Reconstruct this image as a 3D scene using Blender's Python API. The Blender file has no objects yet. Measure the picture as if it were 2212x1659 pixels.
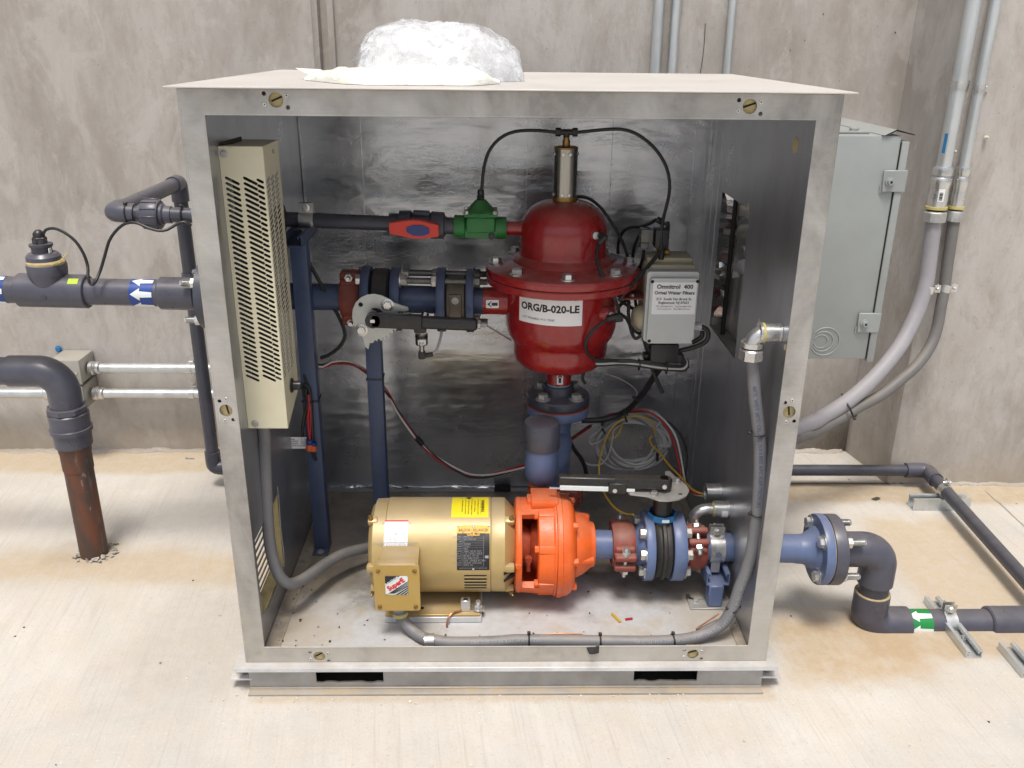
import bpy, bmesh, math, random
from mathutils import Vector, Matrix, Quaternion, noise
from mathutils.geometry import tessellate_polygon
R = math.radians
random.seed(7)
scene = bpy.context.scene
COL = scene.collection

# ------------------------------------------------------------------ camera
cam_d = bpy.data.cameras.new('camera'); cam = bpy.data.objects.new('camera', cam_d); COL.objects.link(cam)
cam_d.sensor_fit = 'HORIZONTAL'; cam_d.sensor_width = 36.0
cam_d.lens = 36.0 * 1909.33 / 2212.0
cam_d.clip_start = 0.05; cam_d.clip_end = 300
cr = Vector((0.9998, -0.0173, 0.0097)); cf = Vector((0.0197, 0.9316, -0.3628)); cu = Vector((-0.0027, 0.363, 0.9318))
mw = Matrix((cr, cu, -cf)).transposed().to_4x4(); mw.translation = Vector((-0.0318, -1.6969, 1.3605))
cam.matrix_world = mw
scene.camera = cam

# ------------------------------------------------------------------ sky, sun, exposure (bright overcast)
SUN_EL, SUN_AZ = 71.0, 190.0           # azimuth clockwise from +Y: sun stands behind the camera, high up
world = bpy.data.worlds.new('World'); scene.world = world; world.use_nodes = True
wn = world.node_tree.nodes; wl = world.node_tree.links
bg = wn['Background']
sky = wn.new('ShaderNodeTexSky'); sky.sky_type = 'NISHITA'; sky.sun_disc = False
sky.sun_elevation = R(SUN_EL); sky.sun_rotation = R(SUN_AZ)
sky.air_density = 1.0; sky.dust_density = 4.0; sky.ozone_density = 1.0
hs = wn.new('ShaderNodeHueSaturation'); hs.inputs['Saturation'].default_value = 0.50
wl.new(sky.outputs[0], hs.inputs['Color']); wl.new(hs.outputs[0], bg.inputs['Color'])
bg.inputs['Strength'].default_value = 0.085
sun_d = bpy.data.lights.new('sun', 'SUN'); sun_d.energy = 1.5; sun_d.angle = R(15); sun_d.color = (1.0, 0.955, 0.89)
sun = bpy.data.objects.new('sun', sun_d); COL.objects.link(sun)
sd = Vector((math.sin(R(SUN_AZ)) * math.cos(R(SUN_EL)), math.cos(R(SUN_AZ)) * math.cos(R(SUN_EL)), math.sin(R(SUN_EL))))
sun.rotation_euler = sd.to_track_quat('Z', 'Y').to_euler(); sun.location = (2, -3, 6)
vs = scene.view_settings
vs.view_transform = 'Standard'; vs.look = 'None'; vs.gamma = 1.0; vs.use_curve_mapping = False
vs.exposure = 0.92
scene.render.engine = 'CYCLES'
scene.cycles.max_bounces = 8; scene.cycles.diffuse_bounces = 4; scene.cycles.glossy_bounces = 5
scene.cycles.use_denoising = True
scene.cycles.sample_clamp_indirect = 4.0

# ------------------------------------------------------------------ materials
def nodes_of(m):
    m.use_nodes = True
    nt = m.node_tree
    return nt, nt.nodes, nt.links, nt.nodes['Principled BSDF']
def rgb(c): return (c[0], c[1], c[2], 1.0)
class NB:                                    # short-hand for wiring shader nodes
    def __init__(s, name):
        s.m = bpy.data.materials.new(name); s.nt, s.n, s.l, s.b = nodes_of(s.m)
        tc = s.n.new('ShaderNodeTexCoord'); s.obj = tc.outputs['Object']
        s.geo = s.n.new('ShaderNodeNewGeometry'); s.pos = s.geo.outputs['Position']
    def map(s, vec, scale=(1, 1, 1), loc=(0, 0, 0), rot=(0, 0, 0)):
        n = s.n.new('ShaderNodeMapping'); s.l.new(vec, n.inputs['Vector'])
        n.inputs['Scale'].default_value = scale; n.inputs['Location'].default_value = loc; n.inputs['Rotation'].default_value = rot
        return n.outputs[0]
    def noise(s, vec, scale, detail=4, rough=.55, dist=0):
        n = s.n.new('ShaderNodeTexNoise'); s.l.new(vec, n.inputs['Vector'])
        n.inputs['Scale'].default_value = scale; n.inputs['Detail'].default_value = detail
        n.inputs['Roughness'].default_value = rough; n.inputs['Distortion'].default_value = dist
        return n.outputs['Fac']
    def vor(s, vec, scale, feature='F1'):
        n = s.n.new('ShaderNodeTexVoronoi'); n.feature = feature; s.l.new(vec, n.inputs['Vector'])
        n.inputs['Scale'].default_value = scale
        return n.outputs['Distance']
    def rng(s, fac, a, b, c=0, d=1, smooth=False):
        n = s.n.new('ShaderNodeMapRange'); s.put(fac, n.inputs[0])
        if smooth: n.interpolation_type = 'SMOOTHSTEP'
        for i, v in enumerate((a, b, c, d)): n.inputs[i + 1].default_value = v
        return n.outputs[0]
    def put(s, v, sock):
        if isinstance(v, (int, float)): sock.default_value = v
        elif isinstance(v, tuple): sock.default_value = rgb(v)
        else: s.l.new(v, sock)
    def math(s, op, a, b=0.0):
        n = s.n.new('ShaderNodeMath'); n.operation = op; s.put(a, n.inputs[0]); s.put(b, n.inputs[1]); return n.outputs[0]
    def mix(s, fac, a, b, mode='MIX'):
        n = s.n.new('ShaderNodeMix'); n.data_type = 'RGBA'; n.blend_type = mode
        s.put(fac, n.inputs['Factor']); s.put(a, n.inputs[6]); s.put(b, n.inputs[7]); return n.outputs[2]
    def xyz(s, vec):
        n = s.n.new('ShaderNodeSeparateXYZ'); s.l.new(vec, n.inputs[0]); return n.outputs
    def bump(s, h, strength, dist=.002, prev=None):
        n = s.n.new('ShaderNodeBump'); n.inputs['Strength'].default_value = strength; n.inputs['Distance'].default_value = dist
        s.l.new(h, n.inputs['Height'])
        if prev is not None: s.l.new(prev, n.inputs['Normal'])
        s.l.new(n.outputs[0], s.b.inputs['Normal']); return n.outputs[0]
    def set(s, col=None, rough=None, metal=None, **kw):
        if col is not None: s.put(col, s.b.inputs['Base Color'])
        if rough is not None: s.put(rough, s.b.inputs['Roughness'])
        if metal is not None: s.put(metal, s.b.inputs['Metallic'])
        for k, v in kw.items(): s.put(v, s.b.inputs[k])
        return s.m
DUST = (.42, .35, .27)
def mat(name, col, rough=.5, metal=0.0, var=.12, vscale=14, bump=.0, bscale=120, dust=0.0, coat=0.0, stretch=(1, 1, 1), scuff=0.0, scuffcol=(.5, .47, .42), dustcol=None):
    """Painted / plastic / metal surface: colour mottling, roughness variation, scuffs, settled dust on upward faces."""
    B = NB(name)
    v = B.map(B.pos, stretch)
    n1 = B.noise(v, vscale, 5, .6)
    f = B.rng(n1, .3, .7)
    c = B.mix(f, tuple(x * (1 - var) for x in col), tuple(min(1, x * (1 + var)) for x in col))
    r = B.rng(n1, .3, .7, max(.03, rough - .08), min(1, rough + .1))
    if scuff:
        n2 = B.noise(B.map(B.pos, stretch, (3.1, 1.7, .4)), vscale * 4, 6, .7, .4)
        k = B.rng(n2, .62, .74, 0, scuff)
        c = B.mix(k, c, scuffcol); r = B.math('MAXIMUM', r, B.math('MULTIPLY', k, .75))
    mt = metal
    if dust:
        nz = B.xyz(B.geo.outputs['Normal'])[2]
        n3 = B.noise(B.pos, 22, 5, .65)
        k = B.math('MULTIPLY', B.rng(nz, .35, .95, 0, dust, True), B.rng(n3, .32, .62, .35, 1))
        k0 = B.rng(B.noise(B.pos, 45, 6, .7), .45, .75, 0, dust * .25)
        k = B.math('MAXIMUM', k, k0)
        c = B.mix(k, c, dustcol or DUST); r = B.math('MAXIMUM', r, B.math('MULTIPLY', k, .95))
        if metal: mt = B.math('MULTIPLY', B.math('SUBTRACT', 1.0, k), metal)
    if bump:
        B.bump(B.noise(v, bscale, 4, .6), bump)
    kw = {'Coat Weight': coat, 'Coat Roughness': .15} if coat else {}
    return B.set(c, r, mt, **kw)
M = {}
def build_materials():
    B = NB('brushed_stainless')
    lo = B.noise(B.map(B.pos, (1, 1, .7)), 5.5, 5, .62, .5); mid = B.noise(B.map(B.pos, (1, 1, 1), (3, 3, 3)), 26, 5, .65); fine = B.noise(B.map(B.pos, (18, 18, 240)), 1.0, 3, .6)
    c = B.mix(B.rng(lo, .38, .62), (.27, .272, .272), (.53, .53, .525))
    c = B.mix(B.rng(mid, .48, .68, 0, .45), c, (.47, .45, .415))
    c = B.mix(B.rng(fine, .45, .75, 0, .22), c, (.30, .29, .275))
    zz = B.xyz(B.pos)[2]
    film = B.math('MULTIPLY', B.rng(zz, .0, .35, .75, .15, True), B.rng(mid, .3, .6, .5, 1))        # splashed dust low on the frame
    c = B.mix(film, c, (.45, .41, .35))
    B.bump(fine, .06, .0006)
    M['steel'] = B.set(c, B.rng(lo, .3, .7, .30, .52), B.math('SUBTRACT', .8, B.math('MULTIPLY', film, .7)))
    M['lid'] = mat('dusty_aluminium', (.53, .51, .485), .6, .2, .10, 4, .05, 80, dust=.6, dustcol=(.55, .51, .465))
    M['stud'] = mat('dark_threaded_stud', (.16, .155, .145), .45, .7, .3, 60, .3, 300)
    M['plate'] = mat('galvanised_plate', (.62, .63, .645), .45, .4, .2, 12, .1, 60, dust=.6, scuff=.3)
    M['channel'] = mat('galvanised_channel', (.36, .36, .36), .55, .4, .25, 10, .12, 60, dust=.9, dustcol=(.40, .31, .20), scuff=.5, scuffcol=(.38, .29, .19))
    M['zinc'] = mat('zinc_plated', (.62, .62, .61), .3, .9, .15, 30, .04, 200, dust=.15, scuff=.15, scuffcol=(.4, .38, .34))
    M['galv'] = mat('galvanised_conduit', (.60, .63, .64), .38, .75, .12, 25, .03, 150, stretch=(1, 1, .2), dust=.2)
    M['zincmid'] = mat('zinc_sheet', (.46, .475, .46), .4, .6, .15, 30, .05, 200, dust=.2, scuff=.25, scuffcol=(.3, .28, .24))
    M['zincdull'] = mat('dull_zinc', (.40, .40, .39), .5, .6, .2, 30, .06, 200, dust=.4, scuff=.3)
    M['cream'] = mat('cream_enamel', (.60, .56, .41), .42, 0, .05, 8, .03, 150, dust=.2)
    M['beige'] = mat('beige_plastic', (.44, .40, .27), .5, 0, .06, 8, dust=.5)
    M['dark'] = mat('dark_interior', (.015, .014, .013), .8)
    M['black'] = mat('black_plastic', (.013, .013, .014), .38, 0, .3, 30, .05, 200, dust=.10)
    M['blackmetal'] = mat('black_enamel', (.014, .014, .015), .33, 0, .3, 30, .05, 200, dust=.10, scuff=.12, scuffcol=(.2, .19, .18))
    M['rubber'] = mat('black_rubber', (.016, .015, .015), .6, 0, .4, 40, .25, 150, dust=.12, scuff=.35, scuffcol=(.09, .09, .09))
    M['cable'] = mat('black_cable', (.014, .014, .015), .45, 0, .2, 40, dust=.06)
    M['cable_grey'] = mat('grey_cable', (.46, .46, .45), .5, 0, .1, 40, dust=.1)
    M['flex'] = mat('grey_liquidtight', (.165, .165, .175), .55, 0, .08, 20, .05, 160, dust=.35)
    M['flex_light'] = mat('pale_liquidtight', (.30, .29, .31), .55, 0, .08, 12, .04, 160, dust=.15)
    M['flex_dark'] = mat('ribbed_liquidtight', (.15, .145, .14), .6, 0, .1, 12, .04, 160, dust=.2)
    M['pvc'] = mat('grey_pvc', (.066, .068, .092), .33, 0, .14, 18, .02, 90, dust=.13, scuff=.08, scuffcol=(.16, .15, .15))
    M['pvcdark'] = mat('dark_pvc', (.046, .049, .068), .35, 0, .14, 18, .02, 90, dust=.12)
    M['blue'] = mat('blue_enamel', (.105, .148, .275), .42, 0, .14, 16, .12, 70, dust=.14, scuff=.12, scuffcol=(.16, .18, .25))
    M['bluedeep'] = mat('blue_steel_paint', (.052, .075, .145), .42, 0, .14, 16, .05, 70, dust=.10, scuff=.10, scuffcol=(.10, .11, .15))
    M['red'] = mat('red_enamel', (.295, .009, .011), .23, 0, .12, 9, .05, 50, dust=.26, coat=.4, scuff=.05, scuffcol=(.16, .02, .02))
    M['coupling'] = mat('red_oxide_paint', (.215, .045, .03), .6, 0, .22, 35, .25, 110, dust=.22, scuff=.15, scuffcol=(.30, .12, .08))
    M['orange'] = mat('orange_enamel', (.74, .115, .012), .42, 0, .14, 20, .5, 140, dust=.26, scuff=.42, scuffcol=(.36, .085, .02))
    M['orangedark'] = mat('oxide_red_cast', (.33, .055, .022), .55, 0, .3, 30, .3, 70)
    M['gold'] = mat('gold_paint', (.50, .365, .155), .42, .32, .10, 10, .05, 110, dust=.5, scuff=.06, scuffcol=(.34, .25, .11))
    M['goldbox'] = mat('gold_paint_box', (.45, .30, .082), .40, .25, .08, 10, .05, 110, dust=.62)
    M['green'] = mat('green_plastic', (.013, .155, .030), .4, 0, .2, 30, .12, 90, dust=.15)
    M['redplastic'] = mat('red_plastic', (.62, .035, .018), .38, 0, .08, 20, dust=.1)
    M['blueplastic'] = mat('blue_plastic', (.012, .035, .17), .4, 0, .1, 20)
    M['brass'] = mat('brass', (.32, .20, .07), .4, .85, .25, 40, .05, 150)
    M['stainless'] = mat('polished_stainless', (.34, .33, .30), .24, 1.0, .3, 10, .05, 120, stretch=(6, 6, .3))
    M['bronze'] = mat('bronze_body', (.125, .10, .075), .5, .4, .25, 40, .2, 100)
    M['copper'] = mat('copper_wire', (.42, .19, .10), .4, .8, .2, 60)
    M['greybox'] = mat('grey_powder_coat', (.285, .305, .30), .45, 0, .06, 9, .06, 260, dust=.12)
    M['boxwhite'] = mat('pale_grey_plastic', (.50, .52, .51), .45, 0, .05, 10, dust=.35)
    M['wallbox'] = mat('cast_grey_box', (.36, .35, .32), .5, .2, .1, 12, dust=.35)
    M['paper'] = mat('white_label', (.80, .80, .80), .5, 0, .03, 10)
    M['ink'] = mat('black_ink', (.012, .012, .013), .5, 0, 0, 5)
    M['inkgrey'] = mat('grey_print', (.30, .30, .31), .5, 0, 0, 5)
    M['inkred'] = mat('red_print', (.62, .02, .02), .5, 0, 0, 5)
    M['inkblue'] = mat('navy_print', (.05, .07, .17), .5, 0, 0, 5)
    M['yellow'] = mat('yellow_label', (.80, .66, .02), .45, 0, .04, 10)
    M['amber'] = mat('amber_print', (.74, .40, .03), .45, 0, .04, 10)
    M['plateblack'] = mat('black_nameplate', (.016, .016, .018), .45, .2, .2, 20, dust=.15)
    M['bandblue'] = mat('blue_band', (.010, .048, .26), .4, 0, .05, 10)
    M['bandgreen'] = mat('green_band', (.010, .22, .045), .4, 0, .05, 10)
    M['bandwhite'] = mat('white_print', (.70, .74, .74), .45, 0, .04, 10)
    M['tapelabel'] = mat('blue_tape', (.02, .16, .36), .45, 0, .1, 10)
    M['wirered'] = mat('red_wire', (.38, .010, .018), .4, 0, .05, 10)
    M['wireyellow'] = mat('yellow_wire', (.55, .34, .03), .4, 0, .05, 10)
    M['wirewhite'] = mat('white_wire', (.62, .60, .55), .4, 0, .05, 10)
    M['orangenut'] = mat('orange_wire_nut', (.65, .12, .02), .4, 0, .05, 10)
    M['chartreuse'] = mat('lime_sticker', (.42, .55, .03), .5, 0, .05, 10)
    M['yellowring'] = mat('yellow_ring', (.50, .43, .15), .5, 0, .1, 20)
    M['tanring'] = mat('tan_residue', (.42, .32, .18), .7, 0, .2, 60)
    M['gasket'] = mat('orange_gasket', (.35, .06, .02), .6, 0, .1, 30)
    M['sillstrip'] = mat('dusty_strip', (.30, .255, .20), .8, 0, .25, 30, .3, 120)
    M['foam'] = mat('tan_foam', (.47, .38, .19), .85, 0, .18, 40, .4, 200)
    M['teal'] = mat('teal_sealant', (.14, .32, .40), .5, 0, .2, 40)
    M['translucent'] = mat('smoke_plastic', (.11, .11, .10), .25, 0, .1, 20)
    M['mortar'] = mat('grey_mortar', (.36, .33, .295), .95, 0, .35, 60, .6, 120)
    M['debris'] = mat('dark_debris', (.05, .04, .03), .9, 0, .3, 60)
    M['chip'] = mat('pale_chips', (.62, .58, .5), .8, 0, .2, 60)
    # foil facing: soft lumps and creases, crinkled metal skin
    def foil(name, col, rough, amp, dirt, shine=.92):
        B = NB(name)
        a = B.map(B.pos, (1.2, 1.2, 3.4))
        h1 = B.noise(a, 5, 2, .45, .4)
        h2 = B.math('MULTIPLY', B.noise(B.map(B.pos, (1, 1, 2.2), (2, 3, 4)), 60, 4, .6, .8), B.rng(B.noise(B.map(B.pos, (.8, .8, 4.2), (1, 2, 3)), 3.2, 4, .6), .46, .64, .12, 1.5))
        nn = B.bump(h1, amp * .5, .006); B.bump(h2, amp * .8, .0013, nn)
        n = B.noise(B.pos, 6, 5, .65)
        z = B.xyz(B.pos)[2]
        c = B.mix(B.rng(n, .35, .7), tuple(x * .82 for x in col), col)
        grime = B.rng(B.noise(B.map(B.pos, (1, 1, .5)), 13, 6, .7), .48, .72, 0, dirt)
        c = B.mix(grime, c, (.20, .17, .13))
        return B.set(c, B.rng(n, .3, .7, rough - .06, rough + .10), shine)
    M['foil'] = foil('foil_facing', (.53, .555, .60), .22, .55, .22, .82)
    M['foilside'] = foil('foil_side', (.48, .495, .53), .32, .06, .28, .82)
    M['foilcrease'] = mat('creased_foil', (.72, .72, .73), .5, .0, .1, 30)
    M['foiltorn'] = foil('torn_foil', (.62, .62, .63), .15, 1.0, .1)
    # cabinet floor: galvanised sheet with pale powder and tan grit
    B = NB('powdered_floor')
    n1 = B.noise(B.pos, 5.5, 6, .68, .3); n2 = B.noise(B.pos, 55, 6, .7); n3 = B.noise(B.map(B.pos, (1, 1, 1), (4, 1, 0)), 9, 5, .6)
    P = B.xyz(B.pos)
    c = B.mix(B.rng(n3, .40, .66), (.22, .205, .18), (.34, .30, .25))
    wx = B.math('ADD', P[1], B.rng(n1, .25, .75, -.22, .22))          # pale powder tracked in from the open front, plus shading painted into the falloff
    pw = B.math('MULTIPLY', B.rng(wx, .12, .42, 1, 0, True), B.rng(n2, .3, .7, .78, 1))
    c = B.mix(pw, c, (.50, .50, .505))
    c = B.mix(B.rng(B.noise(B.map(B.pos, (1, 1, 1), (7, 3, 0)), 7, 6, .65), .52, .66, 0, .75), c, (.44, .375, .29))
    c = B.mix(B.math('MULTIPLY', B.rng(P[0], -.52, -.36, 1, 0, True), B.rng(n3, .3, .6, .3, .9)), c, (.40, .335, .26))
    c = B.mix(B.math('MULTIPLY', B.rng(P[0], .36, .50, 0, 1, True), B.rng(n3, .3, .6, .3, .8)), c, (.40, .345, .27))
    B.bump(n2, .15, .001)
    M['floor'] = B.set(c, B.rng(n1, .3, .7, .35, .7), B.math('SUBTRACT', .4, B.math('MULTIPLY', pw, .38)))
    # rusty pipe with verdigris and whitish runs
    B = NB('rusty_pipe')
    v = B.map(B.pos, (1, 1, .28))
    n1 = B.noise(v, 22, 6, .65, .4); n2 = B.noise(B.map(B.pos, (1, 1, .22), (5, 2, 0)), 30, 6, .7)
    c = B.mix(B.rng(n1, .36, .64), (.06, .048, .045), (.155, .058, .030))
    c = B.mix(B.rng(n2, .60, .70, 0, .6), c, (.16, .21, .20))
    c = B.mix(B.rng(B.noise(B.map(B.pos, (1, 1, .3), (1, 7, 3)), 45, 6, .7), .64, .70, 0, .75), c, (.42, .40, .36))
    B.bump(n1, .4, .002)
    M['rust'] = B.set(c, .6, .25)
    # crumpled polythene
    B = NB('white_polythene')
    tr = B.n.new('ShaderNodeBsdfTransparent'); tl = B.n.new('ShaderNodeBsdfTranslucent'); tl.inputs[0].default_value = (.93, .94, .95, 1)
    mx = B.n.new('ShaderNodeMixShader'); mx2 = B.n.new('ShaderNodeMixShader')
    B.set((.95, .955, .96), .22, 0.0); B.bump(B.noise(B.pos, 38, 6, .6, 2.2), .9, .006)
    mx.inputs[0].default_value = .45; B.l.new(B.b.outputs[0], mx.inputs[1]); B.l.new(tl.outputs[0], mx.inputs[2])
    fx = B.noise(B.map(B.pos, (1, 1, 1), (2, 0, 1)), 16, 5, .6, 1.0)
    B.l.new(B.rng(fx, .48, .68, .03, .40), mx2.inputs[0]); B.l.new(mx.outputs[0], mx2.inputs[1]); B.l.new(tr.outputs[0], mx2.inputs[2])
    B.l.new(mx2.outputs[0], B.n['Material Output'].inputs['Surface']); M['polythene'] = B.m
    B = NB('clear_polythene')
    tr = B.n.new('ShaderNodeBsdfTransparent'); mx2 = B.n.new('ShaderNodeMixShader')
    B.set((.85, .87, .90), .15, 0.0); B.bump(B.noise(B.pos, 45, 4, .55, 1.5), .6, .004)
    B.l.new(B.rng(B.noise(B.pos, 22, 4, .55, 1.2), .40, .64, .85, .35), mx2.inputs[0]); B.l.new(B.b.outputs[0], mx2.inputs[1]); B.l.new(tr.outputs[0], mx2.inputs[2])
    B.l.new(mx2.outputs[0], B.n['Material Output'].inputs['Surface']); M['clearpoly'] = B.m
    B = NB('ivory_polythene')
    B.set(B.mix(B.rng(B.noise(B.pos, 30, 5, .6, .6), .4, .65), (.76, .75, .64), (.88, .875, .84)), .3, 0.0, **{'Subsurface Weight': .2, 'Subsurface Radius': (.01, .01, .008, 1)[:3]} if False else {})
    B.bump(B.noise(B.map(B.pos, (1, 1, 3)), 45, 5, .6, 1.5), .7, .004); M['ivory'] = B.m
    # concrete slab: broom lines, blotches, tan staining, specks
    B = NB('broomed_concrete')
    P = B.xyz(B.pos)
    skew = B.map(B.pos, (1, 1, 1), (0, 0, 0), (0, 0, R(-7)))
    br = B.noise(B.map(skew, (150, 3.2, 1)), 1.0, 3, .6)
    br2 = B.noise(B.map(skew, (42, 1.6, 1)), 1.0, 4, .6)
    bl = B.noise(B.pos, 1.9, 7, .62, .5); sp = B.noise(B.pos, 240, 4, .75); md = B.noise(B.pos, 9, 6, .68)
    c = B.mix(B.rng(bl, .34, .66), (.47, .445, .405), (.585, .548, .492))
    c = B.mix(B.rng(md, .42, .66, 0, .45), c, (.53, .46, .375))
    c = B.mix(B.rng(br2, .45, .68, 0, .20), c, (.42, .39, .35))
    c = B.mix(B.rng(br, .55, .72, 0, .36), c, (.36, .335, .30))
    c = B.mix(B.rng(sp, .56, .72, 0, .5), c, (.28, .26, .235))
    c = B.mix(B.rng(B.noise(B.map(B.pos, (1, 1, 1), (4, 9, 0)), 130, 4, .7), .60, .72, 0, .6), c, (.68, .65, .60))
    c = B.mix(B.rng(B.noise(B.pos, 60, 5, .75), .56, .72, 0, .35), c, (.36, .335, .30))
    c = B.mix(B.rng(B.vor(B.pos, 11), .012, .03, .75, 0), c, (.20, .18, .165))
    c = B.mix(B.rng(B.vor(B.map(B.pos, (1, 1, 1), (3.3, 1.1, 0)), 3.1), .012, .022, .75, 0), c, (.15, .14, .14))
    edge = B.noise(B.pos, 30, 5, .7)
    def stain_or_tone(c, x0, x1, y0, y1, soft, col, amt, nscale=6):   # a water / rust mark or plain grey tone with a ragged outline of its own
        wob = B.rng(B.noise(B.map(B.pos, (1, 1, 1), (x0, y1, 0)), nscale, 5, .65), 0, 1, -.5, .5)
        sx = B.math('ADD', P[0], B.math('MULTIPLY', wob, soft * 3)); sy = B.math('ADD', P[1], B.math('MULTIPLY', wob, soft * 3))
        a = B.math('MULTIPLY', B.rng(sx, x0 - soft, x0 + soft, 0, 1, True), B.rng(sx, x1 - soft, x1 + soft, 1, 0, True))
        b = B.math('MULTIPLY', B.rng(sy, y0 - soft, y0 + soft, 0, 1, True), B.rng(sy, y1 - soft, y1 + soft, 1, 0, True))
        k = B.math('MULTIPLY', B.math('MULTIPLY', a, b), B.math('MULTIPLY', B.rng(edge, .25, .6, .55, 1), amt))
        return B.mix(k, c, col)
    c = stain_or_tone(c, -.60, .63, -.046, .02, .012, (.42, .32, .21), .6, 22)
    c = stain_or_tone(c, .70, 1.05, .02, .28, .05, (.43, .31, .18), .8)
    c = stain_or_tone(c, .92, 1.8, .10, .30, .03, (.41, .30, .18), .8)
    c = stain_or_tone(c, 1.15, 1.50, .30, .80, .05, (.46, .35, .22), .7)
    c = stain_or_tone(c, .62, 1.9, .90, 1.04, .03, (.40, .30, .18), .8, 9)
    c = stain_or_tone(c, -1.5, -.62, .44, .62, .05, (.44, .34, .22), .75)
    c = stain_or_tone(c, -1.36, -1.14, .54, .66, .03, (.36, .29, .21), .5)
    c = stain_or_tone(c, -2.2, -.62, 1.12, 1.34, .03, (.44, .34, .22), .8)
    c = stain_or_tone(c, -1.1, -.62, .62, 1.0, .10, (.36, .34, .32), .55)
    c = stain_or_tone(c, -.95, -.60, -.06, .45, .10, (.37, .34, .30), .55)  # greyer tone along the cabinet's left side
    hh = B.math('ADD', B.math('MULTIPLY', br, .7), B.math('MULTIPLY', sp, .5))
    B.bump(hh, .6, .0016)
    M['slab'] = B.set(c, .88, 0.0)
    # cast wall: mottled, streaked downwards
    B = NB('cast_concrete_wall')
    v = B.map(B.pos, (1, 1, .42))
    n1 = B.noise(v, 2.2, 7, .64, .4); n2 = B.noise(B.map(B.pos, (1, 1, .33), (3, 0, 1)), 12, 6, .66, .3); n3 = B.noise(B.pos, 70, 5, .7)
    c = B.mix(B.rng(n1, .38, .62), (0.312, 0.282, 0.249), (0.453, 0.420, 0.383))
    c = B.mix(B.rng(n2, .40, .66, 0, .75), c, (0.471, 0.438, 0.410))
    c = B.mix(B.rng(B.noise(B.map(B.pos, (1, 1, .8), (5, 1, 8)), .9, 6, .62, .8), .44, .56, 0, .60), c, (0.506, 0.484, 0.461))
    c = B.mix(B.rng(B.noise(B.map(B.pos, (1, 1, .55), (11, 3, 2)), 1.6, 6, .62, .7), .54, .64, 0, .5), c, (0.286, 0.253, 0.219))
    c = B.mix(B.rng(B.noise(B.map(B.pos, (1, 1, .36), (9, 4, 2)), 9, 6, .68, .4), .46, .70, 0, .62), c, (0.295, 0.257, 0.219))
    c = B.mix(B.rng(n3, .58, .72, 0, .3), c, (0.229, 0.207, 0.183))
    c = B.mix(B.rng(B.vor(B.map(B.pos, (1, 1, .8)), 23), .03, .07, .55, 0), c, (0.194, 0.172, 0.147))
    c = B.mix(B.rng(B.noise(B.map(B.pos, (1, 1, .45), (6, 6, 6)), 30, 6, .7, .5), .50, .62, 0, .42), c, (0.352, 0.312, 0.274))
    c = B.mix(B.rng(B.noise(B.map(B.pos, (1, 1, .6), (2, 8, 5)), 5.2, 7, .68, .8), .52, .58, 0, .40), c, (0.519, 0.488, 0.457))
    zz = B.xyz(B.pos)[2]
    low = B.math('MULTIPLY', B.rng(zz, -.09, .16, 1, 0, True), B.rng(B.noise(B.pos, 8, 5, .7), .35, .6, .2, .8))
    c = B.mix(low, c, (0.352, 0.299, 0.234))
    nn = B.bump(n2, .3, .006); B.bump(n3, .5, .002, nn)
    M['wall'] = B.set(c, .9, 0.0)
build_materials()

# ------------------------------------------------------------------ mesh helpers (world coordinates; each mesh re-origined at its base)
def V(*a): return Vector(a if len(a) > 1 else a[0])
def frame_of(axis):
    w = Vector(axis).normalized()
    u = Vector((0, 0, 1)) if abs(w.z) < .9 else Vector((0, -1, 0))
    u = (u - w * u.dot(w)).normalized()
    return u, w.cross(u), w
def lathe(p0, axis, prof, seg=32, a0=0, a1=360, cap=True, ref=None):
    """Turned solid: prof = [(distance along axis, radius), ...]; a0..a1 in degrees about the axis (0 = up / front)."""
    def f(bm):
        o = Vector(p0); u, v, w = frame_of(axis)
        full = abs(a1 - a0) >= 359.9
        n = seg if full else max(2, int(seg * abs(a1 - a0) / 360))
        rings = []
        for t, r in prof:
            if r < 1e-6: rings.append([bm.verts.new(o + w * t)]); continue
            rr = []
            for i in range(n if full else n + 1):
                a = R(a0 + (a1 - a0) * i / n)
                rr.append(bm.verts.new(o + w * t + (u * math.cos(a) + v * math.sin(a)) * r))
            rings.append(rr)
        for A, B in zip(rings, rings[1:]):
            m = n if full else n
            for i in range(m):
                j = (i + 1) % len(A) if len(A) > 1 else 0
                k = (i + 1) % len(B) if len(B) > 1 else 0
                if len(A) == 1 and len(B) == 1: continue
                if len(A) == 1: bm.faces.new((A[0], B[k], B[i]))
                elif len(B) == 1: bm.faces.new((A[i], A[j], B[0]))
                else: bm.faces.new((A[i], A[j], B[k], B[i]))
        if full and cap:
            if len(rings[0]) > 1: bm.faces.new(rings[0][::-1])
            if len(rings[-1]) > 1: bm.faces.new(rings[-1])
        if not full and cap:
            try:
                bm.faces.new([r[0] for r in rings]); bm.faces.new([r[-1] for r in rings][::-1])
            except ValueError: pass
    return f
def cyl(p0, p1, r, seg=28, bev=0.0, r1=None):
    d = Vector(p1) - Vector(p0); L = d.length; r1 = r if r1 is None else r1
    if bev: pr = [(0, r - bev), (bev * .35, r - bev * .35), (bev, r), (L - bev, r1), (L - bev * .35, r1 - bev * .35), (L, r1 - bev)]
    else: pr = [(0, r), (L, r1)]
    return lathe(p0, d, pr, seg)
def ring(p0, p1, ri, ro, seg=32, bev=.0015, a0=0, a1=360):
    d = Vector(p1) - Vector(p0); L = d.length
    pr = [(0, ri), (0, ro - bev), (bev, ro), (L - bev, ro), (L, ro - bev), (L, ri)]
    if abs(a1 - a0) >= 359.9: pr = pr + [(0, ri)]
    else: pr = pr + [(0, ri)]
    return lathe(p0, d, pr, seg, a0, a1, cap=abs(a1 - a0) < 359.9)
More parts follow.
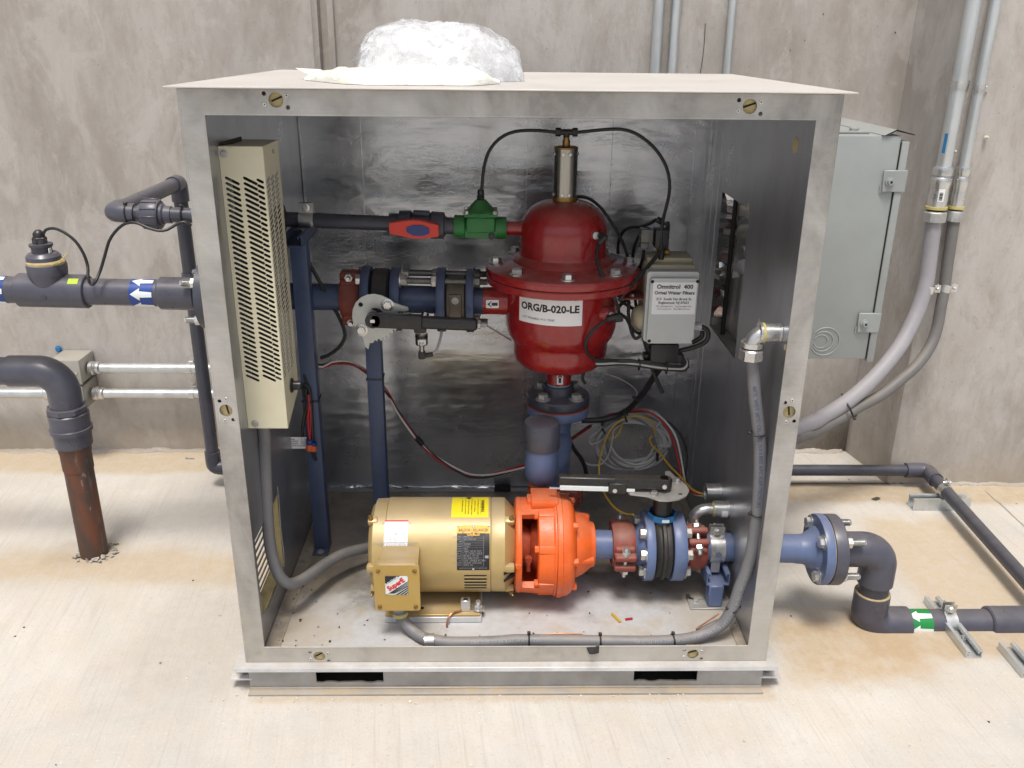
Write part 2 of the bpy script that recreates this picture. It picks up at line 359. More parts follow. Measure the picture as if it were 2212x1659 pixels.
def box(lo, hi, bev=0.0, seg=2):
    def f(bm):
        lo_, hi_ = Vector(lo), Vector(hi)
        r = bmesh.ops.create_cube(bm, size=1.0, matrix=Matrix.Translation((lo_ + hi_) / 2) @ Matrix.Diagonal((*(hi_ - lo_), 1)))
        if bev:
            es = list({e for v in r['verts'] for e in v.link_edges})
            bmesh.ops.bevel(bm, geom=es, offset=bev, segments=seg, affect='EDGES', profile=.5)
    return f
def obox(c, ux, uy, uz, dims, bev=0.0, seg=2):
    """Box of size dims about centre c on the axes ux, uy, uz."""
    def f(bm):
        m = Matrix((Vector(ux).normalized() * dims[0], Vector(uy).normalized() * dims[1], Vector(uz).normalized() * dims[2])).transposed().to_4x4()
        m.translation = Vector(c)
        r = bmesh.ops.create_cube(bm, size=1.0, matrix=m)
        if bev:
            es = list({e for v in r['verts'] for e in v.link_edges})
            bmesh.ops.bevel(bm, geom=es, offset=bev, segments=seg, affect='EDGES', profile=.5)
    return f
def hexp(p0, axis, r, h, rot=0, n=6):
    def f(bm):
        u, v, w = frame_of(axis); o = Vector(p0)
        A = []; B = []; T = []
        for i in range(n):
            a = 2 * math.pi * i / n + rot
            d = u * math.cos(a) + v * math.sin(a)
            A.append(bm.verts.new(o + d * r)); B.append(bm.verts.new(o + d * r + w * h * .86)); T.append(bm.verts.new(o + d * r * .88 + w * h))
        for i in range(n):
            j = (i + 1) % n
            bm.faces.new((A[i], A[j], B[j], B[i])); bm.faces.new((B[i], B[j], T[j], T[i]))
        bm.faces.new(A[::-1]); bm.faces.new(T)
    return f
def crspline(pts, step):
    """Smooth curve through pts, sampled about every `step` metres."""
    P = [Vector(p) for p in pts]
    if len(P) == 2: return P
    P = [P[0] * 2 - P[1]] + P + [P[-1] * 2 - P[-2]]
    out = []
    for i in range(1, len(P) - 2):
        p0, p1, p2, p3 = P[i - 1:i + 3]
        n = max(2, int((p2 - p1).length / step))
        for k in range(n):
            t = k / n
            a = ((p1 * 2) + (p2 - p0) * t + (p0 * 2 - p1 * 5 + p2 * 4 - p3) * t * t + (p1 * 3 - p0 - p2 * 3 + p3) * t ** 3) * .5
            out.append(a)
    out.append(P[-2]); return out
def tube(pts, r, seg=10, step=.012, smooth=True, rib=None, cap=True):
    """Swept round section along pts; r a radius, or a function of 0..1; rib = (pitch, depth) for corrugation."""
    def f(bm):
        Q = crspline(pts, step) if smooth else [Vector(p) for p in pts]
        if rib:
            Q = crspline(pts, rib[0] / 2)
        prev = None; u = None; N = len(Q)
        for i, q in enumerate(Q):
            t = (Q[min(i + 1, N - 1)] - Q[max(i - 1, 0)]).normalized()
            if u is None: u = frame_of(t)[0]
            else: u = (u - t * u.dot(t)).normalized()
            v = t.cross(u)
            rr = r(i / (N - 1)) if callable(r) else r
            if rib and i % 2: rr -= rib[1]
            cur = [bm.verts.new(q + (u * math.cos(2 * math.pi * k / seg) + v * math.sin(2 * math.pi * k / seg)) * rr) for k in range(seg)]
            if prev:
                for k in range(seg): bm.faces.new((prev[k], prev[(k + 1) % seg], cur[(k + 1) % seg], cur[k]))
            elif cap: bm.faces.new(cur[::-1])
            prev = cur
        if cap: bm.faces.new(prev)
    return f
def plate(outer, holes, th, o, ux, uy, bev=0):
    """Flat sheet cut to an outline, with holes: 2-D points on axes ux, uy from o, thickness th along ux x uy."""
    def f(bm):
        o_ = Vector(o); X = Vector(ux).normalized(); Y = Vector(uy).normalized(); N = X.cross(Y)
        loops = [outer] + list(holes)
        flat = [q for l in loops for q in l]
        tris = tessellate_polygon([[Vector((a, b, 0)) for a, b in l] for l in loops])
        A = [bm.verts.new(o_ + X * a + Y * b + N * (th / 2)) for a, b in flat]
        B = [bm.verts.new(o_ + X * a + Y * b - N * (th / 2)) for a, b in flat]
        for t in tris:
            try: bm.faces.new([A[i] for i in t])
            except ValueError: pass
            try: bm.faces.new([B[i] for i in reversed(t)])
            except ValueError: pass
        k = 0
        for l in loops:
            n = len(l)
            for i in range(n):
                a, b = k + i, k + (i + 1) % n
                try: bm.faces.new((A[a], B[a], B[b], A[b]))
                except ValueError: pass
            k += n
        bmesh.ops.recalc_face_normals(bm, faces=bm.faces)
    return f
def circ(cx, cy, r, n=20): return [(cx + r * math.cos(2 * math.pi * i / n), cy + r * math.sin(2 * math.pi * i / n)) for i in range(n)]
def rrect(x0, y0, x1, y1, r, n=4):
    out = []
    for cx, cy, a in ((x1 - r, y1 - r, 0), (x0 + r, y1 - r, 90), (x0 + r, y0 + r, 180), (x1 - r, y0 + r, 270)):
        for i in range(n + 1):
            t = R(a + 90 * i / n); out.append((cx + r * math.cos(t), cy + r * math.sin(t)))
    return out
def slot(cx, cy, L, w, ang, n=3):
    """Round-ended slot outline."""
    ca, sa = math.cos(ang), math.sin(ang); out = []
    for s in (1, -1):
        for i in range(n + 1):
            t = -math.pi / 2 + math.pi * i / n
            x = (L / 2 - w / 2 + w / 2 * math.cos(t)) * s; y = w / 2 * math.sin(t) * s
            out.append((cx + x * ca - y * sa, cy + x * sa + y * ca))
    return out
def elbow(c, d0, d1, rad, r, hub=0.0, seg=24, n=9, leg0=0.0, leg1=0.0):
    """Bend: enters along d0 and leaves along d1 (unit vectors), corner point c, centre-line radius rad, tube radius r."""
    c = Vector(c); d0 = Vector(d0); d1 = Vector(d1)
    pts = []
    if leg0: pts.append(c - d0 * (rad + leg0))
    for i in range(n + 1):
        t = i / n * math.pi / 2
        pts.append(c - d0 * rad + d0 * rad * math.sin(t) + d1 * rad * (1 - math.cos(t)))
    if leg1: pts.append(c + d1 * (rad + leg1))
    return tube(pts, r, seg, smooth=False)
def patch(axis_pt, axis, r, t0, t1, a0, a1, zero, th=.0004, n=10, outline=None):
    """A label wrapped on a cylinder: t along the axis, angle a in degrees from direction `zero`."""
    def f(bm):
        o = Vector(axis_pt); w = Vector(axis).normalized(); z = Vector(zero).normalized(); s = z.cross(w)
        prev = None
        for i in range(n + 1):
            a = R(a0 + (a1 - a0) * i / n); d = z * math.cos(a) + s * math.sin(a)
            cur = [bm.verts.new(o + w * t + d * (r + h)) for t in (t0, t1) for h in (0, th)]
            if prev:
                p0, p1, p2, p3 = prev; c0, c1, c2, c3 = cur
                bm.faces.new((p1, c1, c3, p3)); bm.faces.new((p0, c0, c1, p1)); bm.faces.new((p2, p3, c3, c2)); bm.faces.new((p0, p2, c2, c0))
            else: bm.faces.new((cur[0], cur[1], cur[3], cur[2]))
            prev = cur
        bm.faces.new((prev[0], prev[2], prev[3], prev[1]))
        bmesh.ops.recalc_face_normals(bm, faces=bm.faces)
    return f
def new_obj(name, me, parent=None, loc=None):
    o = bpy.data.objects.new(name, me); COL.objects.link(o)
    if loc is not None: o.location = loc
    if parent is not None:
        o.parent = parent
        o.location = Vector(o.location) - wloc(parent)
    return o
def wloc(o):
    l = Vector(o.location)
    while o.parent: o = o.parent; l += Vector(o.location)
    return l
def part(name, parent, m, *ops, sharp=38, label=None, jitter=0):
    bm = bmesh.new()
    for f in ops: f(bm)
    if not bm.verts: bm.free(); return None
    bmesh.ops.recalc_face_normals(bm, faces=bm.faces)
    if jitter:
        for v in bm.verts: v.co += Vector((random.uniform(-1, 1), random.uniform(-1, 1), random.uniform(-1, 1))) * jitter
    xs = [v.co for v in bm.verts]
    lo = Vector((min(c.x for c in xs), min(c.y for c in xs), min(c.z for c in xs))); hi = Vector((max(c.x for c in xs), max(c.y for c in xs), max(c.z for c in xs)))
    org = Vector(((lo.x + hi.x) / 2, (lo.y + hi.y) / 2, lo.z))
    for v in bm.verts: v.co -= org
    me = bpy.data.meshes.new(name); bm.to_mesh(me); bm.free()
    me.materials.append(M[m])
    for pg in me.polygons: pg.use_smooth = True
    me.set_sharp_from_angle(angle=R(sharp))
    o = new_obj(name, me, parent, org)
    if label: o['label'] = label
    return o
def tag(o, label, cat, group=None, kind=None):
    if kind: o['kind'] = kind
    if label: o['label'] = label
    if cat: o['category'] = cat
    if group: o['group'] = group
    return o
def thing(name, label, cat, loc=(0, 0, 0), group=None):
    o = bpy.data.objects.new(name, None); COL.objects.link(o); o.location = loc; o.empty_display_size = .05
    return tag(o, label, cat, group)
def solo(name, label, cat, m, *ops, group=None, kind=None, **k):
    return tag(part(name, None, m, *ops, **k), label, cat, group, kind)
_bolts = {}
def bolt(parent, p, axis, r=.011, h=.009, washer=True, m='zinc', stud=0.0, name='bolt', rot=.3, sr=None):
    """Hex head (or nut with a stud end showing) with washer; alike bolts share one mesh."""
    key = (round(r, 4), round(h, 4), washer, m, round(stud, 4), sr)
    if key not in _bolts:
        bm = bmesh.new(); z = (0, 0, 1); b0 = 0
        if washer: lathe((0, 0, 0), z, [(0, r * 1.38), (r * .14, r * 1.38), (r * .18, r * 1.3)], 18)(bm); b0 = r * .17
        hexp((0, 0, b0), z, r, h)(bm)
        if stud:
            s = sr or r * .55; pr = []; k = int(stud / .0024)
            for i in range(k): pr += [(b0 + h * .9 + i * .0024, s), (b0 + h * .9 + i * .0024 + .0012, s * .88)]
            pr += [(b0 + h + stud, s * .8), (b0 + h + stud, 0)]
            lathe((0, 0, 0), z, pr, 10)(bm)
        bmesh.ops.recalc_face_normals(bm, faces=bm.faces)
        me = bpy.data.meshes.new(name); bm.to_mesh(me); bm.free(); me.materials.append(M[m])
        for pg in me.polygons: pg.use_smooth = True
        me.set_sharp_from_angle(angle=R(32)); _bolts[key] = me
    o = new_obj(name, _bolts[key], parent, Vector(p))
    q = Vector((0, 0, 1)).rotation_difference(Vector(axis)); o.rotation_mode = 'QUATERNION'
    o.rotation_quaternion = q @ Quaternion((0, 0, 1), rot + random.uniform(-.5, .5))
    return o
_fontcache = {}
def text_pts(s, size, align='CENTER', bold=0.0, sx=1.0):
    cu_ = bpy.data.curves.new('lettering', 'FONT'); cu_.body = s; cu_.size = size; cu_.align_x = align; cu_.align_y = 'CENTER'
    cu_.resolution_u = 2; cu_.offset = bold * size; cu_.fill_mode = 'FRONT'; cu_.space_line = .95
    o = bpy.data.objects.new('lettering', cu_); COL.objects.link(o)
    bpy.context.view_layer.update()
    me = bpy.data.meshes.new_from_object(o.evaluated_get(bpy.context.evaluated_depsgraph_get()))
    vs_ = [(v.co.x * sx, v.co.y) for v in me.vertices]; fs = [tuple(pg.vertices) for pg in me.polygons]
    bpy.data.objects.remove(o); bpy.data.curves.remove(cu_); bpy.data.meshes.remove(me)
    return vs_, fs
def text(s, size, fn, align='CENTER', bold=0.0, sx=1.0, ox=0.0, oy=0.0, ang=0.0):
    """Flat print: fn maps 2-D label coordinates to a point on the surface."""
    def f(bm):
        vs_, fs = text_pts(s, size, align, bold, sx)
        ca, sa = math.cos(ang), math.sin(ang)
        V_ = [bm.verts.new(fn(ox + a * ca - b * sa, oy + a * sa + b * ca)) for a, b in vs_]
        for q in fs:
            try: bm.faces.new([V_[i] for i in q])
            except ValueError: pass
    return f
def poly2(pts, fn):
    def f(bm): bm.faces.new([bm.verts.new(fn(a, b)) for a, b in pts])
    return f
def rect2(x0, y0, x1, y1, fn, n=1):
    def f(bm):
        prev = None
        for i in range(n + 1):
            y = y0 + (y1 - y0) * i / n; cur = [bm.verts.new(fn(x0, y)), bm.verts.new(fn(x1, y))]
            if prev: bm.faces.new((prev[0], prev[1], cur[1], cur[0]))
            prev = cur
    return f
def planefn(o, ux, uy, lift=.0006):
    o = Vector(o); X = Vector(ux).normalized(); Y = Vector(uy).normalized(); N = X.cross(Y)
    return lambda a, b: o + X * a + Y * b + N * lift
def cylfn(axis_pt, axis, r, t0, a_mid, zero, lift=.0008):
    """2-D label coordinates on a cylinder: first along the axis, second around it (upwards)."""
    o = Vector(axis_pt); w = Vector(axis).normalized(); z = Vector(zero).normalized(); s = z.cross(w)
    def fn(a, b):
        t = R(a_mid) + b / r
        return o + w * (t0 + a) + (z * math.cos(t) + s * math.sin(t)) * (r + lift)
    return fn
def tie(parent, pts, r=.0022, head=None):
    o = part('cable_tie', parent, 'black', tube(pts, r, 6, .004), *( [box(V(head) - V(.004, .004, .003), V(head) + V(.004, .004, .003), .001, 1)] if head else []))
    return o
def loop_pts(c, axis, r, n=14, sq=1.0):
    u, v, w = frame_of(axis); c = Vector(c)
    return [c + (u * math.cos(2 * math.pi * i / n) + v * math.sin(2 * math.pi * i / n)) * r for i in range(n + 1)]

# ================================================================== SETTING
ZG = -.078
def gridsheet(x0, x1, y0, y1, z, nx=2, ny=2):
    def f(bm):
        g = [[bm.verts.new((x0 + (x1 - x0) * i / nx, y0 + (y1 - y0) * j / ny, z)) for j in range(ny + 1)] for i in range(nx + 1)]
        for i in range(nx):
            for j in range(ny): bm.faces.new((g[i][j], g[i + 1][j], g[i + 1][j + 1], g[i][j + 1]))
    return f
ground = part('ground', None, 'slab', gridsheet(-40, 40, -60, 1.6, ZG, 4, 4)); ground['kind'] = 'structure'
WY, WYR = 1.305, 1.04                      # face of the set-back wall, face of the wall that steps forward at the right
ZT = 4.2
def wall_run(plan, back):
    """Upright wall from a plan line (x, y) extruded from the ground; subdivided for a slightly uneven face."""
    def f(bm):
        prev = None
        pts = plan
        zs = [ZG - .05, ZG + .5, ZG + 1.2, ZG + 2.4, ZT]
        cols = [[bm.verts.new((x, y, z)) for z in zs] for x, y in pts]
        for A, B in zip(cols, cols[1:]):
            for k in range(len(zs) - 1): bm.faces.new((A[k], B[k], B[k + 1], A[k + 1]))
        bk = [[bm.verts.new((x, back, z)) for z in (zs[0], zs[-1])] for x in (pts[0][0], pts[-1][0])]
        bm.faces.new([c[-1] for c in cols] + [bk[1][1], bk[0][1]])
        bm.faces.new((cols[0][0], bk[0][0], bk[0][1], cols[0][-1])); bm.faces.new((cols[-1][0], bk[1][0], bk[1][1], cols[-1][-1]))
        bm.faces.new((bk[0][0], bk[0][1], bk[1][1], bk[1][0]))
    return f
JX = -0.5742
wt = thing('concrete_wall', 'long grey weathered concrete wall behind the cabinet, with a vertical joint above the bags', 'wall', (-1.0, WY, ZG))
part('wall_face', wt, 'wall', wall_run([(-6, WY), (JX - .034, WY), (JX - .028, WY + .006), (JX - .016, WY + .008), (JX - .010, WY + .03), (JX + .014, WY + .03), (JX + .018, WY - .012), (JX + .036, WY - .010), (JX + .040, WY), (1.30, WY)], 1.9))
def crumble(x0, x1, y, z, h, d, n, seed):
    """Ragged mortar spill along a wall foot."""
    def f(bm):
        rnd = random.Random(seed); prev = None
        for i in range(n + 1):
            x = x0 + (x1 - x0) * i / n
            hh = h * (.25 + 1.1 * abs(noise.noise(Vector((x * 9, seed, 0)))) + .25 * rnd.random()); dd = d * (.3 + 1.2 * abs(noise.noise(Vector((x * 7, seed + 3, 1)))) + .25 * rnd.random())
            cur = [bm.verts.new((x, y + .01, z + hh)), bm.verts.new((x, y - dd * .45, z + hh * .75)), bm.verts.new((x, y - dd * .8, z + hh * .35)), bm.verts.new((x, y - dd, z - .004))]
            if prev:
                for k in range(3): bm.faces.new((prev[k], prev[k + 1], cur[k + 1], cur[k]))
            prev = cur
    return f
part('mortar_spill', wt, 'wall', crumble(-3.2, 1.28, WY, ZG, .018, .035, 420, 3), sharp=20)
for k, (c, a, b) in enumerate([('I', 757, 266), ('I', 662, 330), ('I', 880, 92), ('I', 1355, 215)]):
    q = V([(0.9521, 1.305, 1.3682), (0.9097, 1.305, 1.339), (1.001, 1.305, 1.446), (1.2383, 1.305, 1.3938)][k])
    part('pock', wt, 'dark', lathe(q + V(0, -.0015, 0), (0, 1, 0), [(0, .0014 + .0003 * k), (.003, .001)], 7))
crk = [(0.6296, 1.302, 1.4146), (0.6309, 1.302, 1.3751), (0.6312, 1.302, 1.333), (0.6289, 1.302, 1.2947), (0.6263, 1.302, 1.2668)]
part('crack', wt, 'dark', tube(crk, .0009, 5, .03))
wr = thing('concrete_wall', 'paler concrete wall stepping forward at the right, behind the two flexible conduits', 'wall', (2.2, WYR, ZG))
part('wall_face', wr, 'wall', wall_run([(1.295, WY - .004), (1.30, WY - .02), (1.318, 1.20), (1.334, 1.075), (1.345, WYR + .004), (1.36, WYR), (5.5, WYR)], 1.88))
part('mortar_spill', wr, 'wall', crumble(1.35, 3.2, WYR, ZG, .012, .028, 200, 9), sharp=20)
for q in [(1.4475, 1.035, 1.0989), (1.3578, 1.035, 1.0568)]:
    part('wall_plug', wr, 'chip', lathe(V(q), (.2, -1, .2), [(0, .006), (.008, .0055), (.014, .002)], 7))
# slab joint that carries on along the foot of the stepped wall
part('slab_joint', ground, 'debris', gridsheet(.64, 1.40, 1.036, 1.042, ZG + .004))
def chips(spots, size, seed):
    def f(bm):
        rnd = random.Random(seed)
        for x, y, z in spots:
            s = size * rnd.uniform(.5, 1.5)
            vs_ = [bm.verts.new((x + rnd.uniform(-s, s), y + rnd.uniform(-s, s), z + rnd.uniform(0, s * 1.1))) for _ in range(6)]
            bmesh.ops.convex_hull(bm, input=vs_)
    return f
def ribbon(pts, w, z):
    def f(bm):
        prev = None
        for i, (x, y) in enumerate(pts):
            k = w * (.4 + .8 * abs(noise.noise(Vector((i * .7, x, 3)))))
            cur = [bm.verts.new((x - k, y, z)), bm.verts.new((x + k, y, z))]
            if prev: bm.faces.new((prev[0], prev[1], cur[1], cur[0]))
            prev = cur
    return f
ck_ = [(1.6668, 0.986), (1.665, 0.9427), (1.6707, 0.8953), (1.6681, 0.8342), (1.6682, 0.7802), (1.6679, 0.7188)]
part('slab_crack', ground, 'mortar', ribbon(ck_, .003, ZG + .0022))
rnd = random.Random(5)
solo('grit', 'pale and dark grit scattered over the slab and along the skid', 'grit', 'chip',
     chips([(rnd.uniform(-.7, .7), -.02 - abs(rnd.gauss(0, .03)), ZG) for _ in range(110)] + [(rnd.uniform(-1.8, 1.8), rnd.uniform(-.9, .3), ZG) for _ in range(60)], .0026, 2), kind='stuff')
solo('dirt_crumbs', 'dark crumbs of dirt on the slab and the cabinet floor', 'dirt', 'debris',
     chips([(rnd.uniform(-1.8, 1.8), rnd.uniform(-.9, .9), ZG) for _ in range(46) ] + [(rnd.uniform(-.55, .0), rnd.uniform(.03, .3), .0185) for _ in range(26)] + [(rnd.uniform(-.56, -.5), rnd.uniform(.03, .5), .0185) for _ in range(30)] + [(rnd.uniform(0, .5), rnd.uniform(.05, .4), .0185) for _ in range(16)], .0032, 4), kind='stuff')

# ================================================================== ENCLOSURE AND SKID
H = 1.2727; XO = .61; XI = .572; YB = .83; ZF = .018
enc = thing('equipment_cabinet', 'open-fronted stainless steel equipment cabinet lined with silver foil', 'cabinet', (0, .43, .001))
OPEN = (-.565, .042, .565, 1.228)
LATCH = [(-0.4319, 1.2541), (0.4376, 1.2502), (-0.5884, 0.6387), (0.5867, 0.6382), (-0.4384, 0.0168), (0.4359, 0.0198)]
holes = [[(OPEN[0], OPEN[1]), (OPEN[2], OPEN[1]), (OPEN[2], OPEN[3]), (OPEN[0], OPEN[3])]]
for i, (lx, lz) in enumerate(LATCH):
    side = i in (2, 3)
    holes.append(circ(lx, lz, .0135, 20))
    d = [(-.021, .011), (.021, -.013)] if not side else [(-.011, .021), (.013, -.021)]
    for dx, dz in d: holes.append(circ(lx + dx, lz + dz, .0042, 8))
part('front_frame', enc, 'steel', plate([(-XO, .001), (XO, .001), (XO, H), (-XO, H)], holes, .003, (0, .0015, 0), (1, 0, 0), (0, 0, 1)),
     box((-XO, .0035, .001), (-XO + .003, .05, H)), box((XO - .003, .0035, .001), (XO, .05, H)), cyl((-XO + .0022, .0022, .001), (-XO + .0022, .0022, H - .001), .0032, 12), cyl((XO - .0022, .0022, .001), (XO - .0022, .0022, H - .001), .0032, 12))
part('opening_lip', enc, 'steel', *[cyl((a, .001, b), (c, .001, d), .0018, 8) for a, b, c, d in ((-.565, .042, .565, .042), (-.565, 1.228, .565, 1.228), (-.565, .042, -.565, 1.228), (.565, .042, .565, 1.228))])
for i, (lx, lz) in enumerate(LATCH):
    side = i in (2, 3)
    r0 = part('latch_recess', enc, 'foam', lathe((lx, .0075, lz), (0, 1, 0), [(0, .0155), (.006, .0155)], 20), box((lx - .0155, .008, lz - .0155), (lx + .0155, .0145, lz + .0155)))
    ang = R(random.uniform(15, 40)) if not side else R(100)
    part('slit', r0, 'dark', obox((lx + .001, .0072, lz + .002), (math.cos(ang), 0, math.sin(ang)), (0, 1, 0), (-math.sin(ang), 0, math.cos(ang)), (.024, .001, .0035)))
    for dx, dz in ([(-.021, -.008), (.020, .008)] if not side else [(.003, .026), (-.004, -.023)]):
        rv = part('rivet', enc, 'zinc', lathe((lx + dx, -.0001, lz + dz), (0, -1, 0), [(0, .0040), (.0012, .0034), (.0012, .0016), (.0002, .0014), (.0002, 0)], 12))
        part('rivet_pin', rv, 'dark', lathe((lx + dx, -.0008, lz + dz), (0, -1, 0), [(0, .0013), (.0004, .0010), (.0004, 0)], 8))
# lid: thin sheet lapping over the body, hemmed at the front
part('lid', enc, 'lid', box((-.626, -.026, 1.2745), (.626, .895, 1.2778), .0010, 1))
part('ceiling_lining', enc, 'foilside', box((-XI, .022, 1.232), (XI, YB + .012, 1.2725)))
# walls: outer sheet, foam, foil skin
LV = (.045, .275, .088, .315)              # louvre opening in the left wall: y0 y1 z0 z1
FV = (.392, .670, .617, .990)              # fan opening in the right wall
SX = .25                                   # y of the suction pipe hole
def sidewall(xo, xi, y0, y1, z0, z1, hole, hole2=None):
    return [(y0, z0), (y1, z0), (y1, z1), (y0, z1)], [hole] + ([hole2] if hole2 else [])
def wallpart(name, x, th, m, outer, hs, parent=enc):
    return part(name, parent, m, plate(outer, hs, th, (x, 0, 0), (0, 1, 0), (0, 0, 1)))
rc = lambda a: [(a[0], a[2]), (a[1], a[2]), (a[1], a[3]), (a[0], a[3])]
upl, fll = (.53, 0.7364), (.53, 0.9363)
outL = [(.0505, .001), (.87, .001), (.87, H), (.0505, H)]
wallpart('side_panel', -.6085, .003, 'steel', outL, [rc((.15, .262, .058, .252)), circ(*upl, .05), circ(*fll, .026)])
wallpart('insulation', -.5915, .030, 'foam', [(.018, .0185), (.835, .0185), (.835, 1.231), (.018, 1.231)], [rc(LV), circ(*upl, .05), circ(*fll, .026)])
ragL = [(.045, .100), (.10, .083), (.20, .086), (.268, .089), (.278, .12), (.272, .20), (.281, .285), (.276, .318), (.262, .300), (.246, .296), (.15, .30), (.045, .30)]
wallpart('foil_lining', -.5740, .0026, 'foilside', [(.004, .0185), (.829, .0185), (.829, 1.231), (.004, 1.231)], [ragL, circ(*upl, .046), circ(*fll, .024)])
for k in range(9):
    z = .066 + k * .0213
    part('louvre_slat', enc, 'steel', obox((-.6085, .206, z + .006), (0, 1, 0), (0, 0, 1), (1, 0, 0), (.1125, .0085, .002)))
lz = .1645 - .0265 * (.59 - .25)
outR = [(.0505, .001), (.87, .001), (.87, H), (.0505, H)]
wallpart('side_panel', .6085, .003, 'steel', outR, [circ(SX, lz, .046)])
wallpart('insulation', .5915, .030, 'foam', [(.018, .0185), (.835, .0185), (.835, 1.231), (.018, 1.231)], [rc(FV), circ(SX, lz, .046)])
rag = [(SX + (.044 + random.uniform(-.004, .004)) * math.cos(t * .45), lz + (.044 + random.uniform(-.004, .004)) * math.sin(t * .45)) for t in range(14)]
wallpart('foil_lining', .5740, .0026, 'foilside', [(.004, .0185), (.829, .0185), (.829, 1.231), (.004, 1.231)], [rc(FV), rag])
# fan opening on the right wall: metal-lined recess with a rod and flaps of torn foil
part('vent_frame', enc, 'zincdull', box((.5765, FV[0] - .002, FV[2] - .001), (.6065, FV[0] + .002, FV[3])), box((.5765, FV[1] - .002, FV[2] - .001), (.6065, FV[1] + .002, FV[3])),
     box((.5765, FV[0] + .0025, FV[2] - .003), (.6065, FV[1] - .0025, FV[2] + .001)), box((.5765, FV[0] + .0025, FV[3] - .002), (.6065, FV[1] - .0025, FV[3] + .002)))
part('vent_rod', enc, 'dark', cyl((.588, .585, .62), (.588, .585, .985), .006, 10))
def flap(edge_y, z0, z1, reach, seed, dx=.02):
    def f(bm):
        rnd = random.Random(seed); prev = None; n = 14
        for i in range(n + 1):
            z = z0 + (z1 - z0) * i / n; w_ = reach * (.35 + .65 * math.sin(math.pi * i / n)) * rnd.uniform(.6, 1.15)
            cur = [bm.verts.new((.573 + (rnd.uniform(-.004, .012) if k else 0) + dx * k * k * .4, edge_y + w_ * k / 3 + (rnd.uniform(-.004, .004) if k else 0), z + (rnd.uniform(-.006, .006) if k else 0))) for k in range(4)]
            if prev:
                for k in range(3): bm.faces.new((prev[k], prev[k + 1], cur[k + 1], cur[k]))
            prev = cur
    return f
part('torn_foil', enc, 'foiltorn', flap(FV[1], .80, .985, -.075, 3), sharp=15)
part('torn_foil', enc, 'foiltorn', flap(FV[1], .64, .80, -.05, 5), sharp=15)
part('torn_foil', enc, 'foiltorn', flap(FV[0] + .10, .80, .985, .05, 8), sharp=15)
for q, w_, h_ in (((0.5725, 0.1263, 1.1681), .030, .034), ((0.5725, 0.0357, 0.7692), .012, .013), ((0.5725, 0.2302, 0.7657), .008, .012), ((0.5725, 0.4146, 0.9946), .010, .016)):
    o_ = part('foil_hole', enc, 'foam', plate([(w_ / 2 * math.cos(t * .524) * random.uniform(.85, 1.1), h_ / 2 * math.sin(t * .524) * random.uniform(.85, 1.1)) for t in range(12)], [], .0012, (.5722, q[1], q[2]), (0, 1, 0), (0, 0, 1)))
# back wall with lumpy foil
part('back_panel', enc, 'steel', box((-.6065, .871, .001), (.6065, .874, H - .001)))
part('insulation', enc, 'foam', box((-.5745, .836, .0185), (.5745, .8695, 1.2315)))
def foilsheet(x0, x1, z0, z1, y, nx, nz):
    def f(bm):
        g = []
        for i in range(nx + 1):
            col = []
            for j in range(nz + 1):
                x = x0 + (x1 - x0) * i / nx; z = z0 + (z1 - z0) * j / nz
                a = noise.noise(Vector((x * 1.8, z * 5.5, 1.3))) * .0036 + noise.noise(Vector((x * 4, z * 13, 4.1))) * .0009 + max(0, noise.noise(Vector((x * 2.2, z * 17, 7.7))) - .25) * .0030 + (.3 - abs(noise.noise(Vector((x * 14, z * 34, 2.7))))) * .0012 * max(0, min(1.2, 3.5 * (noise.noise(Vector((x * 1.3, z * 5.2, 9.1))) + .12)))
                col.append(bm.verts.new((x, y - a * min(1, 12 * min(z - z0, z1 - z)), z)))
            g.append(col)
        for i in range(nx):
            for j in range(nz): bm.faces.new((g[i][j], g[i + 1][j], g[i + 1][j + 1], g[i][j + 1]))
    return f
part('foil_lining', enc, 'foil', foilsheet(-.5725, .5725, .0195, 1.231, YB, 240, 250), sharp=180)
for x in [0.0583, 0.2945, 0.5249, -0.4033, -0.5689]:
    part('foil_seam', enc, 'foil', box((x - .0008, YB - .0048, .03), (x + .0008, YB + .003, 1.23)))
part('foil_hem', enc, 'foiltorn', crumble(-.56, .02, YB - .002, .0188, .012, .02, 60, 21), sharp=15)
part('hem_block', enc, 'dark', box((-0.0312, .795, .0216), (0.0192, .822, .036), .002))
part('rear_angle', enc, 'zincdull', box((-.57, .8, .0186), (.57, .826, .0215)))
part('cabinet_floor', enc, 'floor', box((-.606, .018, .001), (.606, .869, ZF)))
for s in (-1, 1):
    part('floor_angle', enc, 'sillstrip', box((min(s * .5715, s * .548), .019, ZF + .0004), (max(s * .5715, s * .536), .80, ZF + .0032), .0008, 1))
    part('angle_bolt', enc, 'zincdull', lathe((s * .560, .12, ZF + .003), (0, 0, 1), [(0, .008), (.003, .007), (.0045, 0)], 10))

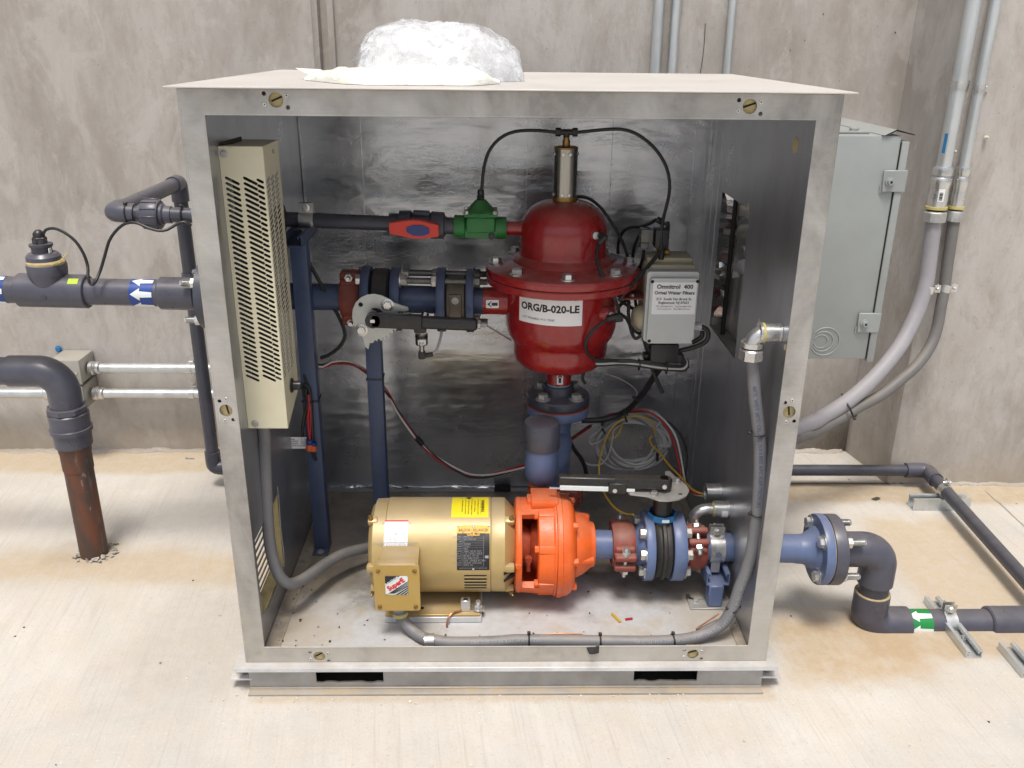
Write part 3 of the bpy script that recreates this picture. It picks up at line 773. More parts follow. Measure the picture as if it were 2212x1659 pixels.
skid = thing('steel_skid', 'galvanised steel plate and channel skid carrying the cabinet on the slab', 'skid', (0, .43, ZG))
part('base_plate', skid, 'plate', box((-.634, -.021, -.0125), (.634, .895, 0), .0015, 1))
pk = [(-0.4504, -0.2922), (0.3004, 0.4515)]
zb, zt = ZG, -.0125
def raggedrect(x0, x1, z0, z1, seed):
    r_ = random.Random(seed); n = 12
    return [(x0, z1), (x0, z0)] + [(x0 + (x1 - x0) * i / n, z0 + r_.uniform(-.002, .0025)) for i in range(1, n)] + [(x1, z0), (x1, z1)]
part('front_channel', skid, 'channel',
     plate([(-.607, zb + .006), (.607, zb + .006), (.607, zt), (-.607, zt)], [raggedrect(pk[0][0], pk[0][1], -.058, -.016, 1), raggedrect(pk[1][0], pk[1][1], -.058, -.016, 2)], .005, (0, .0025, 0), (1, 0, 0), (0, 0, 1)),
     box((-.607, -.024, zb), (.607, .005, zb + .006), .002, 2), box((-.607, -.006, zb + .0055), (.607, .0, zb + .009), .002, 1))
part('rear_channel', skid, 'channel', box((-.607, .80, zb), (.607, .806, zt)), box((-.607, .80, zb), (.607, .85, zb + .006)))
for a_, b_ in pk:
    part('fork_pocket', skid, 'dark', box((a_ - .006, .0065, zb + .002), (b_ + .006, .30, zb + .004)), box((a_ - .006, .302, zb + .002), (b_ + .006, .306, zt - .001)), box((a_ - .008, .0065, zb + .002), (a_ - .0065, .30, zt - .001)), box((b_ + .0065, .0065, zb + .002), (b_ + .008, .30, zt - .001)))  # near-black walls paint in the shade inside each pocket
for s in (-1, 1):
    part('corner_tab', skid, 'plate', box((min(s * .600, s * .652), .000, -.052), (max(s * .600, s * .652), .075, -.046), .001, 1))
    bolt(skid, (s * .629, .022, -.046), (0, 0, 1), .010, .010, True, 'zincdull', .022)
for yy in (.715, .775):
    part('foil_seam', enc, 'foilside', box((.5708, yy - .0012, .02), (.5740, yy + .0012, 1.23)))

# ================================================================== LIGHT WALL FITTINGS: conduits and boxes on the concrete
def wallstrap(parent, x, y, z, r, wall):
    part('strap', parent, 'zinc', lathe((x, y, z - .011), (0, 0, 1), [(0, r), (0, r + .0025), (.022, r + .0025), (.022, r)], 20, -110, 110),
         box((x + r * .8, wall - .0035, z - .011), (x + r + .026, wall - .0012, z + .011)))
    bolt(parent, (x + r + .017, wall - .0034, z), (0, -1, 0), .006, .005, True, 'zinc')
for i, (x0, x1, r, lab) in enumerate((
    (0.477, 0, .0165, 'left conduit of the close pair running up the wall behind the lid'),
    (0.531, 0, .0148, 'right conduit of the close pair running up the wall behind the lid'),
    (0.7082, 0, .0125, 'single thin galvanised conduit rising behind the right end of the lid'))):
    c_ = thing('conduit', lab, 'conduit', (x0, WY - r - .004, .6), 'galvanised conduits behind the lid')
    part('pipe', c_, 'galv', cyl((x0, WY - r - .004, .95), (x0, WY - r - .004, ZT - .2), r, 20))
    for z in (1.05, 2.2): wallstrap(c_, x0, WY - r - .004, z, r, WY)
# pair of conduits on the stepped wall, with compression fittings feeding the flexible conduits
ZC1 = 0.9815; 
for i, (x, r, c3, lab, tubep, tr, tm, rib) in enumerate((
    (1.3222, .0215, 0, 'larger conduit with a barcode sticker on its fitting, right wall', None, .0235, 'flex_light', None),
    (1.3876, .0155, 1, 'slimmer conduit beside the right edge of the picture, right wall', None, .0185, 'flex_dark', None))):
    y = WYR - r - .014
    c_ = thing('conduit', lab, 'conduit', (x, y, .9), 'galvanised conduits on the right wall')
    zf = 0.8857
    part('pipe', c_, 'galv', cyl((x, y, zf + .10), (x, y, ZT - .2), r, 22))
    fit = part('fitting', c_, 'zinc', lathe((x, y, zf), (0, 0, 1), [(.012, r), (.012, r * 1.32), (.05, r * 1.32), (.064, r * 1.25), (.072, r * 1.3), (.084, r * 1.42), (.096, r * 1.42), (.102, r * 1.22), (.106, r * 1.38), (.122, r * 1.40), (.130, r * 1.3), (.130, r)], 26, cap=False))
    part('yellow_ring', fit, 'yellowring', lathe((x, y, zf + .004), (0, 0, 1), [(0, r * 1.15), (0, r * 1.5), (.008, r * 1.5), (.008, r * 1.15)], 22, cap=False))
    part('gland_nut', fit, 'zincdull', hexp((x, y, zf - .034), (0, 0, 1), r * 1.62, .032, n=8))
    for k in range(16):
        if i == 0 and k in (1, 2): continue
    if i == 0:
        part('barcode_sticker', fit, 'paper', patch((x, y, 0), (0, 0, 1), r * 1.325, zf + .030, zf + .068, 28, -8, (0, -1, 0), .0004, 6))
        part('barcode', fit, 'ink', *[patch((x, y, 0), (0, 0, 1), r * 1.325, zf + .034 + .003 * k, zf + .0355 + .003 * k + .0006 * (k % 3), 22, 2, (0, -1, 0), .0007, 4) for k in range(8)])
        part('blue_print', c_, 'tapelabel', patch((x, y, 0), (0, 0, 1), r, 1.0574, 1.1143, 62, 38, (0, -1, 0), .0006, 4))
    wallstrap(c_, x, y, 1.2509 - .01 * i, r, WYR)
# flexible conduits sagging from those fittings to the cabinet's side
fl1 = [(1.3199, 1.0, 0.8572), (1.3246, 1.0, 0.8008), (1.3248, 0.995, 0.7351), (1.3234, 0.985, 0.6601), (1.3099, 0.97, 0.5953), (1.2849, 0.95, 0.5365), (1.2461, 0.92, 0.476), (1.1987, 0.89, 0.4259), (1.1334, 0.85, 0.375), (1.0586, 0.81, 0.3302), (0.974, 0.77, 0.2964), (0.9105, 0.74, 0.2792)]
fc = thing('flexible_conduit', 'thick pale grey flexible conduit bending from the right wall down to the cabinet', 'flexible conduit', fl1[-1])
part('hose', fc, 'flex_light', tube([V(1.3222, WYR - .0355, 0.8857 - .03)] + fl1[2:] + [V(.613, .66, .20)], .0235, 18, .02))
def saddle(parent, q, r, sgn):
    q = V(q)
    part('saddle_clip', parent, 'zinc', lathe(q - V(0, 0, .012), (.18, 0, 1), [(0, r), (0, r + .002), (.024, r + .002), (.024, r)], 18, -120, 95),
         obox(q + V(r + .010, -.004, .0), (1, 0, 0), (0, 1, 0), (0, 0, 1), (.022, .002, .024)), obox(q + V(r + .010, .010, .0), (1, 0, 0), (0, 1, 0), (0, 0, 1), (.022, .002, .024)))
    bolt(parent, q + V(r + .012, -.006, 0), (0, -1, 0), .006, .005, False, 'zinc', .004)
saddle(fc, (1.3265, 0.985, 0.6429), .0235, 1)
fl2 = [(1.3836, 1.005, 0.8566), (1.3916, 1.005, 0.7859), (1.3884, 1.0, 0.715), (1.39, 0.995, 0.643), (1.3853, 0.985, 0.5913), (1.3778, 0.97, 0.5155), (1.3566, 0.95, 0.4611), (1.3107, 0.92, 0.4103), (1.2513, 0.89, 0.3701), (1.1827, 0.86, 0.3305), (1.0991, 0.82, 0.3058), (1.0177, 0.78, 0.2769), (0.9326, 0.74, 0.2516), (0.8895, 0.72, 0.2481)]
fd = thing('flexible_conduit', 'thin dark ribbed flexible conduit hanging below the thick pale one', 'flexible conduit', fl2[-1])
part('hose', fd, 'flex_dark', tube([V(1.3876, WYR - .0295, 0.8857 - .03)] + fl2[2:] + [V(.613, .64, .17)], .0178, 16, .02, rib=(.006, .0008)))
saddle(fd, (1.39, 0.995, 0.643), .0178, 1)
tq = [(1.0454, 0.8, 0.3368), (1.051, 0.775, 0.3246), (1.065, 0.775, 0.2995), (1.0766, 0.79, 0.2854), (1.0959, 0.82, 0.2802)]
tie(fc, [V(tq[0]) + V(0, .03, .01)] + [V(a) + V(0, -.004, 0) for a in tq], .003, V(tq[3]) + V(0, -.008, -.002))

# two wall boxes and the conduits running out of them, behind the big elbow
def junction(lab, q0, q1, y):
    t = thing('junction_box', lab, 'junction box', (q0[0], WY, q1[2]), 'junction boxes on the wall')
    d = .115
    part('body', t, 'wallbox', box((q0[0], WY - d, q1[2]), (q1[0], WY - .002, q0[2]), .004))
    part('cover', t, 'wallbox', box((q0[0] - .002, WY - d - .008, q1[2] - .002), (q1[0] + .002, WY - d - .0008, q0[2] + .002), .003))
    for sx in (.012, q1[0] - q0[0] - .012): bolt(t, (q0[0] + sx, WY - d - .0082, (q0[2] + q1[2]) / 2), (0, -1, 0), .005, .003, False)
    return t
b1 = junction('upper grey junction box behind the big elbow', (-1.5651, 1.19, 0.3184), (-1.4616, 1.19, 0.2334), 0)
part('mounting_ear', b1, 'wallbox', box((-1.5903, WY - .006, 0.2967), (-1.5712, WY - .002, 0.3308), .001, 1))
bolt(b1, (-1.579, WY - .006, 0.3223), (0, -1, 0), .009, .006, True, 'tapelabel')
b2 = junction('lower grey junction box behind the big elbow', (-1.5826, 1.19, 0.2206), (-1.4662, 1.19, 0.1352), 0)
def hconduit(lab, x0, x1, z, ends, r=.0175):
    y = WY - .058
    t = thing('conduit', lab, 'conduit', ((x0 + x1) / 2, y, z - r), 'horizontal conduits on the left of the wall')
    part('pipe', t, 'galv', cyl((x0, y, z), (x1, y, z), r, 20))
    for xe, s in ends:
        part('coupling', t, 'zinc', lathe((xe, y, z), (s, 0, 0), [(0, r * 1.1), (0, r * 1.4), (.012, r * 1.45), (.016, r * 1.25), (.022, r * 1.4), (.034, r * 1.35), (.038, r * 1.12), (.038, r)], 20, cap=False))
    return t
z1, z2 = 0.2695, 0.1734
xb1, xb2 = -1.455, -1.4556
h1 = hconduit('upper galvanised conduit leading right from the upper junction box', xb1, -.2, z1, [(xb1, 1)])
h2 = hconduit('lower galvanised conduit leading right from the lower junction box', xb2, -.2, z2, [(xb2, 1)])
xl = -1.592
h3 = hconduit('galvanised conduit leaving the lower junction box to the left edge', -3.0, xl, z2, [(xl, -1)])
for t, z in ((h1, z1), (h2, z2)):
    x = -1.1076
    part('strap', t, 'zinc', lathe((x - .008, WY - .058, z), (1, 0, 0), [(0, .0176), (0, .020), (.016, .020), (.016, .0176)], 18, cap=False), box((x - .008, WY - .040, z - .022), (x + .008, WY - .003, z - .012)), box((x - .008, WY - .04, z + .012), (x + .008, WY - .003, z + .022)))

# ================================================================== PIPES OUTSIDE, LEFT
YF = .53
UZ = lambda x: .726 - .019 * (x + .04)
FZ = lambda x: .916 - .0335 * (x - .015)
LZ = lambda x: .1645 - .0265 * (x - .25)
rp = .0345
def xd(x0, x1, fz, y): return V(x0, y, fz(x0)), V(x1, y, fz(x1))
def arrow2(cx, cy, L, w, hw):     # arrow pointing left, 2-D
    return [(cx - L / 2, cy), (cx - L / 2 + hw, cy + w), (cx - L / 2 + hw * .82, cy + w * .48), (cx + L / 2, cy + w * .48), (cx + L / 2, cy - w * .48), (cx - L / 2 + hw * .82, cy - w * .48), (cx - L / 2 + hw, cy - w)]
pv = thing('pvc_pipeline', 'dark grey plastic pipe with tee and flow-arrow bands, leaving the cabinet to the left', 'pipe', (-1.1, YF, UZ(-1.1) - rp))
x_tl, x_tr = -1.2521, -1.0781
part('pipe', pv, 'pvc', cyl(*xd(-2.4, -.60, UZ, YF), rp, 32))
def hub(xa, xb, fz, y, r, r0, m='pvc', parent=pv, name='coupling', bev=.004):
    a, b = xd(xa, xb, fz, y); d = b - a; L = d.length
    return part(name, parent, m, lathe(a, d, [(0, r0), (0, r - bev), (bev, r), (L - bev, r), (L, r - bev), (L, r0)], 32, cap=False))
tee = hub(x_tl, x_tr, UZ, YF, .0435, .033, name='tee', bev=.002)
xs = -1.1729
part('tee_branch', tee, 'pvc', lathe((xs, YF, UZ(xs)), (0, 0, 1), [(0, .036), (.045, .047), (.050, .0475), (0.8156 - UZ(xs), .0485), (0.8206 - UZ(xs), .046)], 28))
zt_ = 0.8189
sen = thing('flow_sensor', 'dark flow sensor with a cable gland standing in the pipe tee', 'sensor', (xs - .004, YF, zt_))
part('clamp_ring', sen, 'tanring', lathe((xs, YF, zt_), (0, 0, 1), [(0, .0465), (.006, .047), (.010, .044), (.010, .02)], 28, cap=False))
part('retaining_nut', sen, 'pvc', lathe((xs - .004, YF, zt_ + .008), (0, 0, 1), [(0, .042), (.012, .0415), (.020, .034), (.022, .02)], 20))
part('body', sen, 'pvcdark', lathe((xs - .005, YF, zt_ + .028), (0, 0, 1), [(0, .024), (.016, .0245), (.017, .028), (.023, .028), (.024, .016), (.034, .016)], 24))
part('gland_nut', sen, 'blackmetal', hexp((xs - .006, YF, zt_ + .052), (0, 0, 1), .0175, .016), lathe((xs - .006, YF, zt_ + .068), (0, 0, 1), [(0, .0145), (.010, .0135), (.016, .008), (.018, .005)], 18))
part('seal_wire', sen, 'yellowring', obox((xs + .044, YF - .030, zt_ + .010), (1, 0, .45), (0, 1, 0), (-.45, 0, 1), (.016, .003, .007)), tube([(xs + .03, YF - .035, zt_ + .004), (xs + .05, YF - .03, zt_ + .014), (xs + .068, YF - .02, zt_ + .032)], .0013, 5))
part('flag_label', sen, 'bandwhite', box((xs + .0195, YF - .0165, zt_ + .030), (xs + .0215, YF - .004, zt_ + .042)))
part('lime_sticker', tee, 'chartreuse', patch((0, YF, 0), (1, 0, 0), .0436, -1.1134, -1.0878, 62, 40, (0, -1, 0), .0005, 5)).location.z += UZ(-1.1)
part('screw_boss', tee, 'pvcdark', lathe((-1.1736, YF - .0425, UZ(-1.2) - .006), (0, -1, 0), [(0, .008), (.002, .0075), (.003, 0)], 12))
def band(parent, x0, x1, fz, y, r, m, rows, nm='arrow_band'):
    xm = (x0 + x1) / 2; z = fz(xm)
    a = lathe((x0, y, fz(x0)), V(x1 - x0, 0, fz(x1) - fz(x0)), [(0, r), (0, r + .0006), (x1 - x0, r + .0006), (x1 - x0, r)], 32, cap=False)
    b = part(nm, parent, m, a)
    fn = cylfn((xm, y, z), (1, 0, (fz(x1) - fz(x0)) / (x1 - x0)), r, 0, 0, (0, -1, 0), .0014)
    def arr(mid):
        def f(bm):
            # cut into thin strips so the arrow bends round the pipe
            W = x1 - x0; hw = min(.0160, r * .46); n_ = 10; prev = None
            for i in range(-n_, n_ + 1):
                b_ = hw * i / n_; k = abs(i) / n_
                xl_ = -W * .44 + W * .40 * k; xr_ = W * .49 if k <= .42 else xl_ + W * .40 * max(0, 1 - k) + .0001
                if k > .42: xr_ = max(xl_ + .0001, -W * .04 + W * .0 )
                cur = [bm.verts.new(fn(xl_, b_ + mid)), bm.verts.new(fn(xr_, b_ + mid))]
                if prev: bm.faces.new((prev[0], prev[1], cur[1], cur[0]))
                prev = cur
        return f
    part('arrow', b, 'bandwhite', *[arr(q * r) for q in rows])
    return b
band(pv, -0.963, -0.9044, UZ, YF, rp, 'bandblue', [R(70), R(8), R(-54)])
band(pv, -1.327, -1.2797, UZ, YF, rp, 'bandblue', [R(70), R(8), R(-54)])
hub(-0.8947, -0.7993, UZ, YF, .0425, .033)
XW = -0.7833
part('flange_hub', pv, 'pvcdark', cyl(*xd(-0.7993 + .001, -.60, UZ, YF), .039, 28))
part('wall_flange', pv, 'pvcdark', lathe((XW, YF, UZ(XW)), (1, 0, 0), [(0, .03), (0, .088), (.022, .088), (.022, .03)], 32, cap=False))
for dy, dz in ((-.050, 0.7823 - UZ(XW)), (-.050, 0.6858 - UZ(XW)), (.05, .045), (.05, -.045)):
    bolt(pv, (XW - .0005, YF + dy, UZ(XW) + dz), (-1, 0, 0), .013, .013, False, 'zinc', .026, sr=.009)
# flush line: union, bend to the back, drop to the slab and under the cabinet
rf = .0188
fp = thing('drain_pipe', 'slim dark plastic drain pipe with a union, bending back and dropping behind the cabinet', 'pipe', (-.985, 1.0, ZG))
XE = -.985; YD = 1.02
part('pipe', fp, 'pvcdark', cyl(*xd(XE + .03, -.56, FZ, YF), rf, 24))
zE = FZ(XE)
part('elbow', fp, 'pvc', tube([V(XE + .055, YF, FZ(XE + .055)), V(XE + .02, YF, zE), V(XE + .006, YF + .004, zE), V(XE, YF + .016, zE), V(XE, YF + .05, zE)], .0245, 22, .008))
part('pipe', fp, 'pvc', cyl((XE, YF + .03, zE), (XE, YD - .03, zE), rf * 1.12, 24))
part('elbow', fp, 'pvc', tube([V(XE, YD - .05, zE), V(XE, YD - .015, zE), V(XE, YD - .003, zE - .004), V(XE, YD, zE - .018), V(XE, YD, zE - .055)], .0255, 22, .008))
zL = -0.0041
part('pipe', fp, 'pvcdark', cyl((XE, YD, zE - .03), (XE, YD, zL + .02), rf * 1.12, 24))
part('coupling', fp, 'pvc', lathe((XE, YD, 0.6736), (0, 0, -1), [(0, .019), (0, .0255), (.07, .0255), (.07, .019)], 24, cap=False))
part('elbow', fp, 'pvcdark', tube([V(XE, YD, zL + .06), V(XE, YD, zL + .018), V(XE + .004, YD, zL + .005), V(XE + .018, YD, zL), V(XE + .06, YD, zL)], .0255, 22, .008))
part('pipe', fp, 'pvcdark', cyl((XE + .03, YD, zL), (-.35, YD, zL), rf * 1.12, 24))
ux0, ux1 = -0.9198, -0.8395
un = part('union', fp, 'pvc', lathe((ux0, YF, FZ(ux0)), (1, 0, -.0335), [(0, .019), (0, .0225), (.016, .023), (.02, .0265), (ux1 - ux0 - .02, .0265), (ux1 - ux0 - .016, .022), (ux1 - ux0, .0215), (ux1 - ux0, .019)], 22, cap=False))
um = (ux0 + ux1) / 2 - .008
part('union_nut', un, 'pvc', lathe((um - .021, YF, FZ(um)), (1, 0, -.0335), [(0, .026), (0, .035), (.004, .037), (.036, .038), (.042, .035), (.042, .026)], 24, cap=False),
     *[obox((um, YF - .0375 * math.cos(R(a)), FZ(um) + .0375 * math.sin(R(a))), (1, 0, -.03), (0, math.cos(R(a)), -math.sin(R(a))), (0, math.sin(R(a)), math.cos(R(a))), (.038, .004, .0035), .001, 1) for a in range(0, 360, 30)])
for uu in (1000, 1435):
    xx = [-0.9469, -0.811][0 if uu == 1000 else 1]
    tie(fp, loop_pts((xx, YF, FZ(xx)), (1, 0, 0), .0225 + (.003 if uu == 1000 else 0), 14), .002, (xx, YF - .012, FZ(xx) + .026))
scb = solo('sensor_cable', 'thin black cable looping from the flow sensor up to the drain pipe union', 'cable', 'cable',
     tube([(-1.1693, 0.53, 0.8795), (-1.1676, 0.53, 0.8925), (-1.1584, 0.53, 0.9048), (-1.1387, 0.53, 0.9088), (-1.1101, 0.52, 0.9013), (-1.083, 0.515, 0.88), (-1.0654, 0.51, 0.8488), (-1.0579, 0.505, 0.8173), (-1.0499, 0.48, 0.7974), (-1.0469, 0.478, 0.7815), (-1.0411, 0.478, 0.7783), (-1.0327, 0.48, 0.786), (-1.0242, 0.5, 0.8122), (-1.0091, 0.505, 0.8503), (-0.9968, 0.51, 0.8816), (-0.9812, 0.515, 0.9032), (-0.9596, 0.515, 0.9209), (-0.9356, 0.505, 0.9293), (-0.915, 0.5, 0.9288), (-0.8895, 0.495, 0.9189), (-0.8635, 0.49, 0.9128), (-0.8431, 0.495, 0.9144), (-0.8231, 0.505, 0.9253), (-0.8034, 0.505, 0.9318), (-0.7874, 0.51, 0.9213)], .0038, 8, .01))
# big elbow and rusty riser
xr, yr = -1.2227, 0.5962
zel = 0.5016
be = thing('pvc_elbow_pipe', 'large dark plastic pipe from the left edge turning down through a wide elbow and adapter', 'pipe', (xr, yr, .2))
part('pipe', be, 'pvc', cyl((-2.6, yr, zel), (xr - .10, yr, zel), .0385, 30))
part('elbow', be, 'pvc', elbow((xr, yr, zel), (1, 0, 0), (0, 0, -1), .062, .0435, seg=28, n=12, leg0=.075, leg1=.055))
za0, za1 = 0.4001, 0.2808
part('adapter', be, 'pvc', lathe((xr, yr, za1), (0, 0, 1), [(0, .04), (0, .050), (.040, .051), (.042, .056), (.054, .0565), (.056, .053), (za0 - za1 - .022, .054), (za0 - za1 - .018, .049), (za0 - za1, .046), (za0 - za1, .03)], 32))
part('hex_collar', be, 'pvc', hexp((xr, yr, za0 - .016), (0, 0, 1), .055, .016, n=8))
ru = thing('rusty_riser', 'rusty iron riser pipe standing in a crumbling hole in the slab', 'pipe', (xr, yr, ZG))
part('pipe', ru, 'rust', cyl((xr, yr, ZG - .02), (xr, yr, za1 + .005), .0395, 32))
part('collar', ru, 'rust', lathe((xr, yr, za1 - .075), (0, 0, 1), [(0, .039), (0, .0415), (.05, .042), (.055, .0435), (.073, .044), (.073, .039)], 30, cap=False))
def rubble(x, y, r0, r1, n, seed):
    def f(bm):
        rnd = random.Random(seed)
        for i in range(n):
            a = rnd.uniform(0, 2 * math.pi); d = rnd.uniform(r0, r1) * (1.3 if math.cos(a) > .5 else 1)
            s = rnd.uniform(.003, .010); c = Vector((x + math.cos(a) * d, y + math.sin(a) * d, ZG + rnd.uniform(-.003, .004)))
            vs_ = [bm.verts.new(c + Vector((rnd.uniform(-s, s), rnd.uniform(-s, s), rnd.uniform(0, s * .9)))) for _ in range(8)]
            bmesh.ops.convex_hull(bm, input=vs_)
    return f
tag(part('mortar_rubble', None, 'mortar', rubble(xr, yr, .034, .054, 64, 6), sharp=10), 'crumbled grey mortar round the foot of the rusty riser', 'mortar', kind='stuff')
for q, lab in (((-1.1557, 1.2345, -0.078), 'screw'),):
    solo('screw', 'small loose screw lying on the slab left of the cabinet', 'screw', 'zincdull', cyl(V(q) + V(0, 0, .003), V(q) + V(.028, -.004, .003), .002, 8), cyl(V(q) + V(-.003, 0, .003), V(q) + V(0, 0, .003), .005, 8))

# ================================================================== PIPES OUTSIDE, RIGHT
YL = .25; rl = .0366
sp_ = thing('suction_pipe', 'blue painted suction pipe with bolted flange coming out of the cabinet on the right', 'pipe', (.75, YL, LZ(.75) - .09))
xf = 0.788
xfa, xfb = 0.7904, 0.8309
part('pipe', sp_, 'blue', cyl(*xd(0.5566 - .12, xfa - .03, LZ, YL), rl, 32))
part('hub', sp_, 'blue', lathe((xfa - .052, YL, LZ(xfa)), (1, 0, 0), [(0, rl), (.02, rl + .002), (.04, .050), (.050, .058), (.053, .06)], 32, cap=False))
part('flange', sp_, 'blue', lathe((xfa, YL, LZ(xfa)), (1, 0, 0), [(0, .04), (0, .0895), (.002, .0905), (.020, .0905), (.022, .0895), (.022, .03)], 40, cap=False))
for k in range(4):
    a = R(45 + 90 * k)
    bolt(sp_, (xfa, YL - .070 * math.cos(a), LZ(xfa) + .070 * math.sin(a)), (-1, 0, 0), .0145, .011, True, 'zinc')
pe = thing('pvc_pipeline', 'dark grey plastic pipe with two elbows and a green arrow band, right of the cabinet', 'pipe', (1.1, YL, ZG))
xq = xfa + .0235
part('gasket', pe, 'tanring', lathe((xq - .0008, YL, LZ(xq)), (1, 0, 0), [(0, .03), (0, .086), (.002, .086), (.002, .03)], 36, cap=False))
part('flange', pe, 'pvc', lathe((xq + .002, YL, LZ(xq)), (1, 0, 0), [(0, .03), (0, .0895), (.003, .0905), (.028, .0905), (.031, .088), (.031, .046), (.040, .044), (.040, .03)], 40, cap=False))
for k in range(4):
    a = R(45 + 90 * k)
    bolt(pe, (xq + .0335, YL - .070 * math.cos(a), LZ(xq) + .070 * math.sin(a)), (1, 0, 0), .0145, .014, False, 'zinc', .034, sr=.0095)
zx = LZ(xq)
xv = 0.9618
part('pipe', pe, 'pvcdark', cyl((xq + .034, YL, zx), (xv - .06, YL, zx), .0385, 30))
part('elbow', pe, 'pvc', elbow((xv, YL, zx), (1, 0, 0), (0, 0, -1), .048, .0455, seg=30, n=12, leg0=.058, leg1=.050))
zlow = -0.08
part('pipe', pe, 'pvcdark', cyl((xv, YL, zx - .07), (xv, YL, zlow + .05), .0385, 30))
part('elbow', pe, 'pvc', elbow((xv, YL, zlow), (0, 0, -1), (1, 0, 0), .048, .0455, seg=30, n=12, leg0=.050, leg1=.058))
part('glue_ring', pe, 'tanring', lathe((xv, YL, zlow + .0985), (0, 0, 1), [(0, .0385), (0, .0445), (.002, .0445), (.0025, .0385)], 30, cap=False))
LZ2 = lambda x: zlow
part('pipe', pe, 'pvc', cyl((xv + .05, YL, zlow), (2.4, YL, zlow), .0375, 30))
band(pe, 1.0565, 1.124, LZ2, YL, .0375, 'bandgreen', [R(66), R(4), R(-58)])
hub(1.2829, 1.2829 + .16, LZ2, YL, .0455, .036, parent=pe)
def strut(lab, c, axis, L, w=.041, h=.021, group='galvanised strut channels on the slab', m='galv', zb=ZG, name='strut_channel', cat='strut channel', parent=None):
    """Slotted strut: a U channel, open upwards, with in-turned lips."""
    ax = Vector(axis).normalized(); sd_ = Vector((-ax.y, ax.x, 0)); c = Vector((c[0], c[1], zb)); t = .0026
    up = Vector((0, 0, 1))
    ops = [obox(c + up * (t / 2 + .0005), ax, sd_, up, (L, w - .0002, t))]
    for s in (-1, 1):
        ops += [obox(c + sd_ * s * (w / 2 - t / 2) + up * (h / 2 + t), ax, sd_, up, (L, t, h - t)),
                obox(c + sd_ * s * (w / 2 - t - .0035) + up * (h - t * .3), ax, sd_, up, (L, .0072, t)),
                obox(c + sd_ * s * (w / 2 - t - .007) + up * (h - t - .0022), ax, sd_, up, (L, t, .0055))]
    if parent: return part(name, parent, m, *ops)
    return solo(name, lab, cat, m, *ops, group=group)
q = (1.1273, 0.1201, -0.068)
strut('short strut channel under the pipe with the green arrow band', (1.1746, .222, 0), (0, 1, 0), .235)
pc = thing('pipe_clamp', 'two-piece zinc strap holding the plastic pipe beside the green arrow band', 'pipe clamp', (q[0], YL, ZG + .012))
def clamp(parent, x, y, z, r, zb, w=.032, m='zinc', hole=False):
    for s, nm in ((-1, 'front_half'), (1, 'rear_half')):
        a0, a1 = (8, 150) if s < 0 else (-8, -150)
        ops = [lathe((x - w / 2, y, z), (1, 0, 0), [(0, r + .0006), (0, r + .0030), (w, r + .0030), (w, r + .0006), (0, r + .0006)], 36, a0, a1)]
        ops += [obox((x, y + s * .0075, z + r + .012), (1, 0, 0), (0, 1, 0), (0, 0, 1), (w, .0026, .026)),
                obox((x, y + s * (r * .55), z - r * .8 - .006 - (z - r - zb) * .3), (1, 0, 0), (0, 1, 0), (0, 0, 1), (w * .62, .003, max(.02, (z - r - zb) * 1.1)))]
        part(nm, parent, m, *ops)
    bolt(parent, (x, y - .0095, z + r + .014), (0, -1, 0), .0075, .006, True, 'zinc')
    bolt(parent, (x, y + .0095, z + r + .014), (0, 1, 0), .0075, .006, False, 'zinc', .012)
clamp(pc, 1.1746, YL, zlow, .0375, ZG + .005)
bolt(pc, (1.1746, .165, ZG + .004), (0, 0, 1), .009, .009, True, 'zinc', .008)
q3 = (1.2523, 0.0242, -0.078)
strut('short strut channel cut off by the right edge of the picture', (q3[0] + .022, q3[1] + .06, 0), (0, 1, 0), .11)
# slim pipe along the back and forwards over a strut
sp2 = thing('water_pipe', 'slim dark plastic pipe running along the wall then bending towards the viewer', 'pipe', (1.4, .87, ZG + .03))
qa = (1.2293, 1.0241, -0.016); qe = (1.4673, 1.0016, -0.016); qd = (1.4647, 0.6598, -0.016); qd2 = (1.4351, 0.3629, -0.016)
yA = qa[1]; xC = qe[0]
part('pipe', sp2, 'pvcdark', cyl((.20, yA, -.016), (xC - .03, yA, -.016), .0195, 24))
dv = (V(qd2) - V(xC, yA, -.016)); dv.z = 0; dv.normalize()
part('elbow', sp2, 'pvc', tube([V(xC - .075, yA, -.016), V(xC - .03, yA, -.016), V(xC - .012, yA - .003, -.016), V(xC, yA, -.016) + dv * .016, V(xC, yA, -.016) + dv * .035, V(xC, yA, -.016) + dv * .075], .0255, 22, .008))
part('pipe', sp2, 'pvcdark', cyl(V(xC, yA, -.016) + dv * .05, V(xC, yA, -.016) + dv * 1.6, .0205, 24))
qs = (1.444, 0.8508, -0.076)
d0 = (qs[1] - yA) / dv.y if abs(dv.y) > 1e-6 else 0
xs0 = 1.3515; xs1 = 1.5411
strut('tall strut channel under the slim pipe near the wall corner', ((xs0 + xs1) / 2, qs[1] + .021, 0), (1, 0, 0), xs1 - xs0, h=.041)
ck = V(xC, yA, -.016) + dv * ((qs[1] + .021 - yA) / dv.y)
pc2 = thing('pipe_clamp', 'small zinc clamp holding the slim pipe on the tall strut near the wall corner', 'pipe clamp', (ck.x, ck.y, ZG + .02))
part('strap', pc2, 'zinc', lathe(ck - dv * .014, dv, [(0, .0207), (0, .023), (.028, .023), (.028, .0207), (0, .0207)], 26, -165, 165),
     obox(ck + V(0, 0, .030), dv, (-dv.y, dv.x, 0), (0, 0, 1), (.026, .0024, .026)), obox(ck + V(0, 0, -.026), dv, (-dv.y, dv.x, 0), (0, 0, 1), (.016, .030, .016)))
sdv = V(-dv.y, dv.x, 0)
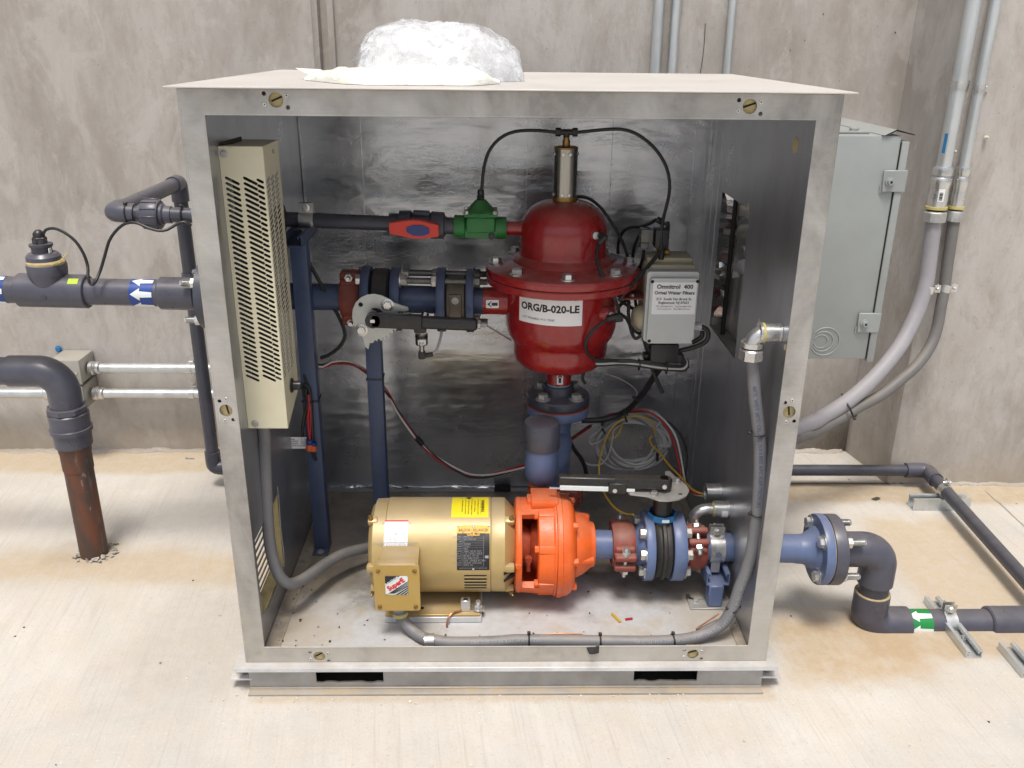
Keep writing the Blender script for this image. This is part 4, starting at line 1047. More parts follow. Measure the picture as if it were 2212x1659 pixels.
bolt(pc2, ck + V(0, 0, .032) + sdv * .0014, sdv, .0075, .006, True, 'zinc', .006); bolt(pc2, ck + V(0, 0, .032) - sdv * .0014, -sdv, .0075, .006, True, 'zinc', .006)
ql = (1.2597, 0.9245, -0.078)
solo('dead_leaf', 'small dark curled leaf lying on the slab right of the cabinet', 'leaf', 'debris',
     lambda bm: [bm.faces.new([bm.verts.new(V(ql) + V(a * .012, b * .01, c * .01 + .002)) for a, b, c in t]) for t in (((-1.6, 0, .3), (-.2, -.6, 0), (.2, .5, .8)), ((-.2, -.6, 0), (1.4, .2, .5), (.2, .5, .8)), ((.2, .5, .8), (1.4, .2, .5), (.9, 1.2, 0)))])

# ================================================================== HEATER ON THE LEFT WALL
hx0, hx1, hy0, hy1, hz0, hz1 = -.5722, -.4860, .0867, .2150, .5600, 1.1615
he = thing('wall_heater', 'cream metal heater with rows of slanted slots on the cabinet\'s left wall', 'heater', (hx0, (hy0 + hy1) / 2, hz0))
t_ = .0012
def slots_on(w, side):
    hs_ = []
    zs = [hz0 + .118 + k * .0107 for k in range(40)]
    sl = R(-27)
    cols = ((.021, .0315), (.0565, .0315)) if not side else ()
    for z in zs:
        for cx_, L in cols: hs_.append(slot(cx_, z - hz0, L, .0058, sl))
        if not side: pass
    if not side:
        for z in zs: hs_.append(slot(w - .0105, z - hz0, .016, .0056, sl))
    else:
        for k, z in enumerate(zs):
            for cx_ in (.021, .056, .091): hs_.append(slot(cx_, z - hz0, .0325, .0068, R(14)))
    return hs_
w1, w2 = hx1 - hx0, hy1 - hy0
hh = hz1 - hz0
fr_ = part('front_panel', he, 'cream', plate([(0, 0), (w1, 0), (w1, hh), (0, hh)], slots_on(w1, 0), t_, (hx0, hy0, hz0), (1, 0, 0), (0, 0, 1)))
part('side_panel', he, 'cream', plate([(.0008, 0), (w2 - .001, .045), (w2 - .001, hh), (.0008, hh)], slots_on(w2, 1), t_, (hx1, hy0, hz0), (0, 1, 0), (0, 0, 1)))
part('top_panel', he, 'cream', box((hx0 + .0005, hy0 + .001, hz1 - .0012), (hx1 - .001, hy1, hz1 + .0002)))
part('bottom_panel', he, 'cream', lambda bm: (lambda v: [bm.faces.new(v)])([bm.verts.new(c) for c in ((hx0, hy0 + .001, hz0 + .0005), (hx1 - .001, hy0 + .001, hz0 + .0005), (hx1 - .001, hy1, hz0 + .045), (hx0, hy1, hz0 + .045))]))
part('heating_element', he, 'dark', *[box((hx0 + .012, hy0 + .028 + .028 * k, hz0 + .10), (hx1 - .028, hy0 + .042 + .028 * k, hz1 - .04)) for k in range(3)])
for a, b in ((.010, hh - .014), (.016, .012)): bolt(he, (hx0 + a, hy0 - .0006, hz0 + b), (0, -1, 0), .0058, .003, True, 'zincdull')
for a, b in ((.075, hh - .018), (.11, .056)): bolt(he, (hx1 + .0006, hy0 + a, hz0 + b), (1, 0, 0), .0048, .003, False, 'zincdull')
part('mounting_tab', he, 'debris', obox((hx0 + .012, hy0 + .03, hz1 + .004), (.5, .85, .12), (-.85, .5, 0), (0, 0, 1), (.07, .004, .009)))
kn = part('thermostat_knob', he, 'black', lathe((hx1 + .0008, hy0 + .060, hz0 + .078), (1, 0, 0), [(0, .0165), (.003, .0165), (.0045, .013), (.006, .0105), (.022, .0095), (.023, .0)], 20))
part('paper_shred', he, 'foam', plate([(0, 0), (.007, .012), (.009, .052), (.003, .060), (-.004, .03)], [], .0006, (hx0 + .004, .045, .985), (.3, -1, 0), (0, 0, 1)))

# ================================================================== MOTOR
MY, MZ, MR = .25, .166, .1185
xm0, xs1_, xs2_, xc_, xm1 = -0.3393, -0.2952, -0.04, -0.0066, 0.022
mo = thing('electric_motor', 'gold painted electric motor lying on the cabinet floor', 'motor', ((xm0 + xm1) / 2, MY, ZF))
ax0 = (0, MY, MZ); X1 = (1, 0, 0); FR = (0, -1, 0)
# angle convention of lathe about +x: 0 up, 90 front
part('frame', mo, 'gold', lathe((xs1_, MY, MZ), X1, [(0, MR - .004), (0, MR - .001), (.001, MR), (xs2_ - xs1_ - .001, MR), (xs2_ - xs1_, MR - .001), (xs2_ - xs1_, MR - .004)], 64))
part('rear_bell', mo, 'gold', lathe((xs1_ - .0008, MY, MZ), (-1, 0, 0), [(0, MR - .002), (.03, MR - .0035), (xs1_ - xm0 - .014, MR - .009), (xs1_ - xm0 - .004, MR - .020), (xs1_ - xm0, MR - .036), (xs1_ - xm0, 0)], 56))
part('front_bell', mo, 'gold', lathe((xs2_ + .0008, MY, MZ), X1, [(0, MR - .002), (.004, MR - .0005), (xc_ - xs2_, MR - .0005), (xm1 - xs2_ - .002, MR - .030), (xm1 - xs2_, MR - .034), (xm1 - xs2_, 0)], 56))
def onmotor(c, r=MR): return cylfn((0, MY, MZ), X1, r, 0, 0, FR)
for a in (62, 0, -52):       # through-bolt bosses with studs on both bells
    for xx, s in ((xm0 + .012, -1), (xc_ + .012, 1)):
        rr = MR - .014; q = V(xx, MY - rr * math.cos(R(a)), MZ + rr * math.sin(R(a)))
        n_ = V(0, -math.cos(R(a)), math.sin(R(a)))
        part('bolt_boss', mo, 'gold', obox(q + n_ * .004, (1, 0, 0), n_, (0, math.sin(R(a)), math.cos(R(a))), (.026, .02, .020), .005, 2))
        if a: bolt(mo, q + n_ * .013 + V(s * .004, 0, 0), n_ * .8 + V(s * .3, 0, .3), .0065, .007, False, 'brass', .007)
# vent slots, cut dark into the skin
def ventslot(xa, xb, ang, w):
    return patch((0, MY, 0), X1, MR + .0002, xa, xb, ang - w, ang + w, FR, .0004, 2)
va, vb = (-0.1043, -8.24), (-0.05, -8.3)
v2 = [-8.26, -13.75, -19.44, -24.9, -31.73]
for k, a in enumerate(v2):
    o_ = part('vent_slot', mo, 'dark', ventslot(va[0], vb[0], a, .95)); o_.location.z += MZ
    o_ = part('vent_lip', mo, 'gold', patch((0, MY, 0), X1, MR, va[0], vb[0], a - 2.6, a - 1.3, FR, .0022, 2)); o_.location.z += MZ
for k, b in enumerate((985, 1060)):
    qa_ = [(0.0031, -3.9), (0.0033, -14.86)][k]
    n_ = V(0, -math.cos(R(qa_[1])), math.sin(R(qa_[1])))
    part('vent_slot', mo, 'dark', obox(V(qa_[0] + .006, MY, MZ) + n_ * (MR - .013), (1, 0, 0) if False else V(1, 0, 0) - n_ * .62 + V(0, 0, .16), n_, V(0, 0, 1), (.042, .010, .0075)))
# warning label, wiring label, nameplate
def label_on_motor(nm, m, c0, c1, lines=(), **k):
    x0, a0 = c0; x1, a1 = c1
    o_ = part(nm, mo, m, patch((0, MY, 0), X1, MR, x0, x1, a0, a1, FR, .0004, 10)); o_.location.z += MZ
    fn = cylfn((0, MY, MZ), X1, MR, (x0 + x1) / 2, (a0 + a1) / 2, FR, .0009)
    return o_, fn, x1 - x0, abs(a1 - a0) * math.pi / 180 * MR
o_, fn, w_, h_ = label_on_motor('warning_label', 'yellow', (-0.1372, 108.95), (-0.046, 63.72))
part('lettering', o_, 'ink', text('WARNING', .0105, fn, bold=.03, ang=R(-90), ox=w_ * .34, oy=-h_ * .06),
     *[text(s, .0052, fn, ang=R(-90), ox=w_ * (.22 - .085 * k), oy=-h_ * .06) for k, s in enumerate(('Guard moving parts. Can catch', 'hands, hair or clothing.', 'Wear close fit equipment, keep', 'all body parts clear of moving', 'parts. Do not start or service', 'motor without training.'))],
     rect2(w_ * .285, -h_ * .42, w_ * .29, h_ * .26, fn, 4),
     poly2([(-w_ * .16, h_ * .42), (-w_ * .02, h_ * .49), (w_ * .05, h_ * .40), (-w_ * .05, h_ * .30)], fn), poly2([(-w_ * .26, h_ * .38), (-w_ * .22, h_ * .42), (-w_ * .2, h_ * .36)], fn))
o_, fn, w_, h_ = label_on_motor('wiring_label', 'paper', (-0.2975, 28.17), (-0.2401, 60.0))
part('red_heading', o_, 'inkred', rect2(-w_ / 2, h_ * .445, w_ / 2, h_ * .5, fn, 1))
part('lettering', o_, 'inkgrey', *[text(s, .0055, fn, ox=a * w_, oy=b * h_) for s, a, b in (('THREE PHASE CONNECTION', 0, .38), ('DIAGRAM', 0, .31), ('LOW VOLTS', -.24, -.04), ('HIGH VOLTS', .24, -.04), ('L1  L2  L3', -.24, -.12), ('L1  L2  L3', .24, -.12), ('T1  T2  T3', -.24, -.19), ('T1  T2  T3', .24, -.19), ('T7  T8  T9', -.24, -.26), ('T4  T5  T6', .24, -.26), ('TO CHANGE ROTATION SWAP TWO LEADS', 0, -.37), ('CHECK ROTATION BEFORE START', 0, -.44))],
     rect2(-.0004, -h_ * .32, .0004, h_ * .04, fn, 3), rect2(-w_ * .46, -h_ * .335, w_ * .46, -h_ * .328, fn, 1))
c0, c1 = (-0.1215, -0.23), (-0.0427, 52.26)
o_, fn, w_, h_ = label_on_motor('nameplate', 'plateblack', c0, c1)
fa = lambda a, b: fn(a, b)
part('amber_header', o_, 'amber', rect2(-w_ * .5, h_ * .335, w_ * .5, h_ * .47, fn, 3), poly2([(-w_ * .5, h_ * .47), (w_ * .5, h_ * .47), (w_ * .30, h_ * .52), (-w_ * .30, h_ * .52)], fn), poly2([(-w_ * .22, h_ * .335), (w_ * .22, h_ * .335), (w_ * .18, h_ * .285), (-w_ * .18, h_ * .285)], fn))
fn2 = cylfn((0, MY, MZ), X1, MR, (c0[0] + c1[0]) / 2, (c0[1] + c1[1]) / 2, FR, .0014)
part('lettering', o_, 'ink', text('BALDOR • RELIANCER', .0100, fn2, oy=h_ * .405, sx=.72, bold=.01), text('SuperE Motor', .0095, fn2, oy=h_ * .325, bold=.01))
rows = [('CAT. NO.', 'JMM3613T'), ('SPEC.', '36G142W142'), ('HP', '5'), ('VOLTS', '230/460'), ('AMPS', '12.2/6.1'), ('R.P.M.', '3450'), ('FRAME', '184JM  HZ 60  PH 3'), ('SER. F.', '1.15  CODE J  DES B'), ('NEMA-NOM', 'EFF 89.5   P.F. 90'), ('RATING', '40C AMB-CONT'), ('CC', '010A   USABLE AT 208V'), ('BEARINGS', 'DE 6207  ODE 6206'), ('ENCL', 'OPEN  SN'), ]
ops = []
for k, (a_, b_) in enumerate(rows):
    yy = h_ * (.255 - .052 * k)
    ops += [text(a_, .0048, fn2, 'RIGHT', ox=-w_ * .36, oy=yy), text(b_, .0052, fn2, 'LEFT', ox=-w_ * .30, oy=yy), rect2(-w_ * .34, yy - h_ * .027, w_ * .32, yy - h_ * .0245, fn2, 1)]
ops += [rect2(-w_ * .345, -h_ * .40, -w_ * .339, h_ * .28, fn2, 8), rect2(w_ * .315, -h_ * .40, w_ * .321, h_ * .28, fn2, 8), rect2(w_ * .36, -h_ * .21, w_ * .47, -h_ * .15, fn2, 2), text('BALDOR ELECTRIC FT. SMITH, AR', .0044, fn2, oy=-h_ * .445)]
part('lettering', o_, 'inkgrey', *ops)
for b in (.49, -.47):
    q = fn(0, b * h_); part('rivet', o_, 'zinc', lathe(q, q - V(q.x, MY, MZ), [(-.001, .003), (.001, .003), (.002, .0015), (.002, 0)], 10))
# terminal box
yb_ = .052
T0, T1 = (-0.3106, 0.052, 0.1062), (-0.2045, 0.052, 0.2289)
tb = part('terminal_box', mo, 'goldbox', lambda bm: (lambda A, B: [bm.faces.new(f) for f in ((A[0], A[1], B[1], B[0]), (A[1], A[2], B[2], B[1]), (A[2], A[3], B[3], B[2]), (A[3], A[0], B[0], B[3]), (A[0], A[3], A[2], A[1]), (B[0], B[1], B[2], B[3]))])(
    [bm.verts.new(c) for c in ((T0[0] + .004, yb_ + .006, T0[2] + .003), (T1[0] - .004, yb_ + .006, T0[2] + .003), (T1[0] - .004, yb_ + .006, T1[2] - .004), (T0[0] + .004, yb_ + .006, T1[2] - .004))],
    [bm.verts.new(c) for c in ((T0[0] + .014, .19, T0[2] + .03), (T1[0] - .006, .19, T0[2] + .03), (T1[0] - .006, .140, T1[2] - .001), (T0[0] + .016, .140, T1[2] - .001))]),
    box((T0[0] + .006, yb_ + .007, T1[2] - .02), (T1[0] - .006, yb_ + .045, T1[2] - .001), .006, 3))
cv = part('box_cover', mo, 'goldbox', plate(rrect(T0[0], T0[2], T1[0], T1[2], .006), [], .006, (0, yb_ + .003, 0), (1, 0, 0), (0, 0, 1)))
for a in (T0[0] + .011, T1[0] - .011):
    for b in (T0[2] + .011, T1[2] - .014):
        s_ = part('screw', cv, 'brass', lathe((a, yb_ - .0002, b), (0, -1, 0), [(0, .0056), (.0018, .0052), (.0026, .0035), (.0026, 0)], 12))
        part('screw_slot', cv, 'dark', obox((a, yb_ - .0029, b), (1, 0, random.uniform(-1, 1)), (0, 1, 0), (-random.uniform(-.2, .2), 0, 1), (.0085, .0006, .0013)))
L0, L1 = (-0.2844, 0.052, 0.1511), (-0.2318, 0.052, 0.2022)
fnp = planefn(((L0[0] + L1[0]) / 2, yb_, (L0[2] + L1[2]) / 2), (1, 0, 0), (0, 0, 1), .0006)
lw, lh = L1[0] - L0[0], L1[2] - L0[2]
st = part('brand_sticker', cv, 'bandwhite', poly2(rrect(-lw / 2, -lh / 2, lw / 2, lh / 2, .004), fnp))
fnq = planefn(((L0[0] + L1[0]) / 2, yb_, (L0[2] + L1[2]) / 2), (1, 0, 0), (0, 0, 1), .0010)
fnr = planefn(((L0[0] + L1[0]) / 2, yb_, (L0[2] + L1[2]) / 2), (1, 0, 0), (0, 0, 1), .0014)
bars = [poly2([(-lw * .5, lh * .02), (lw * .16, lh * .5), (-lw * .46, lh * .5), (-lw * .5, lh * .46)], fnq), poly2([(lw * .5, -lh * .02), (lw * .5, -lh * .46), (lw * .46, -lh * .5), (-lw * .12, -lh * .5)], fnq)]
for k in range(4):
    d = .035 + .07 * k
    bars.append(poly2([(lw * .5, lh * (.24 - d)), (lw * .5, lh * (.205 - d)), (-lw * (.34 - d * .9), lh * (-.44)), (-lw * (.40 - d * .9), lh * (-.44))], fnq))
part('black_print', st, 'ink', *bars, text('PREMIUM EFFICIENT INDUSTRIAL MOTOR', .0036, fnr, ang=R(36), ox=lw * .03, oy=-lh * .15))
part('red_print', st, 'inkred', text('SuperE', .0175, fnr, ang=R(36), ox=-lw * .03, oy=lh * .05, bold=.045, sx=.92))
part('white_print', st, 'bandwhite', text('BALDOR', .0085, fnr, ang=R(36), ox=-lw * .20, oy=lh * .24, bold=.02, sx=1.15),
     *[poly2([(lw * .5, -lh * (.06 + .11 * k)), (lw * .5, -lh * (.09 + .11 * k)), (-lw * (.06 - .17 * k), -lh * .5), (-lw * (.10 - .17 * k), -lh * .5)], fnr) for k in range(4)])
# foot
fx0, fx1 = -0.2995, -0.0654
part('foot', mo, 'goldbox', box((fx0, .128, .0345), (fx1, .375, .0395), .0015, 1))
part('saddle', mo, 'gold', lambda bm: (lambda A: [bm.faces.new(f) for f in ((A[0], A[1], A[3], A[2]), (A[4], A[5], A[7], A[6]), (A[0], A[2], A[6], A[4]), (A[1], A[5], A[7], A[3]))])([bm.verts.new((x, y, z)) for x in (fx0 + .004, fx1 - .004) for (y, z) in ((.176, .040), (.19, .082), (.325, .040), (.31, .082))]))
part('mounting_plate', mo, 'plate', box((fx0, .124, ZF + .0006), (fx1 + .003, .38, .0340), .0015, 1))
q = (-0.2149, 0.15, 0.0336)
part('foot_hole', mo, 'dark', plate([(.010 * math.cos(t * .524), .006 * math.sin(t * .524)) for t in range(12)], [], .0006, (q[0], .155, .0400), (1, 0, 0), (0, 1, 0)))
qg = (-0.1021, 0.145, 0.0469)
lug = part('ground_lug', mo, 'zinc', box((qg[0] - .012, .140, .0397), (qg[0] + .012, .158, .0700), .0015, 1), box((qg[0] - .012, .141, .0397), (qg[0] + .046, .157, .0430)))
part('lug_screw', lug, 'dark', lathe((qg[0], .149, .0701), (0, 0, 1), [(0, .006), (.0008, .0055), (.0008, 0)], 12))
bolt(mo, (qg[0] + .031, .149, .043), (0, 0, 1), .011, .010, True, 'zinc', .010, sr=.0075)
gw = [(-0.1129, 0.14, 0.0417), (-0.1252, 0.132, 0.045), (-0.1374, 0.124, 0.0445), (-0.1445, 0.116, 0.0354), (-0.1475, 0.109, 0.0205), (-0.1454, 0.104, 0.0042)]
part('ground_wire', mo, 'copper', tube(gw[:5] + [V(gw[5][0], gw[5][1], ZF + .003)], .0024, 6, .008))

# ================================================================== PUMP
px0 = xm1 - .003
pu = thing('water_pump', 'orange cast pump bolted to the front of the gold motor', 'pump', (px0 + .1, MY, MZ - .13))
pr1, pr2, pr3, pr4 = 0.0793, 0.1212, 0.1636, 0.2214
PZ = MZ - .001
part('adapter_ring', pu, 'orange', lathe((px0, MY, PZ), X1, [(0, .085), (0, .108), (.003, .117), (.008, .120), (.014, .120), (.017, .118), (.017, .09), (0, .085)], 56, cap=False))
# cage: solid over the back and top, window at the front
for a0, a1, nm in ((-40, 22, 'cage_top'), (120, 205, 'cage_bottom'), (225, 305, 'cage_back')):
    part(nm, pu, 'orange', lathe((px0 + .014, MY, PZ), X1, [(0, .103), (0, .119), (pr1 - px0 - .010, .122), (pr1 - px0 - .010, .103), (0, .103)], 56, a0, a1))
part('bearing_hub', pu, 'orangedark', lathe((px0 + .004, MY, PZ), X1, [(0, .050), (.02, .050), (.035, .042), (pr1 - px0 - .02, .055), (pr1 - px0 + .01, .085)], 40), hexp((px0 + .035, MY - .045, PZ - .012), (0, -1, 0), .010, .014), cyl((px0 + .035, MY - .056, PZ - .020), (px0 + .035, MY - .056, PZ - .042), .006, 10))
part('casing_rear', pu, 'orange', lathe((pr1 - .004, MY, PZ), X1, [(0, .05), (0, .118), (.003, .122), (pr2 - pr1 - .004, .124), (pr2 - pr1, .128), (pr2 - pr1 + .004, .128), (pr2 - pr1 + .004, .05)], 60))
part('casing_front', pu, 'orange', lathe((pr2 + .001, MY, PZ), X1, [(0, .06), (0, .131), (.004, .1325), (.012, .1325), (.014, .130), (pr3 - pr2 - .016, .128), (pr3 - pr2 - .006, .122), (pr3 - pr2, .112), (pr3 - pr2 + .004, .10), (pr3 - pr2 + .008, .08), (pr3 - pr2 + .008, .03)], 60))
part('suction_nozzle', pu, 'orange', lathe((pr3, MY, PZ), X1, [(0, .085), (.012, .083), (.030, .074), (.045, .062), (.050, .058), (pr4 - pr3 - .004, .0575), (pr4 - pr3, .055), (pr4 - pr3, .03)], 48),
     obox((pr3 + (pr4 - pr3) * .45, MY - .055, PZ - .006), (1, .12, 0), (0, 1, 0), (0, 0, 1), ((pr4 - pr3) * .95, .045, .012), .003), obox((pr3 + (pr4 - pr3) * .4, MY + .02, PZ + .055), (1, 0, -.2), (0, 1, 0), (0, 0, 1), ((pr4 - pr3) * .8, .014, .05), .003))
part('top_lug', pu, 'orange', box((pr1 - .02, MY - .03, PZ + .117), (pr2 + .006, MY + .05, PZ + .136), .004), box((pr1 - .03, MY - .01, PZ + .100), (pr1 - .005, MY + .03, PZ + .130), .004))
part('discharge', pu, 'orange', elbow((pr1 + .028, .53, PZ - .03), (0, 1, 0), (0, 0, 1), .05, .042, leg0=.13, leg1=.006))
for a in (68, 25, -24, -62, 110, 150, 200, 240):
    n_ = V(0, -math.cos(R(a)), math.sin(R(a)))
    part('bolt_pad', pu, 'orange', obox(V(pr1 + .020, MY, PZ) + n_ * .118, (1, 0, 0), n_, V(0, math.sin(R(a)), math.cos(R(a))), (.046, .016, .020), .004))
    bolt(pu, V(pr1 - .003, MY, PZ) + n_ * .114, (-1, 0, 0), .009, .010, False, 'orange')
for a in (55, 8, -42, 120, 170, 215):
    n_ = V(0, -math.cos(R(a)), math.sin(R(a)))
    bolt(pu, V(pr3 - .003, MY, PZ) + n_ * .108, (1, 0, 0), .0098, .013, False, 'orange')
part('plug', pu, 'orange', hexp((px0 + .008, MY - .112, PZ + .010), (0, -1, 0), .008, .010))

# ================================================================== LOWER BLUE LINE INSIDE
def coupling(lab, xc, yc, zc, w, rpipe, ang, axis=(1, 0, 0), ro=1.60, group='grooved pipe couplings'):
    """Two-piece grooved coupling: two half rings, bolt lugs on opposite sides, through bolts."""
    u, v, ww = frame_of(axis); c = V(xc, yc, zc)
    t = thing('pipe_coupling', lab, 'pipe coupling', c - V(0, 0, rpipe * ro), group)
    for k in (0, 1):
        a0 = ang + 180 * k + 9; a1 = a0 + 162
        R1 = rpipe * ro
        part('housing_half', t, 'coupling', lathe(c - ww * (w / 2), axis, [(0, rpipe + .0012), (0, R1 * .90), (w * .16, R1 * .985), (w * .3, R1), (w * .7, R1), (w * .84, R1 * .985), (w, R1 * .90), (w, rpipe + .0012), (0, rpipe + .0012)], 40, a0, a1))
    for k in (0, 1):
        a = R(ang + 180 * k); d = u * math.cos(a) + v * math.sin(a); tg = u * -math.sin(a) + v * math.cos(a)
        for s in (-1, 1):
            part('bolt_lug', t, 'coupling', obox(c + d * (rpipe * (ro + .13)) + tg * s * (rpipe * .42), ww, d, tg, (w * .98, rpipe * .74, rpipe * .46), .006, 3), obox(c + d * (rpipe * (ro - .24)) + tg * s * (rpipe * .70), ww, d, tg, (w * .92, rpipe * .5, rpipe * .6), .007, 3))
        q = c + d * (rpipe * (ro + .17))
        part('stud', t, 'zinc', cyl(q - tg * rpipe * .95, q + tg * rpipe * .95, .0058, 12))
        for s in (-1, 1): bolt(t, q + tg * s * (rpipe * .655), tg * s, .0115, .011, False, 'zinc', .012, sr=.0062)
    return t
def xg(a, y=.19): return a
c1x = 0.29445; c1w = 0.05730000000000002
coupling('red oxide pipe coupling right beside the orange pump', c1x, YL, LZ(c1x), c1w * .98, rl, 100)
part_sp = thing('pipe_spool', 'short blue pipe stub between the orange pump and its coupling', 'pipe', (pr4, YL, LZ(pr4) - rl))
part('pipe', part_sp, 'blue', cyl(*xd(pr4 - .012, c1x, LZ, YL), rl, 32))
bv = thing('butterfly_valve', 'black butterfly valve between blue flanges with a horizontal black lever', 'valve', (.36, YL, LZ(.36) - .09))
f1a, f1b, f2a, f2b = 0.3448, 0.3669, 0.4133, 0.4452
zv = LZ((f1b + f2a) / 2)
part('body', bv, 'rubber', lathe((f1b + .0008, YL, zv), X1, [(0, .03), (0, .078), (.006, .0835), (.012, .080), ((f2a - f1b) * .35, .080), ((f2a - f1b) * .42, .086), ((f2a - f1b) * .58, .086), ((f2a - f1b) * .65, .080), (f2a - f1b - .012, .080), (f2a - f1b - .006, .0835), (f2a - f1b - .0015, .078), (f2a - f1b - .0015, .03)], 44))
for s, nm in ((0, 'left'), (1, 'right')):
    xa, xb = ((f1a, f1b), (f2a, f2b))[s]
    part('flange', bv, 'blue', lathe((xa, YL, zv), X1, [(0, .03), (0, .087), (.002, .0885), (xb - xa - .002, .0885), (xb - xa, .087), (xb - xa, .03)], 48))
    sgn = -1 if s == 0 else 1; xe = xa if s == 0 else xb
    part('flange_hub', bv, 'blue', lathe((xe, YL, zv), (sgn, 0, 0), [(-.001, .060), (.006, .056), (.016, .046), (.024, rl + .002), (.040, rl)], 36))
    for a in (45, 0, -45, 90, 135, 180, 225, -90) if s == 0 else (45, 0, -45, 90, 135, 180, 225, -90):
        if a in (0,): ra = .0700
        n_ = V(0, -math.cos(R(a + 12)), math.sin(R(a + 12)))
        if a in (90, -90): continue
        bolt(bv, V(xe + sgn * .0004, YL, zv) + n_ * .070, (sgn, 0, 0), .0135, .012, True, 'zinc' if s == 0 else 'zincdull')
part('stud', bv, 'zincdull', *[cyl((f1b - .002, YL - .074 * math.cos(R(a + 12)), zv + .074 * math.sin(R(a + 12))), (f2a + .002, YL - .074 * math.cos(R(a + 12)), zv + .074 * math.sin(R(a + 12))), .007, 10) for a in (135, 225)])
xst = (f1b + f2a) / 2
zpl = 0.3232
part('stem_neck', bv, 'black', lathe((xst, YL, zv + .074), (0, 0, 1), [(0, .034), (.012, .030), (.02, .024), (zpl - zv - .09, .024), (zpl - zv - .088, .036), (zpl - zv - .076, .037)], 28))
part('tag_ring', bv, 'tapelabel', lathe((xst, YL, zv + .083), (0, 0, 1), [(0, .034), (0, .0365), (.016, .0355), (.016, .033)], 8, cap=False))
part('tag_print', bv, 'bandwhite', box((xst - .006, YL - .0368, zv + .087), (xst + .012, YL - .0345, zv + .0945)))
# throttle plate (lies flat) with its pointer, and the lever handle
pl_out = [(0.2974, 0.2318), (0.3157, 0.2395), (0.3437, 0.2447), (0.3808, 0.2737), (0.4051, 0.3115), (0.4095, 0.3432), (0.4214, 0.345), (0.4291, 0.3171), (0.4401, 0.2952), (0.4493, 0.2658), (0.4504, 0.2371), (0.4384, 0.2115), (0.4154, 0.194), (0.3901, 0.1875), (0.3686, 0.189), (0.3558, 0.199), (0.3408, 0.2115), (0.3172, 0.2165), (0.3009, 0.2216)]
zpl2 = 0.3232
cxp = sum(a for a, b in pl_out) / len(pl_out); cyp = sum(b for a, b in pl_out) / len(pl_out)
hol = (0.4254, 0.2201, 0.3232)
part('notch_plate', bv, 'zincdull', plate(pl_out, [circ(hol[0], hol[1], .0055, 12)], .004, (0, 0, zpl2), (1, 0, 0), (0, 1, 0)))
part('plate_boss', bv, 'rubber', lathe((xst, YL, zpl2 - .003), (0, 0, -1), [(0, .052), (.006, .052), (.012, .036), (.012, 0)], 32))
for a, b in [(0.4284, 0.2871), (0.3604, 0.2191)]: bolt(bv, (a, b, zpl2 + .002), (0, 0, 1), .0085, .007, True, 'zinc')
hz_ = zpl2 + .0255
hA, hB, hC = (0.1251, 0.2531, 0.3532), (0.2737, 0.2506, 0.3532), (0.3896, 0.2376, 0.3532)
dH = (V(hC) - V(hA)); dH.z = 0; Lh = dH.length; dH.normalize(); nH = V(-dH.y, dH.x, 0)
hm = V(hA) * .5 + V(hC) * .5; hm.z = hz_
kB = (V(hB) - V(hA)).length / Lh
lev = part('lever', bv, 'blackmetal', obox(V(hA) + dH * (Lh * kB / 2) + V(0, 0, hz_ - 0.35319999999999996), dH, nH, (0, 0, 1), (Lh * kB, .026, .024), .007, 3), obox(V(hA) + dH * (Lh * (kB + .5 * (1 - kB))) + V(0, 0, hz_ - 0.35319999999999996 - .001), dH, nH, (0, 0, 1), (Lh * (1 - kB) + .02, .032, .026), .004, 2), lathe(V(hC) + V(0, 0, hz_ - 0.35319999999999996 - .0135), (0, 0, 1), [(0, .0165), (.022, .0165), (.0255, .014), (.0255, 0)], 20))
qf = V(hA) + V(0, 0, hz_ - 0.35319999999999996)
part('trigger', lev, 'bandwhite', obox(qf + dH * Lh * .27 - nH * .012 - V(0, 0, .017), dH, nH, (0, 0, 1), (Lh * .50, .006, .012), .001, 1), obox(qf + dH * Lh * .66 - nH * .013 - V(0, 0, .018), dH, nH, (0, 0, 1), (.03, .005, .009), .001, 1))
part('trigger_guard', lev, 'blackmetal', obox(qf + dH * Lh * .555 - nH * .016 - V(0, 0, .014), dH, nH, (0, 0, 1), (.045, .004, .028), .002, 1))
part('pin', lev, 'zinc', cyl(qf + dH * Lh * .53 - nH * .018 - V(0, 0, .018), qf + dH * Lh * .53 - nH * .0205 - V(0, 0, .018), .0055, 12))
part('spring_rod', lev, 'zinc', cyl(qf - dH * .020 - nH * .010 - V(0, 0, .020), qf + dH * .02 - nH * .010 - V(0, 0, .020), .003, 8))
bolt(lev, V(hC) + V(0, 0, hz_ - 0.35319999999999996) - nH * .0165 - V(0, 0, .004) - dH * .004, -nH, .0065, .004, False, 'zinc')
c2x = 0.47675; c2w = 0.05449999999999999
coupling('red oxide pipe coupling right of the black butterfly valve', c2x, YL, LZ(c2x), c2w * .98, rl, 38)
# stanchion under the blue pipe by the right wall
xk = 0.5332
su = thing('pipe_stand', 'short blue pipe stand with a strut head on the cabinet floor', 'pipe support', (xk - .03, .22, ZF))
zst = 0.0846
xp0, xp1 = 0.5108, 0.5474
ft_y = 0.1741
part('post', su, 'blue', box((xp0, ft_y + .006, ZF + .005), (xp1, ft_y + .046, zst), .003, 1))
part('foot_plate', su, 'zincdull', box((xp0 - .045, ft_y, ZF + .0006), (xp1 + .03, ft_y + .055, ZF + .0046), .001, 1))
bolt(su, (xp0 - .025, ft_y + .03, ZF + .0046), (0, 0, 1), .007, .005, True, 'zincdull')
zch = LZ(xk) - rl - .040
strut('', (xk, .255, 0), (0, 1, 0), .13, w=.058, h=.034, m='blue', zb=zch, name='strut_head', parent=su)
part('web', su, 'blue', box((xp0 + .002, ft_y + .008, zst - .003), (xp1 - .002, ft_y + .044, zch + .001)))
